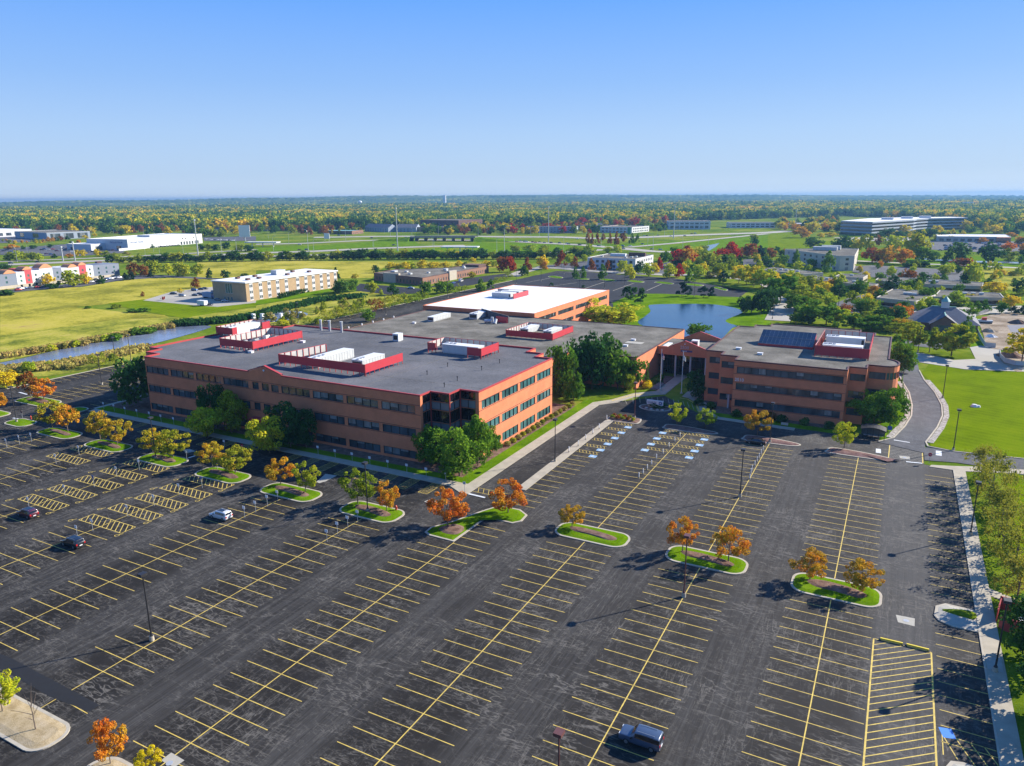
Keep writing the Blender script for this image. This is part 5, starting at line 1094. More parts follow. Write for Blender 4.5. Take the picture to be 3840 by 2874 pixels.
grove('on the far left islands', 'v 535,655,215,400,mR 765,705,330,470,mO -20,880,560,300,mO 905,1185,730,520,mo 1175,1255,790,470,mO', 'autumn trees on the car park islands')
grove('on islands before the left office', 'v 1735,1390,885,420,mo 2030,1475,1045,480,mo 5 1320,690,485,240,mo 1493,735,500,330,mo 1835,820,600,250,mo 2032,870,640,330,mo 6 215,970,735,260,mo 430,1030,775,250,ml 880,1135,840,330,ml 1128,1200,940,230,mO 1655,1330,1000,350,mO 2175,1215,925,330,mO', 'autumn trees on the car park islands')
grove('on islands between parking rows', '7 518,1335,1140,240,mO 1470,1552,1250,280,mO 1865,1640,1330,330,mO d 335,170,-72,300,mO 752,270,22,310,mO', 'autumn trees on the car park islands')
grove('on islands before the right office', '7 1422,450,262,175,mL 1668,478,308,180,mL 2115,545,322,250,mO 8 655,655,428,200,mL', 'autumn trees on the car park islands')
grove('against the left office front', '5 1195,290,-115,330,rd 1790,560,288,290,rL 1850,500,100,230,rd 2000,520,150,250,rl 6 300,640,258,330,rd 435,650,320,220,rd 120,690,385,310,rL', 'trees by the front of the left office block')
grove('at the glazed left office corner', '6 1525,795,455,280,rg 1755,890,490,370,rg 1915,800,378,260,rg 2010,725,468,220,rg', 'trees at the corner of the left office block')
grove('between left office and entrance', '7 530,238,-150,190,cg 430,200,-230,240,rg 690,140,-350,330,rd 800,90,-330,300,rd 590,110,-290,260,rd 910,140,-190,230,rg 1050,135,-150,190,rg 1165,110,-20,60,cg 1010,160,0,110,rl', 'trees left of the entrance')
grove('on the lawn by the right office block', '7 1610,215,-10,220,rd 8 850,445,148,310,rg 1050,468,140,290,rg 1130,295,20,50,cg 4 1135,1600,1335,200,rg 1170,1610,1400,160,rg', 'trees by the right office block')
grove('beside the white-roofed wing', '3 560,1150,955,340,rL 700,1170,1040,220,rL 930,1195,1020,370,rL 820,1190,1060,200,rl 70,1470,1265,210,rL 1600,1345,1172,190,rg 470,1160,1100,160,rL', 'trees round the white-roofed wing')
for i, y in enumerate((176, 168, 159, 150, 141, 131, 121.5)):
    tree('airy', (20.8+.6*(i % 2), y, 0), 8.6+(i % 3)*.7, 7.6, 'leaf_wisp', f'thin-leaved tree beside the right-hand pavement, {["farthest", "second farthest", "third farthest", "fourth farthest", "fifth farthest", "second nearest", "nearest the red bin store"][i]}', group='thin-leaved trees by the right pavement', lod=0)
for i, (x, y, h, w) in enumerate(((21.2, 105, 9.5, 7.5), (22, 95, 8.5, 7.5), (21.5, 86.5, 8, 7))):
    tree('round', (x, y, 0), h, w, 'leaf_dark', ('dark green tree right beside the red bin store', 'dark green tree at the right edge below the bin store', 'dark green tree near the bottom right corner')[i], group='dark trees at the right edge', lod=0)
grove('on the gravel islands at bottom left', 'a 890,1650,1300,290,mO 1200,1700,1515,220,my 25,1235,925,300,mL', None)
p = G('a', 290, 1378); t = plant('maple', p, rise(p, 'a', 980), 4.2, 'leaf_rust', 'bare leafless sapling on the gravel island at bottom left', name='bare_tree', lod=0); bpy.data.objects.remove([c for c in t.children if c.name.startswith('crown')][0])
# channel banks, meadow, inn
grove('on the near channel bank', 'v 120,470,190,340,ry 330,400,240,190,ro 480,205,50,150,rL 1700,130,-110,330,al 1990,90,-40,140,al 1 250,1600,1510,100,bL 420,1570,1510,80,bl 980,1500,1440,70,bl 600,1575,1530,90,bs', 'growth on the near bank of the channel')
grove('on the far channel bank', '1 730,1375,1320,80,bs 820,1350,1305,70,bs 920,1335,1280,100,bL 1000,1330,1265,110,bg 1085,1300,1255,60,bs 1180,1285,1215,110,bg 1260,1275,1215,110,bg 1320,1255,1210,60,bg 560,1400,1345,70,bs 440,1420,1365,90,bL 290,1445,1390,80,bs 640,1385,1335,60,bs 380,1430,1380,70,bs 660,1385,1325,70,bL 1400,1240,1195,60,bs 1480,1225,1180,70,bs 1000,1050,1015,90,bl 1230,1080,1045,120,bg 1150,1085,1055,90,bg 760,1055,1030,50,bg', 'reeds and bushes on the far bank of the channel')
# reed beds (nobody could count the stems)
def reeds(polyline, w, h, n, m_, seed):
    r = np.random.default_rng(seed); pts = np.array([G(*q)[:2] for q in polyline]); seg = r.integers(0, len(pts)-1, n); f = r.random(n)[:, None]
    c = pts[seg]*(1-f)+pts[seg+1]*f+r.normal(size=(n, 2))*w*.4; z = r.uniform(.1, 1, n)*h; cc = np.column_stack([c, z]); nn = rand_dirs(n, r); nn[:, 2] *= .2; nn /= np.linalg.norm(nn, axis=1, keepdims=True)
    me = leaf_mesh('reeds', cc, nn, .55, r); me.materials.append(M[m_]); o = bpy.data.objects.new('reeds', me); COL.objects.link(o); o['kind'] = 'stuff'; o['label'] = 'dense green reeds along the water beyond the left office block'; o['category'] = 'reeds'
reeds([('1', 1540, 1200), ('1', 1750, 1190), ('1', 2000, 1165), ('1', 2208, 1130), ('2', 200, 1070), ('2', 400, 1030), ('2', 550, 990), ('2', 900, 960)], 5, 2.6, 9000, 'leaf_dark', 5)
reeds([('1', 0, 1480), ('1', 300, 1430), ('1', 560, 1385), ('1', 820, 1335), ('1', 1080, 1285), ('1', 1500, 1200)], 4, 1.6, 8000, 'leaf_straw', 6)
reeds([('1', 0, 1600), ('1', 300, 1570), ('1', 500, 1560), ('1', 800, 1500), ('1', 1240, 1400)], 6, 1.6, 8000, 'leaf_straw', 8)
grove('round the tan brick inn', '1 1690,875,785,72,cR 1232,950,905,32,cR 1410,985,950,38,mr 1560,930,880,50,my 1810,795,705,55,cd 1950,795,718,70,rd 2110,775,750,60,bd 2 690,800,700,62,cd 850,808,752,62,mo 745,922,803,130,rd 700,915,840,90,rd 835,905,800,100,rg 1005,925,815,115,rl 1080,935,882,36,cL 1185,938,840,95,rd', 'trees round the inn')
hd = ' '.join('%d,%d,%d,42,cd' % (205+i*21, 968-i*5, 918-i*4) for i in range(12))
grove('in the hedge beside the inn', '2 '+hd, 'clipped hedge trees by the inn')
grove('round the long brick office', '2 1035,745,680,66,rd 1160,722,655,85,ry 1225,722,660,80,ry 1290,720,650,90,ry 1340,712,645,70,rL 1430,712,635,95,ry 1520,712,650,70,ry 1560,708,652,70,ry 1630,705,648,90,ry 1750,690,640,65,ry 1810,690,645,42,rl 1870,652,615,60,ry 1990,690,635,80,ry 2060,690,635,80,rL 1865,790,732,72,ro 1460,940,820,105,rg 1440,978,885,110,al 1600,922,815,135,rg 1660,915,835,90,rg 1750,912,840,110,al 1815,890,850,60,al 1940,905,795,95,cg 2025,882,800,70,cg', 'trees round the brick office')
grove('along the access road', '2 2140,812,765,75,al 2080,830,780,75,al 2195,790,748,60,al 2175,775,740,60,al 1370,1000,920,125,al 1285,1020,915,120,al 1200,1035,930,125,al 1110,1062,950,140,al 1030,1085,965,130,aR 960,1165,1060,120,rg 880,1110,985,130,al 810,1125,1010,150,al 700,1145,1030,140,al 610,1165,1060,130,al 450,1192,1120,95,al 220,1200,1150,120,bL 320,1205,1150,60,bs 540,1185,1130,80,bl', 'small trees along the access road')
grove('by the panelled hotel', '1 635,865,725,160,rl 735,845,745,105,ry 420,850,755,95,ry 440,885,830,90,rd 510,878,815,52,cd 875,838,765,65,cd 1145,772,655,90,rR 1240,778,672,95,rR 1085,812,745,62,cn 1140,803,735,62,cn 1300,782,730,50,cn 1330,757,640,150,rl 1452,768,665,110,rL 1572,778,655,140,rl 1705,762,670,105,rl 60,940,890,120,bd 40,725,665,110,rd', 'trees by the panelled hotel')
grove('along the highway at left', '1 90,640,565,90,rl 150,640,555,90,rL 220,635,560,80,rl 290,640,560,90,rl 340,642,580,70,rL 600,617,575,60,rO 665,602,540,50,ry 712,605,542,60,ry 845,605,540,52,ry 905,602,555,70,rl 985,602,570,60,rl 1095,592,560,60,rs 470,615,580,50,cd 735,450,420,50,ry 815,432,405,40,ry 525,468,425,50,rR 582,458,425,40,cd 1312,530,495,42,cd 1742,548,500,62,rd 1800,548,490,70,rl 1860,552,500,80,rd 1950,545,478,70,rd 2060,560,500,80,rl 2150,560,505,90,rd 200,542,510,35,cd 285,540,505,55,rd 435,530,495,45,rd 100,540,500,100,rO', 'trees along the highway at left')
# bush belts that read as single hedgerow trees
def belt(where, a, b, n, h, cols, group, seed, w=1.2):
    r = random.Random(seed); A = Vector(G(*a)); B = Vector(G(*b)); it = []
    for i in range(n):
        f = (i+r.uniform(-.3, .3))/(n-1); p = A.lerp(B, min(1, max(0, f))); it.append((proj(p)[0], p, h*r.uniform(.7, 1.3), r.choice(cols)))
    by = {}
    for q in sorted(it, key=lambda q: q[0]): by.setdefault(q[3], []).append(q)
    for c, qs in by.items():
        for i, q in enumerate(qs): tree('round', tuple(q[1]), q[2], q[2]*w, CD[c], f'{CNAME[CD[c]]} shrubby tree {where}, {ordn(i, len(qs)) or "the only one"}', group=group, lod=2)
belt('in the meadow hedgerow', ('1', 950, 660), ('2', 700, 632), 34, 8, 'dddll', 'hedgerow trees beyond the meadow', 3)
belt('in the hedgerow left of crimson trees', ('2', 700, 632), ('3', 640, 622), 46, 8.5, 'dddgl', 'hedgerow trees beyond the meadow', 4)
grove('before the bridge embankment', '2 940,615,570,50,rl 1155,590,545,60,rl 1470,605,545,90,rl 1600,600,548,90,rL 1680,600,540,120,rL 1740,600,560,70,ry 1880,600,550,60,rd 1955,605,560,35,cd 745,620,560,30,cy 3 30,565,505,90,rl 150,560,502,130,rL 280,565,505,90,rl 545,585,515,130,rl 670,590,500,115,rL 620,570,520,80,rl 830,578,512,70,rL 905,575,505,85,rL 480,640,585,60,rd', 'trees before the bridge embankment')
grove('beyond the rear car park', '2 2120,738,615,80,rR 2192,738,615,90,rr 3 5,706,620,50,cR 132,722,620,72,cR 90,772,690,60,rd 120,768,700,40,bl 265,712,602,90,ry 277,718,645,56,cO 425,692,565,82,cR 498,662,585,66,rL 542,702,612,60,cR 547,788,700,52,cg 615,793,692,46,cg 628,652,590,52,rL 684,724,628,62,cR 780,802,680,66,cg 825,725,640,50,cR 948,742,645,80,rL 1018,808,680,80,rL 1092,752,655,82,rd 1178,778,670,84,rL 1232,748,665,72,ry 1270,722,618,52,cr 1355,793,675,98,rL 1442,782,675,76,cr 1488,740,665,50,ry 1530,828,718,66,cg 1608,803,690,100,rL 1645,765,660,90,ry 1512,725,635,90,rL', 'trees beyond the rear car park', f=1.15)
grove('in the clump right of white office', '3 1450,690,562,130,rr 1505,695,560,130,rO 1575,694,600,90,rr 1420,700,640,80,rd 1510,560,510,46,rr 1575,605,530,110,rL 1640,640,560,90,rl 1700,695,590,165,rl 1775,782,678,125,rl 1700,790,735,90,rs 1800,645,555,105,rr 1835,690,600,90,rd 1890,632,500,112,rr 1890,690,610,80,rg 1955,700,605,60,cd 1960,620,540,60,rR 2045,612,510,130,rR 2140,622,525,62,cn 1285,645,585,30,cd 1325,645,590,28,cd 2095,520,450,50,rd 2085,470,420,50,rl 1920,715,665,90,rl', 'trees in the colourful clump', f=1.3)
grove('before the cross road', '3 655,492,400,44,cR 690,498,408,36,cR 735,494,398,40,cR 785,468,402,40,cR 845,494,402,42,cR 900,503,392,50,cR 955,482,392,60,rR 1035,495,402,50,cg 1082,482,410,44,cg', 'tall trees before the cross road')
grove('by the pond', '3 990,992,865,95,pd 1050,975,872,85,pd 1110,1018,878,98,pd 1465,948,828,92,pn 1515,948,858,88,pn 1652,958,862,105,pn 1720,958,868,82,pn 2000,1100,945,115,rd 2065,1090,955,90,rd 2150,1095,895,150,rd 340,862,830,46,pd 615,874,850,46,pd', 'trees by the pond')
grove('in the golden row by rear lot', '3 1955,835,700,110,sy 2020,852,703,115,sL 2085,865,712,120,sy 2150,880,733,120,sL 2200,895,742,110,sL 2130,760,650,70,cL 4 30,880,760,150,sy 120,905,782,160,sy 200,870,745,130,sL', 'golden row of trees', f=1.3)
grove('in the belt left of stone offices', '4 105,1008,800,230,sg 270,885,770,170,sl 230,915,790,140,sl 375,895,790,150,sl 300,1065,890,235,sl 260,1090,960,160,sg 440,995,880,85,rg 500,922,838,78,ry 540,882,805,75,ro 612,965,850,95,rd 575,940,860,70,rd 522,1035,938,100,rL 560,1060,1010,50,bd 20,1090,900,90,rd 780,935,818,92,rg 905,975,860,80,ro 355,1185,1010,200,sg 500,1195,1038,210,sg 600,1200,1060,130,sL 240,1185,1110,110,rg 345,1190,1120,90,rd 660,1125,1030,100,rR 800,1105,980,115,rg 850,1065,948,105,ry 910,1095,990,96,rg', 'trees in the belt at centre right', f=1.35)
grove('round the hip-roofed building', '4 990,1240,1120,150,sg 830,1190,1090,120,sl 1240,1310,1180,120,sl 1330,1120,1040,70,rd 740,1235,1112,165,sg 890,1245,1130,200,sg 1050,1205,1050,200,rd 1140,1180,1035,140,rO 1135,1245,1140,130,ro 1090,1260,1180,120,sl 1110,1300,1190,170,sl 1205,1410,1208,165,sl 1390,1435,1238,170,sl 1580,1462,1218,270,sl 1715,1280,1122,110,cg 1670,1145,1068,72,rg 1735,1120,1008,105,cg 1800,1085,995,72,cg 1862,1072,985,82,cg 2015,1095,1000,78,rg 2115,1092,1033,62,cn 2188,1105,1033,62,cn 1155,1105,990,105,rg 1370,1055,960,135,rL 1412,1065,985,90,rg 1622,1030,915,155,rL 1742,1005,935,95,ro 1930,935,820,135,ry 2010,925,840,70,ry 2035,985,910,90,rL 2098,1045,945,125,ry 2168,930,805,115,rd 2185,1530,1258,260,sy 1115,1330,1290,80,bg 1190,1170,1100,90,rd', 'trees round the hip-roofed building', f=1.2)
grove('among the low stone offices', '4 1065,895,770,112,cd 1212,830,722,112,rR 1205,905,808,112,rg 1292,905,788,90,rd 1140,795,740,42,rg 1345,822,748,76,rd 1712,895,850,72,rg 1755,840,650,110,rL 1790,850,720,90,rL 1700,835,740,80,rd 600,795,745,105,bL 840,805,740,62,ry 960,790,757,50,by 430,760,722,42,rL 350,725,680,50,bL', 'trees among the low stone offices', f=1.2)
grove('round the cream office', '4 240,705,548,76,cg 515,745,558,118,cg 130,695,590,88,rg 92,712,660,90,bL 705,705,640,82,rl 790,742,682,52,ro 25,620,530,75,rR 130,600,540,60,rR 945,712,665,36,rg 970,700,640,40,rO 1260,712,662,36,rL', 'trees round the cream office')
grove('on and below the green hill', '4 290,442,355,122,rO 385,402,308,112,ry 530,432,395,90,ry 455,440,402,50,ry 550,382,314,55,ry 590,386,318,62,ry 500,390,345,60,rd 395,538,448,125,rd 655,548,438,165,rd 778,565,455,95,ry 845,585,430,95,sl 955,515,430,56,rR 1080,565,438,175,rL 1270,635,402,175,rl 1235,600,480,80,rL 895,655,540,135,rR 1012,662,528,145,rO 1162,672,538,132,rO 1322,645,530,92,rg 1415,648,560,88,rg 1548,688,548,84,cd 1652,640,500,155,rd 1640,700,625,110,rR 1720,705,620,100,rR 1902,658,505,165,rd 2078,645,545,122,sl 2072,565,485,95,rO 2190,640,540,60,rd', 'trees on and below the green hill', f=1.2)
grove('in front of the striped office', '4 980,408,330,82,ry 1080,400,350,62,ry 1150,402,335,105,ry 1465,405,345,82,ry 1030,440,370,92,rd 1130,452,395,102,rd 1400,442,370,100,rd 1500,456,400,80,rd 1300,445,378,60,rd 1460,462,420,52,ry 1582,472,430,52,ry 1852,488,445,56,rO 1950,412,340,100,ry 2100,435,400,66,rO 2172,495,440,70,rO 350,390,330,60,rR 130,300,265,50,ry 1740,400,370,60,rd 2195,560,500,50,rO', 'trees in front of the striped office', f=1.25)
grove('beside the far right lane', '4 1200,695,645,90,bd 1270,695,640,100,bd 1350,695,645,90,bd 1540,712,672,80,bd 1600,712,672,80,bd 2000,760,720,90,by 2100,770,730,80,by 1950,800,750,70,by', 'bushes beside the far right lane')
# bushes near the entrance walks and in the side bed
for i in range(15):
    y = 150+i*2.9; plant('shrub', (-81.2, y, .13), 1.2, 1.7, 'leaf_olive' if i % 2 else 'leaf_straw', f'low clipped bush along the sunlit side wall, {ordn(i, 15)}', name='bush', cat='bush', group='bushes in the side bed', lod=1)
for i in range(9):
    x = -66+(i % 5)*1.5; y = 183.2+(i//5)*1.6; plant('shrub', (x, y, .35), .9, 1.2, 'leaf_rust' if i % 2 else 'leaf_olive', f'low shrub on the mulched island by white posts, {"near" if i < 5 else "far"} line, {ordn(i % 5, 5 if i < 5 else 4)}', name='bush', cat='bush', group='shrubs on the mulched island', lod=1)
plant('shrub', (-58.5, 200.2, .3), 1.3, 5.5, 'leaf_dark', 'dark clipped hedge behind the low white name sign', name='hedge', cat='hedge', lod=1)
for i, (x, y, c) in enumerate(((-66, 226, 'leaf_dark'), (-66.5, 231, 'leaf_green'), (-68.5, 222, 'leaf_yellow'), (-67.6, 219.2, 'leaf_yellow'), (-50, 222, 'leaf_dark'), (-48, 207, 'leaf_dark'), (-44, 205, 'leaf_dark'), (-36, 200.5, 'leaf_dark'), (-30, 200.8, 'leaf_dark'), (-24, 200.4, 'leaf_dark'), (-18, 200.6, 'leaf_dark'), (-12, 200, 'leaf_dark'), (-27, 202, 'leaf_rust'))):
    plant('shrub', (x, y, .13), 2., 2.8, c, ['dark bush beside the entrance columns, far left', 'green bush in the red bed left of the entrance walk', 'yellow bush by the left flagpole, farther one', 'yellow bush by the left flagpole, nearer one', 'dark bush right of the entrance walk', 'dark bush at the foot of the stepped brick corner, left', 'dark bush at the foot of the stepped brick corner, right', 'dark bush under the 2510 number, leftmost', 'dark bush before the right block, second', 'dark bush before the right block, middle', 'dark bush before the right block, fourth', 'dark bush before the right block, rightmost', 'leafless brown bush before the right block'][i], name='bush', cat='bush', group='bushes by the entrance and right block', lod=1)
def scatter(name_poly, n, h, cols, seed, w=1.):
    """loose far growth that belongs to the uncounted mass"""
    r = random.Random(seed); P_ = px(name_poly); xs = [p[0] for p in P_]; ys = [p[1] for p in P_]; k = 0
    def inside(x, y):
        c = False; j = len(P_)-1
        for i in range(len(P_)):
            if (P_[i][1] > y) != (P_[j][1] > y) and x < (P_[j][0]-P_[i][0])*(y-P_[i][1])/(P_[j][1]-P_[i][1])+P_[i][0]: c = not c
            j = i
        return c
    while k < n:
        x, y = r.uniform(min(xs), max(xs)), r.uniform(min(ys), max(ys))
        if inside(x, y): hh = h*r.uniform(.6, 1.3); TQ.append((0, (r.choice(('round', 'round', 'spread', 'cone')), (x, y, 0), hh, hh*w*r.uniform(.7, 1.1), CD[r.choice(cols)], '', 'tree', None, 'tree', 2))); k += 1
scatter('2 0,400 0,350 940,330 940,395 600,425', 150, 13, 'gllyydR', 1); scatter('2 1440,415 1440,380 2208,360 2208,425', 110, 12, 'gldyyR', 2)
scatter('3 0,410 0,370 780,330 780,405', 120, 11, 'glydrR', 3); scatter('3 780,400 780,380 1350,350 1350,385', 50, 9, 'gld', 4); scatter('3 600,350 600,300 1350,300 1350,340', 110, 14, 'glyrOR', 5)
scatter('1 0,400 0,375 1700,385 2208,380 2208,430 1750,440', 120, 13, 'gldyR', 6); scatter('1 0,500 0,470 680,480 680,500', 18, 6, 'lydO', 7)
scatter('4 80,400 80,330 620,290 620,400', 60, 13, 'yglOd', 8); scatter('4 1700,400 1720,330 2208,300 2208,420', 70, 14, 'gdyl', 9); scatter('4 740,440 1700,400 1700,440 740,470', 40, 8, 'dgy', 10)
scatter('4 560,1340 600,900 1000,700 2208,640 2208,1050 1900,1000 1500,1080 1150,1350', 55, 7, 'ggllLLyd', 12); scatter('4 0,1000 0,600 700,560 700,900 250,1100', 38, 8, 'gglLyd', 13); scatter('3 1250,760 1350,600 2208,560 2208,880', 50, 8, 'gllyd', 14)
scatter('2 0,1170 0,1140 400,1080 1350,950 1350,975 420,1150 100,1200', 30, 4, 'lls', 11)
flush_trees()
# ------------------------------------------------------------------ far forest: nobody could count it
def forest():
    src = bpy.data.collections.new('forest_kinds'); r = np.random.default_rng(77)
    for v in range(4):
        cm, lob = crown(('round', 'round', 'spread', 'cone')[v], 150, .085, 900+v); cm.materials.append(M['forest_leaf']); o = bpy.data.objects.new('forest_crown', cm); src.objects.link(o)
    n = 52000; R0, R1 = 1150, 5200
    rad = np.sqrt(r.random(n)*(R1**2-R0**2)+R0**2); rad = R0+(rad-R0)*r.uniform(.55, 1, n); th = YAW+np.radians(r.uniform(-40, 40, n)); x = -np.sin(th)*rad; y = np.cos(th)*rad
    co = np.column_stack([x, y, np.zeros(n)]); d = co-np.array([0, 0, CAMH]); k = d@FW; pxx = W/2+FPX*(d@RT)/k; pyy = HH/2-FPX*(d@UP)/k
    # tree line as the photograph shows it (lower limit of the wood across the picture)
    lim = np.interp(pxx, [0, 300, 700, 960, 1300, 1700, 1900, 2100, 2450, 2850, 3150, 3400, 3700, 3840], [868, 868, 862, 868, 862, 858, 856, 850, 836, 822, 812, 820, 842, 852])
    keep = (pyy < lim)
    gap = np.sin(x*.007+1)*np.sin(y*.0045+x*.002)+.6*np.sin(x*.017+y*.011); keep &= (gap < .8)|(r.random(n) < .12)
    co = co[keep]; rad = rad[keep]; m = len(co); co[:, 2] = 0
    me = bpy.data.meshes.new('forest'); me.vertices.add(m); me.vertices.foreach_set('co', co.reshape(-1))
    a = me.attributes.new('size', 'FLOAT', 'POINT'); a.data.foreach_set('value', (r.uniform(14, 23, m)*(1+np.clip((rad-2500)/3000, 0, 1)*.7)).astype(np.float32)); b = me.attributes.new('turn', 'FLOAT', 'POINT'); b.data.foreach_set('value', r.uniform(0, 6.28, m).astype(np.float32)); me.update()
    o = bpy.data.objects.new('forest', me); COL.objects.link(o); o['kind'] = 'stuff'; o['label'] = 'far-off mixed autumn wood filling the plain up to the ridge'; o['category'] = 'forest'
    ng = bpy.data.node_groups.new('forest_scatter', 'GeometryNodeTree'); ng.interface.new_socket('Geometry', in_out='INPUT', socket_type='NodeSocketGeometry'); ng.interface.new_socket('Geometry', in_out='OUTPUT', socket_type='NodeSocketGeometry')
    N = ng.nodes.new; gi = N('NodeGroupInput'); go = N('NodeGroupOutput'); ci = N('GeometryNodeCollectionInfo'); ci.inputs[0].default_value = src; ci.inputs['Separate Children'].default_value = True; ci.inputs['Reset Children'].default_value = True
    mp = N('GeometryNodeMeshToPoints'); ip = N('GeometryNodeInstanceOnPoints'); ip.inputs['Pick Instance'].default_value = True
    sa = N('GeometryNodeInputNamedAttribute'); sa.data_type = 'FLOAT'; sa.inputs[0].default_value = 'size'; ta = N('GeometryNodeInputNamedAttribute'); ta.data_type = 'FLOAT'; ta.inputs[0].default_value = 'turn'; cx = N('ShaderNodeCombineXYZ')
    rv = N('FunctionNodeRandomValue'); rv.data_type = 'INT'; rv.inputs['Min'].default_value = 0; rv.inputs['Max'].default_value = 3
    lk = ng.links.new; lk(gi.outputs[0], mp.inputs['Mesh']); lk(mp.outputs[0], ip.inputs['Points']); lk(ci.outputs[0], ip.inputs['Instance']); lk(sa.outputs['Attribute'], ip.inputs['Scale']); lk(ta.outputs['Attribute'], cx.inputs[2]); lk(cx.outputs[0], ip.inputs['Rotation']); lk(rv.outputs['Value'], ip.inputs['Instance Index']); lk(ip.outputs[0], go.inputs[0])
    md = o.modifiers.new('scatter', 'NODES'); md.node_group = ng
forest()
# distant wooded ridge
def hills():
    r = np.random.default_rng(5); NA, NR = 620, 190
    ths = np.radians(np.linspace(-44, 44, NA)); rs = 4300*(13800/4300)**np.linspace(0, 1, NR); vs = np.zeros((NR, NA, 3))
    hp = np.interp(np.degrees(ths), [-44, -36, -19, 0, 19, 36, 44], [18, 22, 58, 72, 44, 8, 5])
    for i, rr in enumerate(rs):
        f = np.clip((rr-4800)/5000, 0, 1); f = f*f*(3-2*f); env = hp*f+6
        x = rr*np.sin(ths); y = rr*np.cos(ths)
        und = 5*np.sin(x*.0017+rr*.0011)+4*np.sin(x*.0041+2+rr*.002)
        und = und*f
        bump = r.uniform(0, 1, NA)**1.2*(13 if rr < 8000 else 17)*(1+.6*np.sin(x*.003+rr*.004))
        vs[i, :, 0] = -y*math.sin(YAW)+x*math.cos(YAW); vs[i, :, 1] = y*math.cos(YAW)+x*math.sin(YAW); vs[i, :, 2] = env+und+bump-(0 if rr < 11500 else (rr-11500)*.03)
    idx = np.arange(NR*NA).reshape(NR, NA); f = np.stack([idx[:-1, :-1], idx[:-1, 1:], idx[1:, 1:], idx[1:, :-1]], -1).reshape(-1, 4)
    me = bpy.data.meshes.new('hills'); me.from_pydata(vs.reshape(-1, 3).tolist(), [], f.tolist()); me.materials.append(M['hill_wood']); o = bpy.data.objects.new('hills', me); COL.objects.link(o); o['kind'] = 'structure'
m, nt, bs, _o = newmat('hill_wood'); v = coord(nt)
n1 = noise(nt, v, .0016, 6, .7); n2 = noise(nt, v, .014, 4, .8)
s_ = math2(nt, 'ADD', math2(nt, 'MULTIPLY', n1, .5), math2(nt, 'MULTIPLY', n2, .5))
nt.links.new(ramp(nt, s_, [(.36, (.015, .04, .015)), (.48, (.06, .10, .02)), (.56, (.16, .18, .03)), (.64, (.4, .33, .06))]), bs.inputs['Base Color']); bs.inputs['Roughness'].default_value = 1; bs.inputs['Specular IOR Level'].default_value = 0; M['hill_wood'] = m
hills()
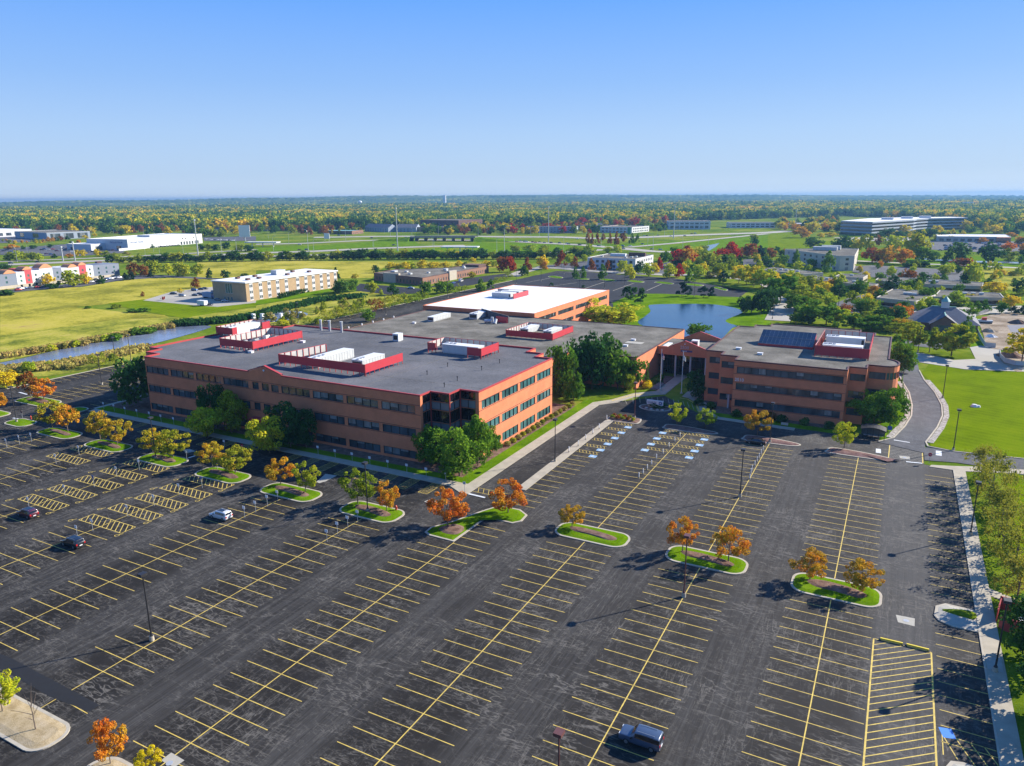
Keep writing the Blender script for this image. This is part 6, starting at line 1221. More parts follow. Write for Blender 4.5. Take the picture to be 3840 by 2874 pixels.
# ------------------------------------------------------------------ lamps, masts, signs
def lamp(x, y, h, label, m='black_metal', base=.7, heads=1, group='car park lamp posts', rz=0.):
    t = thing('lamp_post', label, 'lamp post', (x, y, 0), group, rz)
    MB().tube((0, 0, base), (0, 0, h-.3), .13, .09, 8).build('pole', m, t, at=(0, 0, 0)).location = (0, 0, 0)
    return t
LP = None
def lamps():
    global LP
    def mk_(m):
        t = thing('lamp_post', 'x', 'lamp post')
        MB().tube((0, 0, 0), (0, 0, .75), .33, .31, 12).build('footing', 'kerb_concrete', t)
        MB().tube((0, 0, .75), (0, 0, 10.1), .12, .09, 8).tube((0, 0, .75), (0, 0, .95), .24, .2, 8).build('pole', m, t)
        a = MB().box(-.42, -.5, 10.05, .42, .5, 10.42).build('lamp_head', m, t); MB().box(-.34, -.42, 10.0, .34, .42, 10.05).build('lens', 'white_metal', a)
        return t
    A, B = mk_('black_metal'), mk_('brown_metal'); used = set()
    L = [((-87.1, 103.2), 'k', 'tall black lamp post on the island with the hydrant, below the office front'), ((-151.4, 104.3), 'k', 'tall black lamp post on the third island of the left row'), ((-66.1, 145.3), 'k', 'black lamp post rising from the white-post walkway'),
         ((-23.9, 143.7), 'k', 'black lamp post standing on a yellow centre line before the right office block'), ((-23.9, 100.5), 'b', 'reddish-brown lamp post behind the island with two orange trees'), ((-86.6, 55.4), 'k', 'lone black lamp post on a round concrete footing at lower left'),
         ((15.9, 195.0), 'k', 'black lamp post at the lower corner of the striped lawn'), ((16.35, 100.8), 'k', 'black lamp post on the right pavement near the red bin store'), ((16.3, 144.5), 'k', 'black lamp post on the right pavement among thin-leaved trees'),
         (G('5', 145, 428), 'k', 'black lamp post on the small island with a hydrant at far left'), (G('7', 1057, 392), 'b', 'brown lamp post beside the round name-sign island'), (G('8', 15, 600), 'k', 'black lamp post behind the black saloon, right of the orange tree'), (G('8', 1505, 220), 'k', 'black lamp post at the upper edge of the striped lawn, by the curved drive'),
         (G('c', 378, 1390, 10.2), 'b', 'brown lamp post whose head shows at the bottom edge of the picture'), (G('1', 1002, 1535), 'k', 'black lamp post on the channel bank, left of two'), (G('1', 1132, 1510), 'k', 'black lamp post on the channel bank, right of two'),
         (G('2', 1118, 1110), 'k', 'black lamp post by the access road, left of the white roof'), (G('2', 365, 1180), 'k', 'black lamp post by the access road near the yellow bush'), (G('2', 1655, 960), 'k', 'black lamp post by the access road near two cone trees'),
         (G('3', 38, 838), 'k', 'lamp post in the rear car park, leftmost'), (G('3', 251, 818), 'k', 'lamp post in the rear car park, second from the left'), (G('3', 448, 755), 'k', 'lamp post behind the rear car park near the crimson tree'), (G('3', 582, 905), 'k', 'lamp post just behind the white roof'), (G('3', 798, 883), 'k', 'lamp post in the rear car park at the white roof corner'), (G('3', 970, 862), 'k', 'lamp post in the rear car park above the two pines'), (G('3', 1571, 948), 'k', 'lamp post by the pond pines'), (G('3', 1815, 888), 'k', 'lamp post at the right end of the rear car park'), (G('3', 1850, 738), 'k', 'lamp post in front of the colourful clump'), (G('3', 880, 745), 'k', 'lamp post at the door of the white office'),
         (G('4', 1293, 1428), 'k', 'lamp post on the verge among spreading trees, right of the right office'), (G('4', 38, 1145), 'k', 'lamp post beside the campus road at centre right'), (G('4', 605, 1045), 'k', 'lamp post in the lot before the low stone offices'), (G('5', 880, 100), 'k', 'lamp post beyond the dark tree at the left office corner')]
    for i, (p, k, lb) in enumerate(L):
        src = A if k == 'k' else B; o = src if k not in used else copy_tree(src); used.add(k); o.location = (p[0], p[1], 0); o['label'] = lb; o['group'] = 'car park lamp posts'
lamps()
# highway lamps with curved arms
h0 = thing('highway_lamp', 'x', 'street lamp'); MB().tube((0, 0, 0), (0, 0, 13), .22, .13, 6).build('pole', 'galvanised', h0)
a_ = MB(); pr_ = [(0, 13), (.3, 13.8), (1.2, 14.4), (3, 14.7)]
for (xa, za), (xb, zb) in zip(pr_[:-1], pr_[1:]): a_.tube((xa, 0, za), (xb, 0, zb), .13, .11, 5)
a_.box(2.8, -.25, 14.6, 3.9, .25, 14.85); a_.build('arm', 'galvanised', h0)
hl = '1 540,645,510 150,655,520 790,420,340 982,425,360 1105,415,355 1240,425,345 1330,415,345 1497,400,350 1805,420,350 1258,630,535 1380,605,510 1325,560,480 1915,585,430 2045,590,430 565,400,330 1585,600,500 400,560,500 235,560,495 2 108,450,370 152,560,430 285,500,390 452,560,370 500,585,460 775,470,355 1020,590,455 1008,520,450 1105,410,340 1160,430,350 1345,420,330 1520,520,430 1537,590,450 1575,420,330 1917,450,340 1993,420,325 2078,585,445 2143,580,345 3 158,425,350 237,430,345 445,550,430 605,410,340 640,470,370 768,520,405 975,460,370 1115,430,360 1170,520,410 1215,560,410 1315,420,340 1470,580,440 1560,480,420 1640,390,320 1420,400,330 1480,370,310 1690,540,430 4 1005,290,230 745,440,390 1070,440,380'
t_ = None; hi = []
for w_ in hl.split():
    if ',' not in w_: t_ = w_; continue
    x, yb, yt = map(float, w_.split(',')); p = G(t_, x, yb); hi.append((proj(p)[0], p, rise(p, t_, yt)))
hi.sort(key=lambda q: q[0])
for i, (u, p, h) in enumerate(hi):
    o = h0 if i == 0 else copy_tree(h0); o.location = (p[0], p[1], 0); s = max(.6, h/14.5); o.scale = (s*.9, s*.9, s); o.rotation_euler.z = YAW+(math.pi if i % 3 == 0 else 0)
    o['label'] = f'grey curved-arm street lamp along the highway, {ordn(i, len(hi))}'; o['group'] = 'highway street lamps'
for t_, x, yb, yt, lb in (('2', 1222, 557, 183, 'very tall slender grey mast by the highway, left of centre'), ('1', 1710, 603, 283, 'very tall slender grey mast right of the white showroom'), ('3', 314, 482, 170, 'very tall slender grey mast in front of the grey hotel'), ('3', 1392, 450, 165, 'very tall slender grey mast before the white office at right of centre'), ('4', 232, 385, 200, 'tall slender grey mast near the green hill'), ('1', 648, 640, 475, 'white mast by the highway behind the panelled hotel'), ('1', 545, 645, 515, 'thin white mast left of the taller one behind the hotel')):
    p = G(t_, x, yb); h = rise(p, t_, yt); t = thing('high_mast', lb, 'mast', (p[0], p[1], 0), 'tall highway masts')
    MB().tube((p[0], p[1], 0), (p[0], p[1], h), .75, .4, 8).build('pole', 'galvanised', t); MB().tube((p[0], p[1], h-1.6), (p[0], p[1], h), 1.1, 1.1, 8).build('lamp_ring', 'unit_grey', t)
# small post signs in the car park
def sgn(label, p, z=2.1, w=.34, h=.5, m='white_metal', pm='galvanised', face=(0, -1), grp='small post signs'):
    t = thing('post_sign', label, 'sign', (p[0], p[1], 0), grp)
    MB().tube((p[0], p[1], 0), (p[0], p[1], z), .04, .04, 6).build('post', pm, t)
    f = Vector((face[0], face[1], 0)).normalized(); r = Vector((f.y, -f.x, 0))
    a = Vector((p[0], p[1], z-h/2))+f*.06-r*w; b = Vector((p[0], p[1], z-h/2))+f*.06+r*w
    MB().bar(tuple(a), tuple(b), .03, h*1.15).build('plate', m, t); return t
heads = '5 980,280 1075,305 1178,325 1285,347 1385,370 1494,393 890,262'
def signs(s_, desc, grp, z=2.0, **kw):
    ps = [G(a, x, y, z-.1) for a, x, y in _it(s_)]; ps.sort(key=lambda p: proj(p)[0])
    for i, p in enumerate(ps): sgn(f'{desc}, {ordn(i, len(ps))}', p, z, grp=grp, **kw)
def _it(s_):
    t_ = None
    for w_ in s_.split():
        if ',' not in w_: t_ = w_; continue
        x, y = map(float, w_.split(',')); yield t_, x, y
signs('5 890,262 980,280 1075,303 1178,323 1285,345 1385,370 1494,393', 'small white post sign on the left office lawn, left run', 'signs along the office lawn')
signs('6 532,640 680,672 827,698 980,732 1135,764 1299,796 1466,830 1636,865', 'small white post sign on the left office lawn, right run', 'signs along the office lawn')
signs('5 48,578 158,548 262,528 673,638 473,710 1193,762 997,820 550,978 237,1083 1537,968 1320,1063 1090,1150 788,1273 655,1330 1932,590', 'small white post sign by the hatched bays', 'signs in the left car park', z=2.2)
signs('5 2103,1163 2198,1118 6 92,1068 181,1027 872,1198 787,1248 697,1300 607,1365', 'small white post sign below the front islands', 'signs in the left car park', z=2.2)
signs('5 800,897 1735,905', 'small blue sign on a post above a hatched bay', 'blue bay signs', z=2.4, m='sign_blue')
signs('5 1605,683 1868,762 6 1797,952', 'round pale sign seen from behind, entrance lane', 'signs in the entrance lane', z=2.3, m='unit_grey')
def wpost(s_, desc, grp, z=0., h=1.5):
    ps = [G(a, x, y, z) for a, x, y in _it(s_)]; ps.sort(key=lambda p: proj(p)[0])
    for i, p in enumerate(ps):
        t = thing('marker_post', f'{desc}, {ordn(i, len(ps))}', 'post', (p[0], p[1], z), grp); MB().box(p[0]-.08, p[1]-.08, z+.3, p[0]+.08, p[1]+.08, z+h*.85).build('panel', 'white_metal', t); MB().tube((p[0], p[1], z), (p[0], p[1], z+.4), .16, .14, 8).build('foot', 'kerb_concrete', t)
wpost('7 817,405 752,482 698,525 635,575 572,628 491,682', 'white marker post on the pale walkway strip', 'white posts on the walkway', .14, 1.7)
wpost('7 1448,550 1402,592 1353,640 1302,697 1245,742 1203,795 1166,833 1131,870 1094,905', 'white marker post between the bays with blue squares', 'white posts on the second centre line', 0, 1.5)
wpost('8 2,0', '', '') if False else None
wpost('7 2165,668 2148,700 2130,735 2113,766 2093,803 2070,840 2060,868 2050,918', 'white marker post along the centre line below the black saloon', 'white posts on the third centre line', 0, 1.5)
def stop(p, h, label, face=(0, -1), m='sign_red'):
    t = thing('stop_sign', label, 'stop sign', (p[0], p[1], 0), 'stop signs'); MB().tube((p[0], p[1], 0), (p[0], p[1], h), .05, .05, 6).build('post', 'galvanised', t)
    f = Vector((face[0], face[1], 0)).normalized(); r = Vector((f.y, -f.x, 0)); c = Vector((p[0], p[1], h-.35))+f*.08; n_ = 8
    vs = [tuple(c+r*.45*math.cos(R(22.5+45*i))+Vector((0, 0, .45*math.sin(R(22.5+45*i))))) for i in range(8)]; v2 = [tuple(Vector(v)+f*.03) for v in vs]
    pl = MB().add(vs+v2, [tuple(range(7, -1, -1)), tuple(range(8, 16))]+[(i, (i+1) % 8, 8+(i+1) % 8, 8+i) for i in range(8)]).build('plate', m, t)
    if m == 'sign_red': text(pl, 'STOP', c+f*.05-r*.34*-1-Vector((0, 0, .12)), -r, .3, 'white_letters', depth=.01) if False else text(pl, 'STOP', c+f*.05-Vector((0, 0, .12))+r*(-.34 if r.x > 0 else .34), r if r.x > 0 else -r, .28, 'white_letters', depth=.01)
stop(G('8', 1388, 782), 2.6, 'red stop sign at the corner of the right-hand pavement'); stop(G('5', 2098, 690), 2.3, 'red stop sign by the porch walk of the left office block'); stop(G('5', 195, 388), 2.2, 'dark stop sign seen from behind by the small hydrant island', m='dark_trim')
t = sgn('blue rectangular sign on a post beside the shelter', G('8', 1040, 560), 2.6, .5, .9, 'sign_blue')
for p, lb in ((G('5', 270, 405), 'red fire hydrant on the small grass island at far left'), (G('6', 1210, 1192), 'red fire hydrant at the right end of the lamp post island')):
    t = thing('fire_hydrant', lb, 'hydrant', (p[0], p[1], .3), 'fire hydrants'); z = .3
    MB().tube((p[0], p[1], z), (p[0], p[1], z+.75), .2, .18, 10).tube((p[0], p[1], z+.75), (p[0], p[1], z+1.), .22, .06, 10).build('barrel', 'hydrant_red', t); MB().tube((p[0]-.35, p[1], z+.5), (p[0]+.35, p[1], z+.5), .1, .1, 8).build('nozzle', 'hydrant_red', t)
for x, y, hh_, lb, fl_ in ((-63.2, 218.8, 13.1, 'left flagpole with a limp red, white and blue flag', 1), (-56.1, 217.7, 13.4, 'right flagpole with a limp white flag', 0)):
    t = thing('flagpole', lb, 'flagpole', (x, y, .15), 'flagpoles before the entrance'); MB().tube((x, y, .1), (x, y, hh_), .13, .07, 10).build('pole', 'white_metal', t)
    MB().tube((x, y, .1), (x, y, .5), .45, .4, 12).build('base', 'kerb_concrete', t); MB().tube((x, y, hh_), (x, y, hh_+.25), .14, .12, 8).build('finial', 'galvanised', t)
    f = thing('flag', ('limp striped flag with a dark blue corner hanging from the left pole' if fl_ else 'limp white flag hanging from the right pole'), 'flag', (x, y, hh_-1.2)); mb = MB(); n_ = 9
    for i in range(n_):
        a0, a1 = i/n_, (i+1)/n_; X = lambda q: x+.1+q*.75; Yy = lambda q: y+.14*math.sin(q*14); Z0 = lambda q: hh_-.9-q*.9; Z1 = lambda q: hh_-2.6-q*.5
        k = 6
        for j in range(k):
            b0, b1 = j/k, (j+1)/k; mi = (2 if (i < 4 and j < 3) else j % 2) if fl_ else 1
            Q = lambda q, s: (X(q), Yy(q)+.06*math.sin(s*5+q*4), Z0(q)+(Z1(q)-Z0(q))*s); mb.quad(Q(a0, b0), Q(a1, b0), Q(a1, b1), Q(a0, b1), mi)
    mb.build('cloth', ['flag_red', 'flag_white', 'flag_blue'], f)
# name sign on its round island
t = thing('name_sign', 'low white name sign reading CHASE with a blue octagon, on the round island', 'sign', (-58.7, 198.6, .3))
MB().box(-61.1, 198.5, 1.0, -56.3, 198.85, 2.4).build('panel', 'unit_white', t); MB().box(-60.8, 198.55, .2, -56.6, 198.8, 1.0).build('plinth', 'stone_wall', t)
text(t, 'CHASE', (-60.9, 198.48, 1.4), (1, 0, 0), .88, 'purple_band', depth=.06)
oc = MB(); cx, cz = -57.05, 1.7
for k in range(4):
    a = R(90*k); ca, sa = math.cos(a), math.sin(a); pts = [(-.21, .47), (.26, .47), (.47, .26), (.18, .2), (-.21, .2)]
    q = [(cx+px_*ca-pz*sa, cz+px_*sa+pz*ca) for px_, pz in pts]; oc.add([(x, 198.42, z) for x, z in q], [tuple(range(5))])
oc.build('emblem', 'sign_blue', t)
for i, (x, y) in enumerate(((-60.6, 196.6), (-59, 196.2), (-57.2, 196.1), (-55.9, 196.5))):
    tt = thing('boulder', f'pale stone at the near edge of the name-sign island, {ordn(i, 4)}', 'stone', (x, y, .35), 'pale stones by the name sign'); MB().tube((x, y, .3), (x, y, .62), .55, .3, 7).build('stone', 'rock', tt)
for i, (x, y) in enumerate(((-51.3, 220), (-50.5, 218.6))):
    tt = thing('boulder', ('large pale boulder right of the entrance walk, rear', 'large pale boulder right of the entrance walk, front')[i], 'stone', (x, y, .1), 'boulders by the walk'); MB().tube((x, y, .1), (x, y, .9), 1., .5, 8).build('stone', 'rock', tt)
tt = thing('step_terrace', 'low grey stepped stone terrace left of the left flagpole', 'terrace', (-65, 222, 0))
for i in range(5): MB().box(-66.2+i*.15, 219.5+i*1.2, .1, -63.9, 220.5+i*1.2, .5+i*.12).build('step', 'smooth_grey', tt)
# bus shelter
t = thing('shelter', 'black steel and glass waiting shelter at the foot of the big tree', 'shelter', (-1.6, 196.6, 0)); x0, y0_, x1, y1_ = -4.2, 195.2, 1, 198.4
for i in range(5):
    x = x0+(x1-x0)*i/4
    for y in (y0_, y1_): MB().box(x-.06, y-.06, 0, x+.06, y+.06, 2.7).build('post', 'black_metal', t)
mb = MB()
for i in range(8):
    f0, f1 = i/8, (i+1)/8; mb.quad((x0-.3+(x1-x0+.6)*f0, y0_-.3, 2.7+.6*math.sin(math.pi*f0)), (x0-.3+(x1-x0+.6)*f1, y0_-.3, 2.7+.6*math.sin(math.pi*f1)), (x0-.3+(x1-x0+.6)*f1, y1_+.3, 2.7+.6*math.sin(math.pi*f1)), (x0-.3+(x1-x0+.6)*f0, y1_+.3, 2.7+.6*math.sin(math.pi*f0)))
mb.build('roof', 'black_metal', t); MB().box(x0, y1_-.03, .3, x1, y1_+.03, 2.5).build('glass_panel', 'glass', t); MB().box(x0+.4, y1_-.8, .42, x1-.4, y1_-.35, .5).build('bench', 'galvanised', t)
t = thing('bench', 'small wooden bench on the pavement before the right office block', 'bench', (*G('8', 140, 462)[:2], .15)); p = t.location
MB().box(p.x-.9, p.y-.25, .55, p.x+.9, p.y+.2, .62).build('seat', 'stone_wall', t); MB().box(p.x-.9, p.y+.2, .6, p.x+.9, p.y+.28, 1.1).build('backrest', 'stone_wall', t)
for s in (-.7, .7): MB().box(p.x+s-.05, p.y-.2, .15, p.x+s+.05, p.y+.2, .55).build('leg', 'black_metal', t)
# red bin store
t = thing('bin_store', 'red-walled open bin store with a half-open gate at the right edge', 'enclosure', (20, 114.5, 0))
MB().bar((18.3, 118.6, 0), (25, 117.2, 0), .2, 2.1).bar((25, 117.2, 0), (24.2, 110.6, 0), .2, 2.1).bar((24.2, 110.6, 0), (18.4, 112.2, 0), .2, 2.1).build('wall', 'red_trim', t); MB().bar((17.6, 114.2, .1), (18.4, 118.2, .1), .12, 1.9).bar((18.4, 112.2, .1), (17.8, 112.9, .1), .12, 1.9).build('gate', 'red_trim', t)
MB().box(20, 113, 0, 23.2, 115.6, 1.3).build('bin', 'black_metal', t); MB().box(19.9, 112.9, 1.3, 23.3, 115.7, 1.42).build('lid', 'unit_grey', t)
# rocks on the lawn
p = G('8', 1778, 292); t = thing('boulder', 'white boulder lying on the striped lawn', 'stone', p); MB().tube((p[0], p[1], 0), (p[0], p[1], .8), 1.1, .6, 8).tube((p[0]+1, p[1]+.2, 0), (p[0]+1, p[1]+.2, .6), .7, .4, 8).build('stone', 'white_wall', t)
# construction site
def seg_fence(name, pts, h, m, label, cat='fence'):
    t = thing(name, label, cat, (pts[0][0], pts[0][1], 0)); mb = MB()
    for a, b in zip(pts[:-1], pts[1:]): mb.bar((a[0], a[1], .2), (b[0], b[1], .2), .06, h-.2)
    mb.build('mesh_panels', m, t)
    for i, a in enumerate(pts): MB().tube((a[0], a[1], 0), (a[0], a[1], h), .06, .06, 5).build('post', 'galvanised', t)
seg_fence('site_fence', px('4 1795,1120 1775,1160 1790,1220 1810,1280 1835,1330 1870,1385 1960,1395'), 2., 'unit_grey', 'grey mesh fence curving round the left side of the construction site')
seg_fence('site_fence', px('4 1990,1440 2000,1480 2040,1520 2130,1545 2208,1550'), 1.8, 'unit_grey', 'grey fence at the lower corner of the construction site under the yellow tree')
seg_fence('site_fence', px('4 1800,1120 1860,1095 1900,1085'), 1.8, 'shingle', 'dark fence at the top left corner of the construction site')
for (x, y, s, lb, m) in ((1905, 1255, 7, 'brown spoil heap in the middle of the construction site', 'dirt'), (2150, 1185, 8, 'dark spoil heap at the right of the construction site', 'mulch'), (2080, 1470, 9, 'brown earth mound behind the lower fence of the site', 'mulch'), (1920, 1300, 5, 'low white heap of sheeting on the construction site', 'white_wall')):
    p = G('4', x, y); t = thing('spoil_heap', lb, 'heap', p); r_ = np.random.default_rng(int(x)); vs = [(p[0], p[1], s*.28)]; k = 12
    for ring, f in ((.5, .7), (1., 0.)):
        for i in range(k): a = 2*math.pi*i/k; q = s*.5*ring*r_.uniform(.75, 1.2); vs.append((p[0]+q*math.cos(a), p[1]+q*math.sin(a)*.8, .17+s*.28*f*r_.uniform(.6, 1) if f else .15))
    MB().add(vs, [(0, 1+i, 1+(i+1) % k) for i in range(k)]+[(1+i, 13+i, 13+(i+1) % k, 1+(i+1) % k) for i in range(k)]).build('heap', m, t)
p = G('4', 1870, 1180); t = thing('site_truck', 'grey tracked site machine with a red cab on the construction site', 'machine', p)
MB().box(p[0]-3, p[1]-1.2, .6, p[0]+3, p[1]+1.2, 1.6).build('bed', 'unit_grey', t); MB().box(p[0]-1.5, p[1]-1, 1.6, p[0]+.5, p[1]+1, 2.8).build('cab', 'hydrant_red', t); MB().box(p[0]-2.8, p[1]-1.5, 0, p[0]+2.8, p[1]-.9, .8).build('track', 'black_metal', t); MB().box(p[0]-2.8, p[1]+.9, 0, p[0]+2.8, p[1]+1.5, .8).build('track', 'black_metal', t)
p = G('e', 1500, 290); t = thing('covered_store', 'turquoise sheeted stack behind the clipped hedge of the inn', 'cover', p); MB().prism([(p[0]-3, p[1]-6), (p[0]+2, p[1]-6), (p[0]+2, p[1]+7), (p[0]-3, p[1]+7)], 0, 2.8).build('sheet', 'teal_cloth', t)
for i, (x, y) in enumerate(((945, 150), (1130, 150), (1335, 160), (1520, 140), (1680, 150), (1925, 110))):
    u = (780+x/5.53-960)*2.3; v_ = (1170+y/5.53-700)*2.3; p = G('2', u, v_+4); t = thing('white_marker', f'small white box by the water behind the left office block, {ordn(i, 6)}', 'box', p, 'white boxes by the water'); MB().box(p[0]-.8, p[1]-.8, .6, p[0]+.8, p[1]+.8, 3.).box(p[0]-.1, p[1]-.1, 0, p[0]+.1, p[1]+.1, .6).build('box', 'white_metal', t)
p = G('2', 620, 468); t = thing('highway_board', 'small white board beside the highway slip road', 'sign', p); MB().box(p[0]-5, p[1]-2, 3, p[0]+5, p[1]-1.5, 11).build('panel', 'white_metal', t)
for s in (-4, 4): MB().box(p[0]+s-.2, p[1]-1.9, 0, p[0]+s+.2, p[1]-1.6, 3).build('post', 'galvanised', t)
p = G('1', 2115, 470); t = thing('billboard', 'tall white billboard right of the white showroom', 'sign', p); MB().bar((p[0]-7, p[1]-4, 6), (p[0]+7, p[1]+4, 6), .8, 17).build('panel', 'white_metal', t); MB().tube((p[0], p[1], 0), (p[0], p[1], 6), .8, .8, 8).build('post', 'galvanised', t)
p = G('3', 1005, 480); t = thing('direction_sign', 'green direction sign before the tall trees at the cross road', 'sign', p); MB().box(p[0]-2, p[1]-.2, 10, p[0]+2.5, p[1], 20).build('panel', 'sign_green', t); MB().box(p[0]-.2, p[1]-.2, 0, p[0]+.2, p[1], 10).build('post', 'galvanised', t)
# ------------------------------------------------------------------ cars
def car_body(kind):
    """x forward; cross sections (x, half width low, belt z, belt half width, roof z, roof half width)"""
    if kind == 'suv': S = [(-2.35, .82, .95, .84, 1.0, .8), (-2.3, .9, 1.02, .9, 1.1, .82), (-2.1, .93, 1.05, .93, 1.62, .68), (-1.7, .95, 1.06, .95, 1.7, .72), (-.2, .95, 1.04, .95, 1.72, .72), (.5, .95, 1.03, .94, 1.66, .7), (1.25, .94, 1.0, .92, 1.08, .82), (2.0, .92, .92, .88, .95, .8), (2.32, .84, .75, .8, .78, .7), (2.38, .75, .55, .72, .6, .6)]; zb = .3; top = 1.72
    elif kind == 'jeep': S = [(-2.35, .88, 1.05, .9, 1.2, .88), (-2.3, .92, 1.12, .92, 1.7, .82), (-2.2, .94, 1.12, .94, 1.82, .8), (-1.4, .95, 1.12, .95, 1.86, .8), (-.2, .95, 1.1, .95, 1.86, .8), (.5, .95, 1.1, .94, 1.8, .78), (1.05, .95, 1.1, .93, 1.16, .86), (1.9, .94, 1.08, .9, 1.12, .84), (2.3, .9, 1.0, .86, 1.04, .8), (2.36, .85, .7, .82, .8, .75)]; zb = .36; top = 1.86
    elif kind == 'van': S = [(-2.6, .9, 1.1, .92, 2.1, .84), (-2.5, .95, 1.1, .96, 2.25, .86), (-1, .97, 1.1, .97, 2.3, .86), (1.0, .97, 1.1, .96, 2.25, .84), (1.7, .95, 1.05, .93, 1.5, .84), (2.5, .9, .85, .85, .9, .78), (2.6, .8, .5, .8, .6, .7)]; zb = .3; top = 2.3
    else: S = [(-2.35, .8, .85, .82, .92, .76), (-2.2, .88, .93, .88, 1.0, .78), (-1.6, .9, .95, .9, 1.05, .76), (-1.0, .91, .93, .91, 1.4, .64), (-.1, .92, .92, .91, 1.44, .66), (.5, .92, .9, .9, 1.34, .66), (1.2, .91, .87, .89, .93, .8), (2.1, .88, .76, .84, .8, .74), (2.38, .78, .55, .74, .6, .62)]; zb = .25; top = 1.44
    vs = []; 
    for x, wl, zb2, wb, zr_, wr in S: vs += [(x, -wl*.96, zb), (x, -wl, (zb+zb2)/2), (x, -wb, zb2), (x, -wr, zr_), (x, 0, zr_+.03), (x, wr, zr_), (x, wb, zb2), (x, wl, (zb+zb2)/2), (x, wl*.96, zb)]
    n = 9; fs = []
    for i in range(len(S)-1):
        for j in range(n-1): a = i*n+j; fs.append((a, a+1, a+1+n, a+n))
        fs.append((i*n+n-1, i*n, i*n+n, i*n+2*n-1))
    fs.append(tuple(range(n-1, -1, -1))); fs.append(tuple((len(S)-1)*n+j for j in range(n)))
    return S, vs, [f[::-1] for f in fs], n
def make_car(kind, detail=True):
    t = thing('car', 'x', 'car'); S, vs, fs, n = car_body(kind)
    b = MB().add(vs, fs).build('body', 'paint_black', t, smooth=True); b.material_slots[0].link = 'OBJECT'
    if detail: e = b.modifiers.new('edge', 'BEVEL'); e.width = .05; e.segments = 2; e.limit_method = 'ANGLE'
    g = MB(); o = .012
    for i in range(len(S)-1):
        a, c = S[i], S[i+1]
        if max(a[4]-a[2], c[4]-c[2]) < .25: continue
        both = min(a[4]-a[2], c[4]-c[2]) > .3
        for s in (-1, 1):
            def P(q, f): return (q[0], s*((q[3]*(1-f)+q[5]*f)+o), q[2]*(1-f)+q[4]*f+.005)
            if both:
                k0, k1 = (.12, .82); xm = .04*(c[0]-a[0]); A = [P(a, k0), P(c, k0), P(c, k1), P(a, k1)]
                g.add(A if s < 0 else A[::-1], [(0, 1, 2, 3)])
        if not both:      # windscreen / rear screen
            hi_, lo_ = (a, c) if a[4]-a[2] > c[4]-c[2] else (c, a); sg = 1 if lo_[0] > hi_[0] else -1
            def Q(y, f): return (lo_[0]*(1-f)+hi_[0]*f+.02*sg, y, lo_[4]*(1-f)+hi_[4]*f+.045)
            w0, w1 = lo_[5]*.9, hi_[5]*.9; A = [Q(-w0, .1), Q(w0, .1), Q(w1, .86), Q(-w1, .86)]; g.add(A, [(0, 1, 2, 3)])
    g.build('windows', 'car_glass', t)
    rr = .36 if kind in ('suv', 'jeep', 'van') else .33; X = 1.45 if kind != 'van' else 1.7
    if detail:
        for x in (-X, X):
            for s in (-1, 1):
                w = MB().tube((x, s*.70, rr), (x, s*.96, rr), rr, rr, 18).build('wheel', 'tyre', t); MB().tube((x, s*.955, rr), (x, s*.975, rr), rr*.62, rr*.6, 12).build('rim', 'rim', w)
        f = S[-2]; r_ = S[1]
        for s in (-1, 1):
            MB().box(S[-2][0]-.12, s*.62-.17, S[-2][2]-.12, S[-2][0]+.06, s*.62+.17, S[-2][2]+.03).build('headlight', 'head_light', t); MB().box(S[0][0]-.03, s*.72-.12, S[0][2]-.2, S[0][0]+.15, s*.72+.12, S[0][2]+.1).build('tail_light', 'tail_light', t)
            MB().box(.75, s*.95-.02 if s > 0 else -1.12, 1.0 if kind != 'sedan' else .88, .95, 1.12 if s > 0 else -.93, 1.18 if kind != 'sedan' else 1.04).build('mirror', 'black_metal', t)
        MB().box(S[0][0]-.04, -.26, .55, S[0][0]+.02, .26, .7).build('number_plate', 'white_metal', t); MB().box(S[-1][0]-.05, -.5, .45, S[-1][0]+.03, .5, .62).build('grille', 'black_metal', t)
        MB().box(S[0][0]-.06, -.8, .3, S[0][0]+.1, .8, .5).build('bumper', 'black_metal', t)
        if kind in ('suv', 'jeep'):
            for s in (-1, 1): MB().tube((-1.7, s*.6, S[3][4]+.06), (.3, s*.6, S[4][4]+.05), .025, .025, 6).build('roof_rail', 'galvanised', t)
            if kind == 'suv': MB().box(-1.2, -.5, 1.735, .3, .5, 1.752).build('sunroof', 'car_glass', t)
    else:
        for x in (-X, X):
            w = MB().box(x-rr*.85, -.97, 0, x+rr*.85, .97, rr*1.7).build('wheel_pair', 'tyre', t)
    return t
PR = {}
def car(kind, paint_, x, y, ang, label, group=None, detail=True):
    k = (kind, detail)
    if k not in PR: PR[k] = [make_car(kind, detail), False]
    src, used = PR[k]; o = copy_tree(src) if used else src; PR[k][1] = True
    o.location = (x, y, .045 if math.hypot(x, y) < 300 else .2); o.rotation_euler = (0, 0, ang); o['label'] = label
    if group: o['group'] = group
    elif 'group' in o: del o['group']
    for c in o.children:
        if c.name.startswith('body'): c.material_slots[0].material = M['paint_'+paint_]
    return o
for s_, kind, pn, lb in (('5 215,1245', 'suv', 'maroon', 'maroon SUV parked alone among the stall lines at far left'), ('5 605,1500', 'suv', 'black', 'black SUV parked at the foot of the second column of hatched bays'), ('5 1885,1262', 'suv', 'white', 'white SUV with a black sunroof in the left part of the car park'), ('c 1020,1500', 'jeep', 'slate', 'slate blue boxy SUV at the bottom of the picture')):
    p = px(s_)[0]; y_ = p[1]+.6; car(kind, pn, p[0], y_, math.pi, lb)
p = px('7 2100,615')[0]; car('sedan', 'black', p[0], p[1]+.5, math.pi, 'black saloon parked beside the bright orange tree on the mulched island')
CN = ['black', 'white', 'grey', 'silver', 'blue', 'red', 'slate', 'maroon']
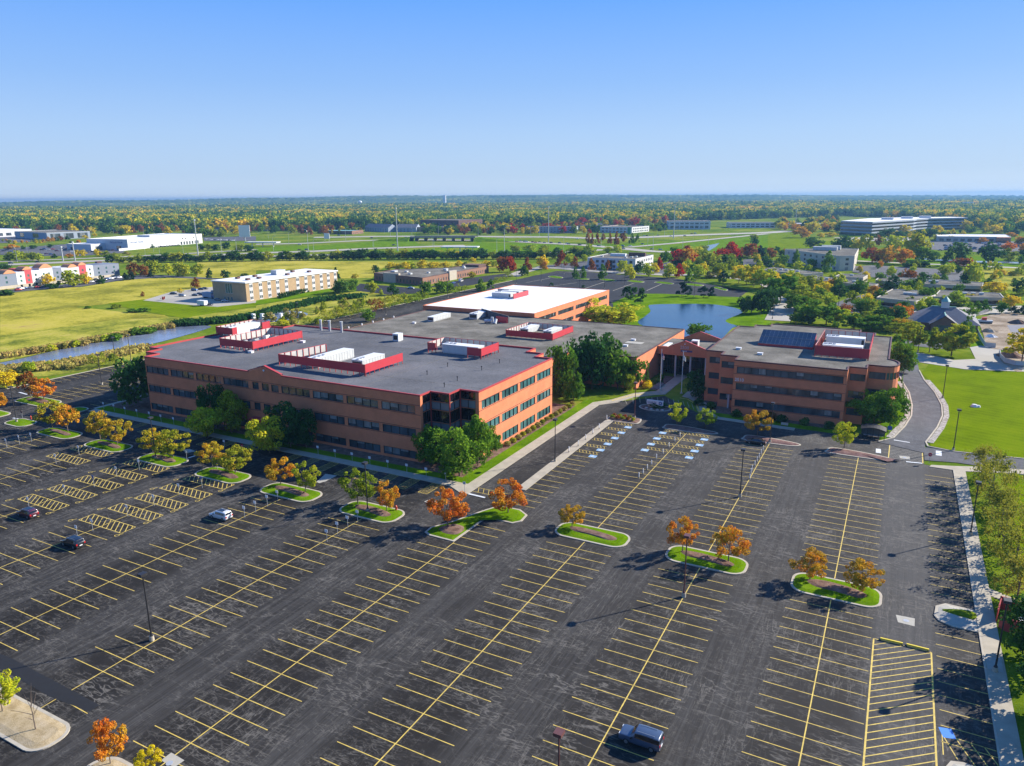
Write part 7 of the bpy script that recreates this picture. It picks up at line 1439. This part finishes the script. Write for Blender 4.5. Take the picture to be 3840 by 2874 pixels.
def fleet(s_, where, group, ang, cols=None, kinds=('sedan', 'suv')):
    r = random.Random(len(s_)); its = [(G(a, x, y), i) for i, (a, x, y) in enumerate(_it(s_))]; its.sort(key=lambda q: proj(q[0])[0])
    lst = []
    for p, i in its: lst.append((p, (cols[i] if cols else r.choice(CN)), r.choice(kinds)))
    by = {}
    for q in lst: by.setdefault(q[1], []).append(q)
    for c, qs in by.items():
        for i, (p, _, k) in enumerate(qs): car(k, c, p[0], p[1], ang if not callable(ang) else ang(p), f'{"slate blue" if c == "slate" else c} car {where}'+(f', {ordn(i, len(qs))}' if len(qs) > 1 else ''), group, detail=False)
fleet('1 1495,932 1573,950 1678,902 1735,893 1768,888 1685,945 1730,940 1850,922 1885,915 1880,897 1945,997 1805,1028 1880,985 2060,985', 'in the car park of the tan brick inn', 'cars at the inn', .1, ['black', 'silver', 'blue', 'black', 'black', 'grey', 'slate', 'slate', 'red', 'maroon', 'silver', 'black', 'grey', 'blue'])
t = thing('box_truck', 'blue box truck parked at the end wall of the tan brick inn', 'truck', (*G('1', 1800, 965)[:2], .2)); p = t.location
MB().box(p.x-4, p.y-1.4, 1, p.x+4, p.y+1.4, 4).build('body', 'sign_blue', t).material_slots[0].material = M['pale_blue_wall']; MB().box(p.x+4, p.y-1.2, .7, p.x+6.3, p.y+1.2, 2.8).build('cab', 'paint_blue', t)
for x in (-2.5, 4.8): MB().tube((p.x+x, p.y-1.45, .65), (p.x+x, p.y+1.45, .65), .55, .55, 12).build('wheel', 'tyre', t)
t = thing('trailer', 'small white box trailer at the lawn edge by the inn', 'trailer', (*G('1', 1748, 1030)[:2], .2)); p = t.location
MB().box(p.x-3, p.y-1.3, .7, p.x+3, p.y+1.3, 3.2).build('body', 'white_metal', t); MB().tube((p.x, p.y-1.35, .5), (p.x, p.y+1.35, .5), .45, .45, 12).build('wheel', 'tyre', t); MB().bar((p.x+3, p.y, .6), (p.x+4.5, p.y, .6), .15, .12).build('drawbar', 'black_metal', t)
fleet('1 160,900 215,885 265,880 330,875 385,870 180,890 745,838 790,830 830,808 850,825 905,815 930,805 960,800 1000,795 1030,795 870,820', 'parked in front of the panelled hotel', 'cars at the panelled hotel', math.pi/2)
fleet('1 1190,540 1215,538 1240,536 1265,534 1290,532 1315,529 1340,527 1365,525 1390,523 1415,521 1440,519 1465,517 1490,515 1515,513 1540,510', 'in the long line below the white showroom wall', 'cars below the showroom', 1.2, ['black', 'grey', 'black']*5)
fleet('1 30,560 60,552 95,565 130,556 385,545 420,550 455,545 490,560 520,555 545,535 560,548 580,540 590,560 600,555 620,565 400,585 440,590 760,570 800,568 830,565 975,555 1010,556 700,545 1040,552 360,552', 'in the sales lot left of the small white workshop', 'cars in the left sales lot', 1.2)
fleet('1 1780,458 1805,460 1830,462 1855,464 1880,465 1905,466 1930,467 1955,468 1980,469 2010,470', 'in the lot right of the white showroom', 'cars right of the showroom', 1.2, ['white', 'silver', 'white', 'grey', 'white']*2)
fleet('1 325,658 95,668 2 375,552 437,550 378,505 1190,510 3 955,515', 'driving on the highway', 'cars on the highway', .9, ['black', 'grey', 'maroon', 'blue', 'silver', 'grey', 'slate'])
fleet('2 1000,448 1295,442 1330,444 1385,446 1447,445 2000,462 2170,470 715,425 3 40,478 72,476 108,478 128,480 180,484 205,486 240,484 280,488 338,490 412,492 475,495 490,500 585,508 748,515 955,520 960,540 1020,518 1125,500 1205,545 1280,550 565,455 1140,430 1165,430 1260,425 1370,432 1490,430 1550,410 1580,408', 'queueing on the cross road', 'cars on the cross road', .3)
r_ = random.Random(9); s_ = '4 '
for i in range(62): u_ = r_.random(); s_ += '%d,%d ' % (1520+u_*480+r_.uniform(-12, 12), 492+r_.choice((0, 14, 27, 40, 52))+r_.uniform(-2, 2)+abs(u_-.5)*14)
fleet(s_, 'in the crowded lot right of the striped office', 'cars in the crowded lot', .2, None)
fleet('4 1485,555 1800,675 2000,688', 'on the road at far right', 'cars on the far right road', .1, ['grey', 'white', 'silver'])
p = G('2', 1768, 825); car('van', 'white', p[0], p[1], 1.7, 'white van parked at the long brick office', detail=False); p = G('2', 1705, 842); car('sedan', 'blue', p[0], p[1], 1.7, 'light blue car in front of the white van', detail=False); p = G('2', 1338, 885); car('sedan', 'silver', p[0], p[1], .1, 'pale gold car in the small lot of the brick office', detail=False)
SUN_EL, SUN_AZ, SUN_E = 28., 40., 5.
SKY = (1., .3, 4., .06)
EXPO = 1.2
HAZE = 1.0e-4
GK = 1.05
GRAD = [(0., (.85, .93, 1.0)), (.012, (.60, .74, .92)), (.03, (.50, .66, .88)), (.08, (.42, .62, .93)), (.14, (.29, .52, .95)), (.23, (.155, .41, 1.0)), (.5, (.08, .28, .85))]
# ------------------------------------------------------------------ light, air, camera
import mathutils
wd = bpy.data.worlds.new('World'); SC.world = wd; wd.use_nodes = True; nt = wd.node_tree
for n in list(nt.nodes): nt.nodes.remove(n)
sk = nt.nodes.new('ShaderNodeTexSky'); sk.sky_type = 'NISHITA'; sk.sun_disc = False; sk.sun_elevation = R(SUN_EL); sk.sun_rotation = R(SUN_AZ)
sk.altitude = 0; sk.air_density = SKY[0]; sk.dust_density = SKY[1]; sk.ozone_density = SKY[2]
bg = nt.nodes.new('ShaderNodeBackground'); bg.inputs[1].default_value = SKY[3]; wo = nt.nodes.new('ShaderNodeOutputWorld')
tc = nt.nodes.new('ShaderNodeTexCoord'); sx = nt.nodes.new('ShaderNodeSeparateXYZ'); nt.links.new(tc.outputs['Generated'], sx.inputs[0])
gr = nt.nodes.new('ShaderNodeValToRGB'); cr = gr.color_ramp; nt.links.new(sx.outputs[2], gr.inputs[0])
while len(cr.elements) < len(GRAD): cr.elements.new(.5)
for e_, (p_, c_) in zip(cr.elements, GRAD): e_.position = p_; e_.color = (*c_, 1)
ga = nt.nodes.new('ShaderNodeVectorMath'); ga.operation = 'SCALE'; ga.inputs['Scale'].default_value = GK/SKY[3]/2**EXPO; nt.links.new(gr.outputs[0], ga.inputs[0])
mx = nt.nodes.new('ShaderNodeMix'); mx.data_type = 'RGBA'; mx.inputs[0].default_value = .92; nt.links.new(sk.outputs[0], mx.inputs[6]); nt.links.new(ga.outputs[0], mx.inputs[7])
nt.links.new(mx.outputs[2], bg.inputs[0]); nt.links.new(bg.outputs[0], wo.inputs[0])
sl = bpy.data.lights.new('sun', 'SUN'); sl.energy = SUN_E; sl.angle = R(.53); sl.color = (1, .93, .82); so = bpy.data.objects.new('sun', sl); COL.objects.link(so)
sd = Vector((math.sin(R(SUN_AZ))*math.cos(R(SUN_EL)), math.cos(R(SUN_AZ))*math.cos(R(SUN_EL)), math.sin(R(SUN_EL))))
so.rotation_euler = sd.to_track_quat('Z', 'Y').to_euler()
if HAZE:
    hz = MB().box(-15500, -15500, -1, 15500, 15500, 104).build('haze', 'concrete', kind='stuff')
    hm = bpy.data.materials.new('haze'); hm.use_nodes = True; nt = hm.node_tree; nt.nodes.clear(); o_ = nt.nodes.new('ShaderNodeOutputMaterial'); pv = nt.nodes.new('ShaderNodeVolumePrincipled')
    pv.inputs['Color'].default_value = (.17, .36, .62, 1); pv.inputs['Density'].default_value = HAZE; pv.inputs['Anisotropy'].default_value = .2; nt.links.new(pv.outputs[0], o_.inputs['Volume'])
    hz.data.materials.clear(); hz.data.materials.append(hm)
cd = bpy.data.cameras.new('camera'); co = bpy.data.objects.new('camera', cd); COL.objects.link(co); SC.camera = co
cd.sensor_fit = 'HORIZONTAL'; cd.sensor_width = 36; cd.lens = 36*FPX/W; cd.clip_end = 60000; cd.clip_start = 1
mt = mathutils.Matrix([(RT[i], UP[i], -FW[i]) for i in range(3)]); co.rotation_euler = mt.to_euler(); co.location = (0, 0, CAMH)
SC.view_settings.view_transform = 'Standard'; SC.view_settings.look = 'None'; SC.view_settings.exposure = EXPO; SC.view_settings.gamma = 1
SC.cycles.max_bounces = 6; SC.cycles.volume_bounces = 0; SC.cycles.transparent_max_bounces = 8
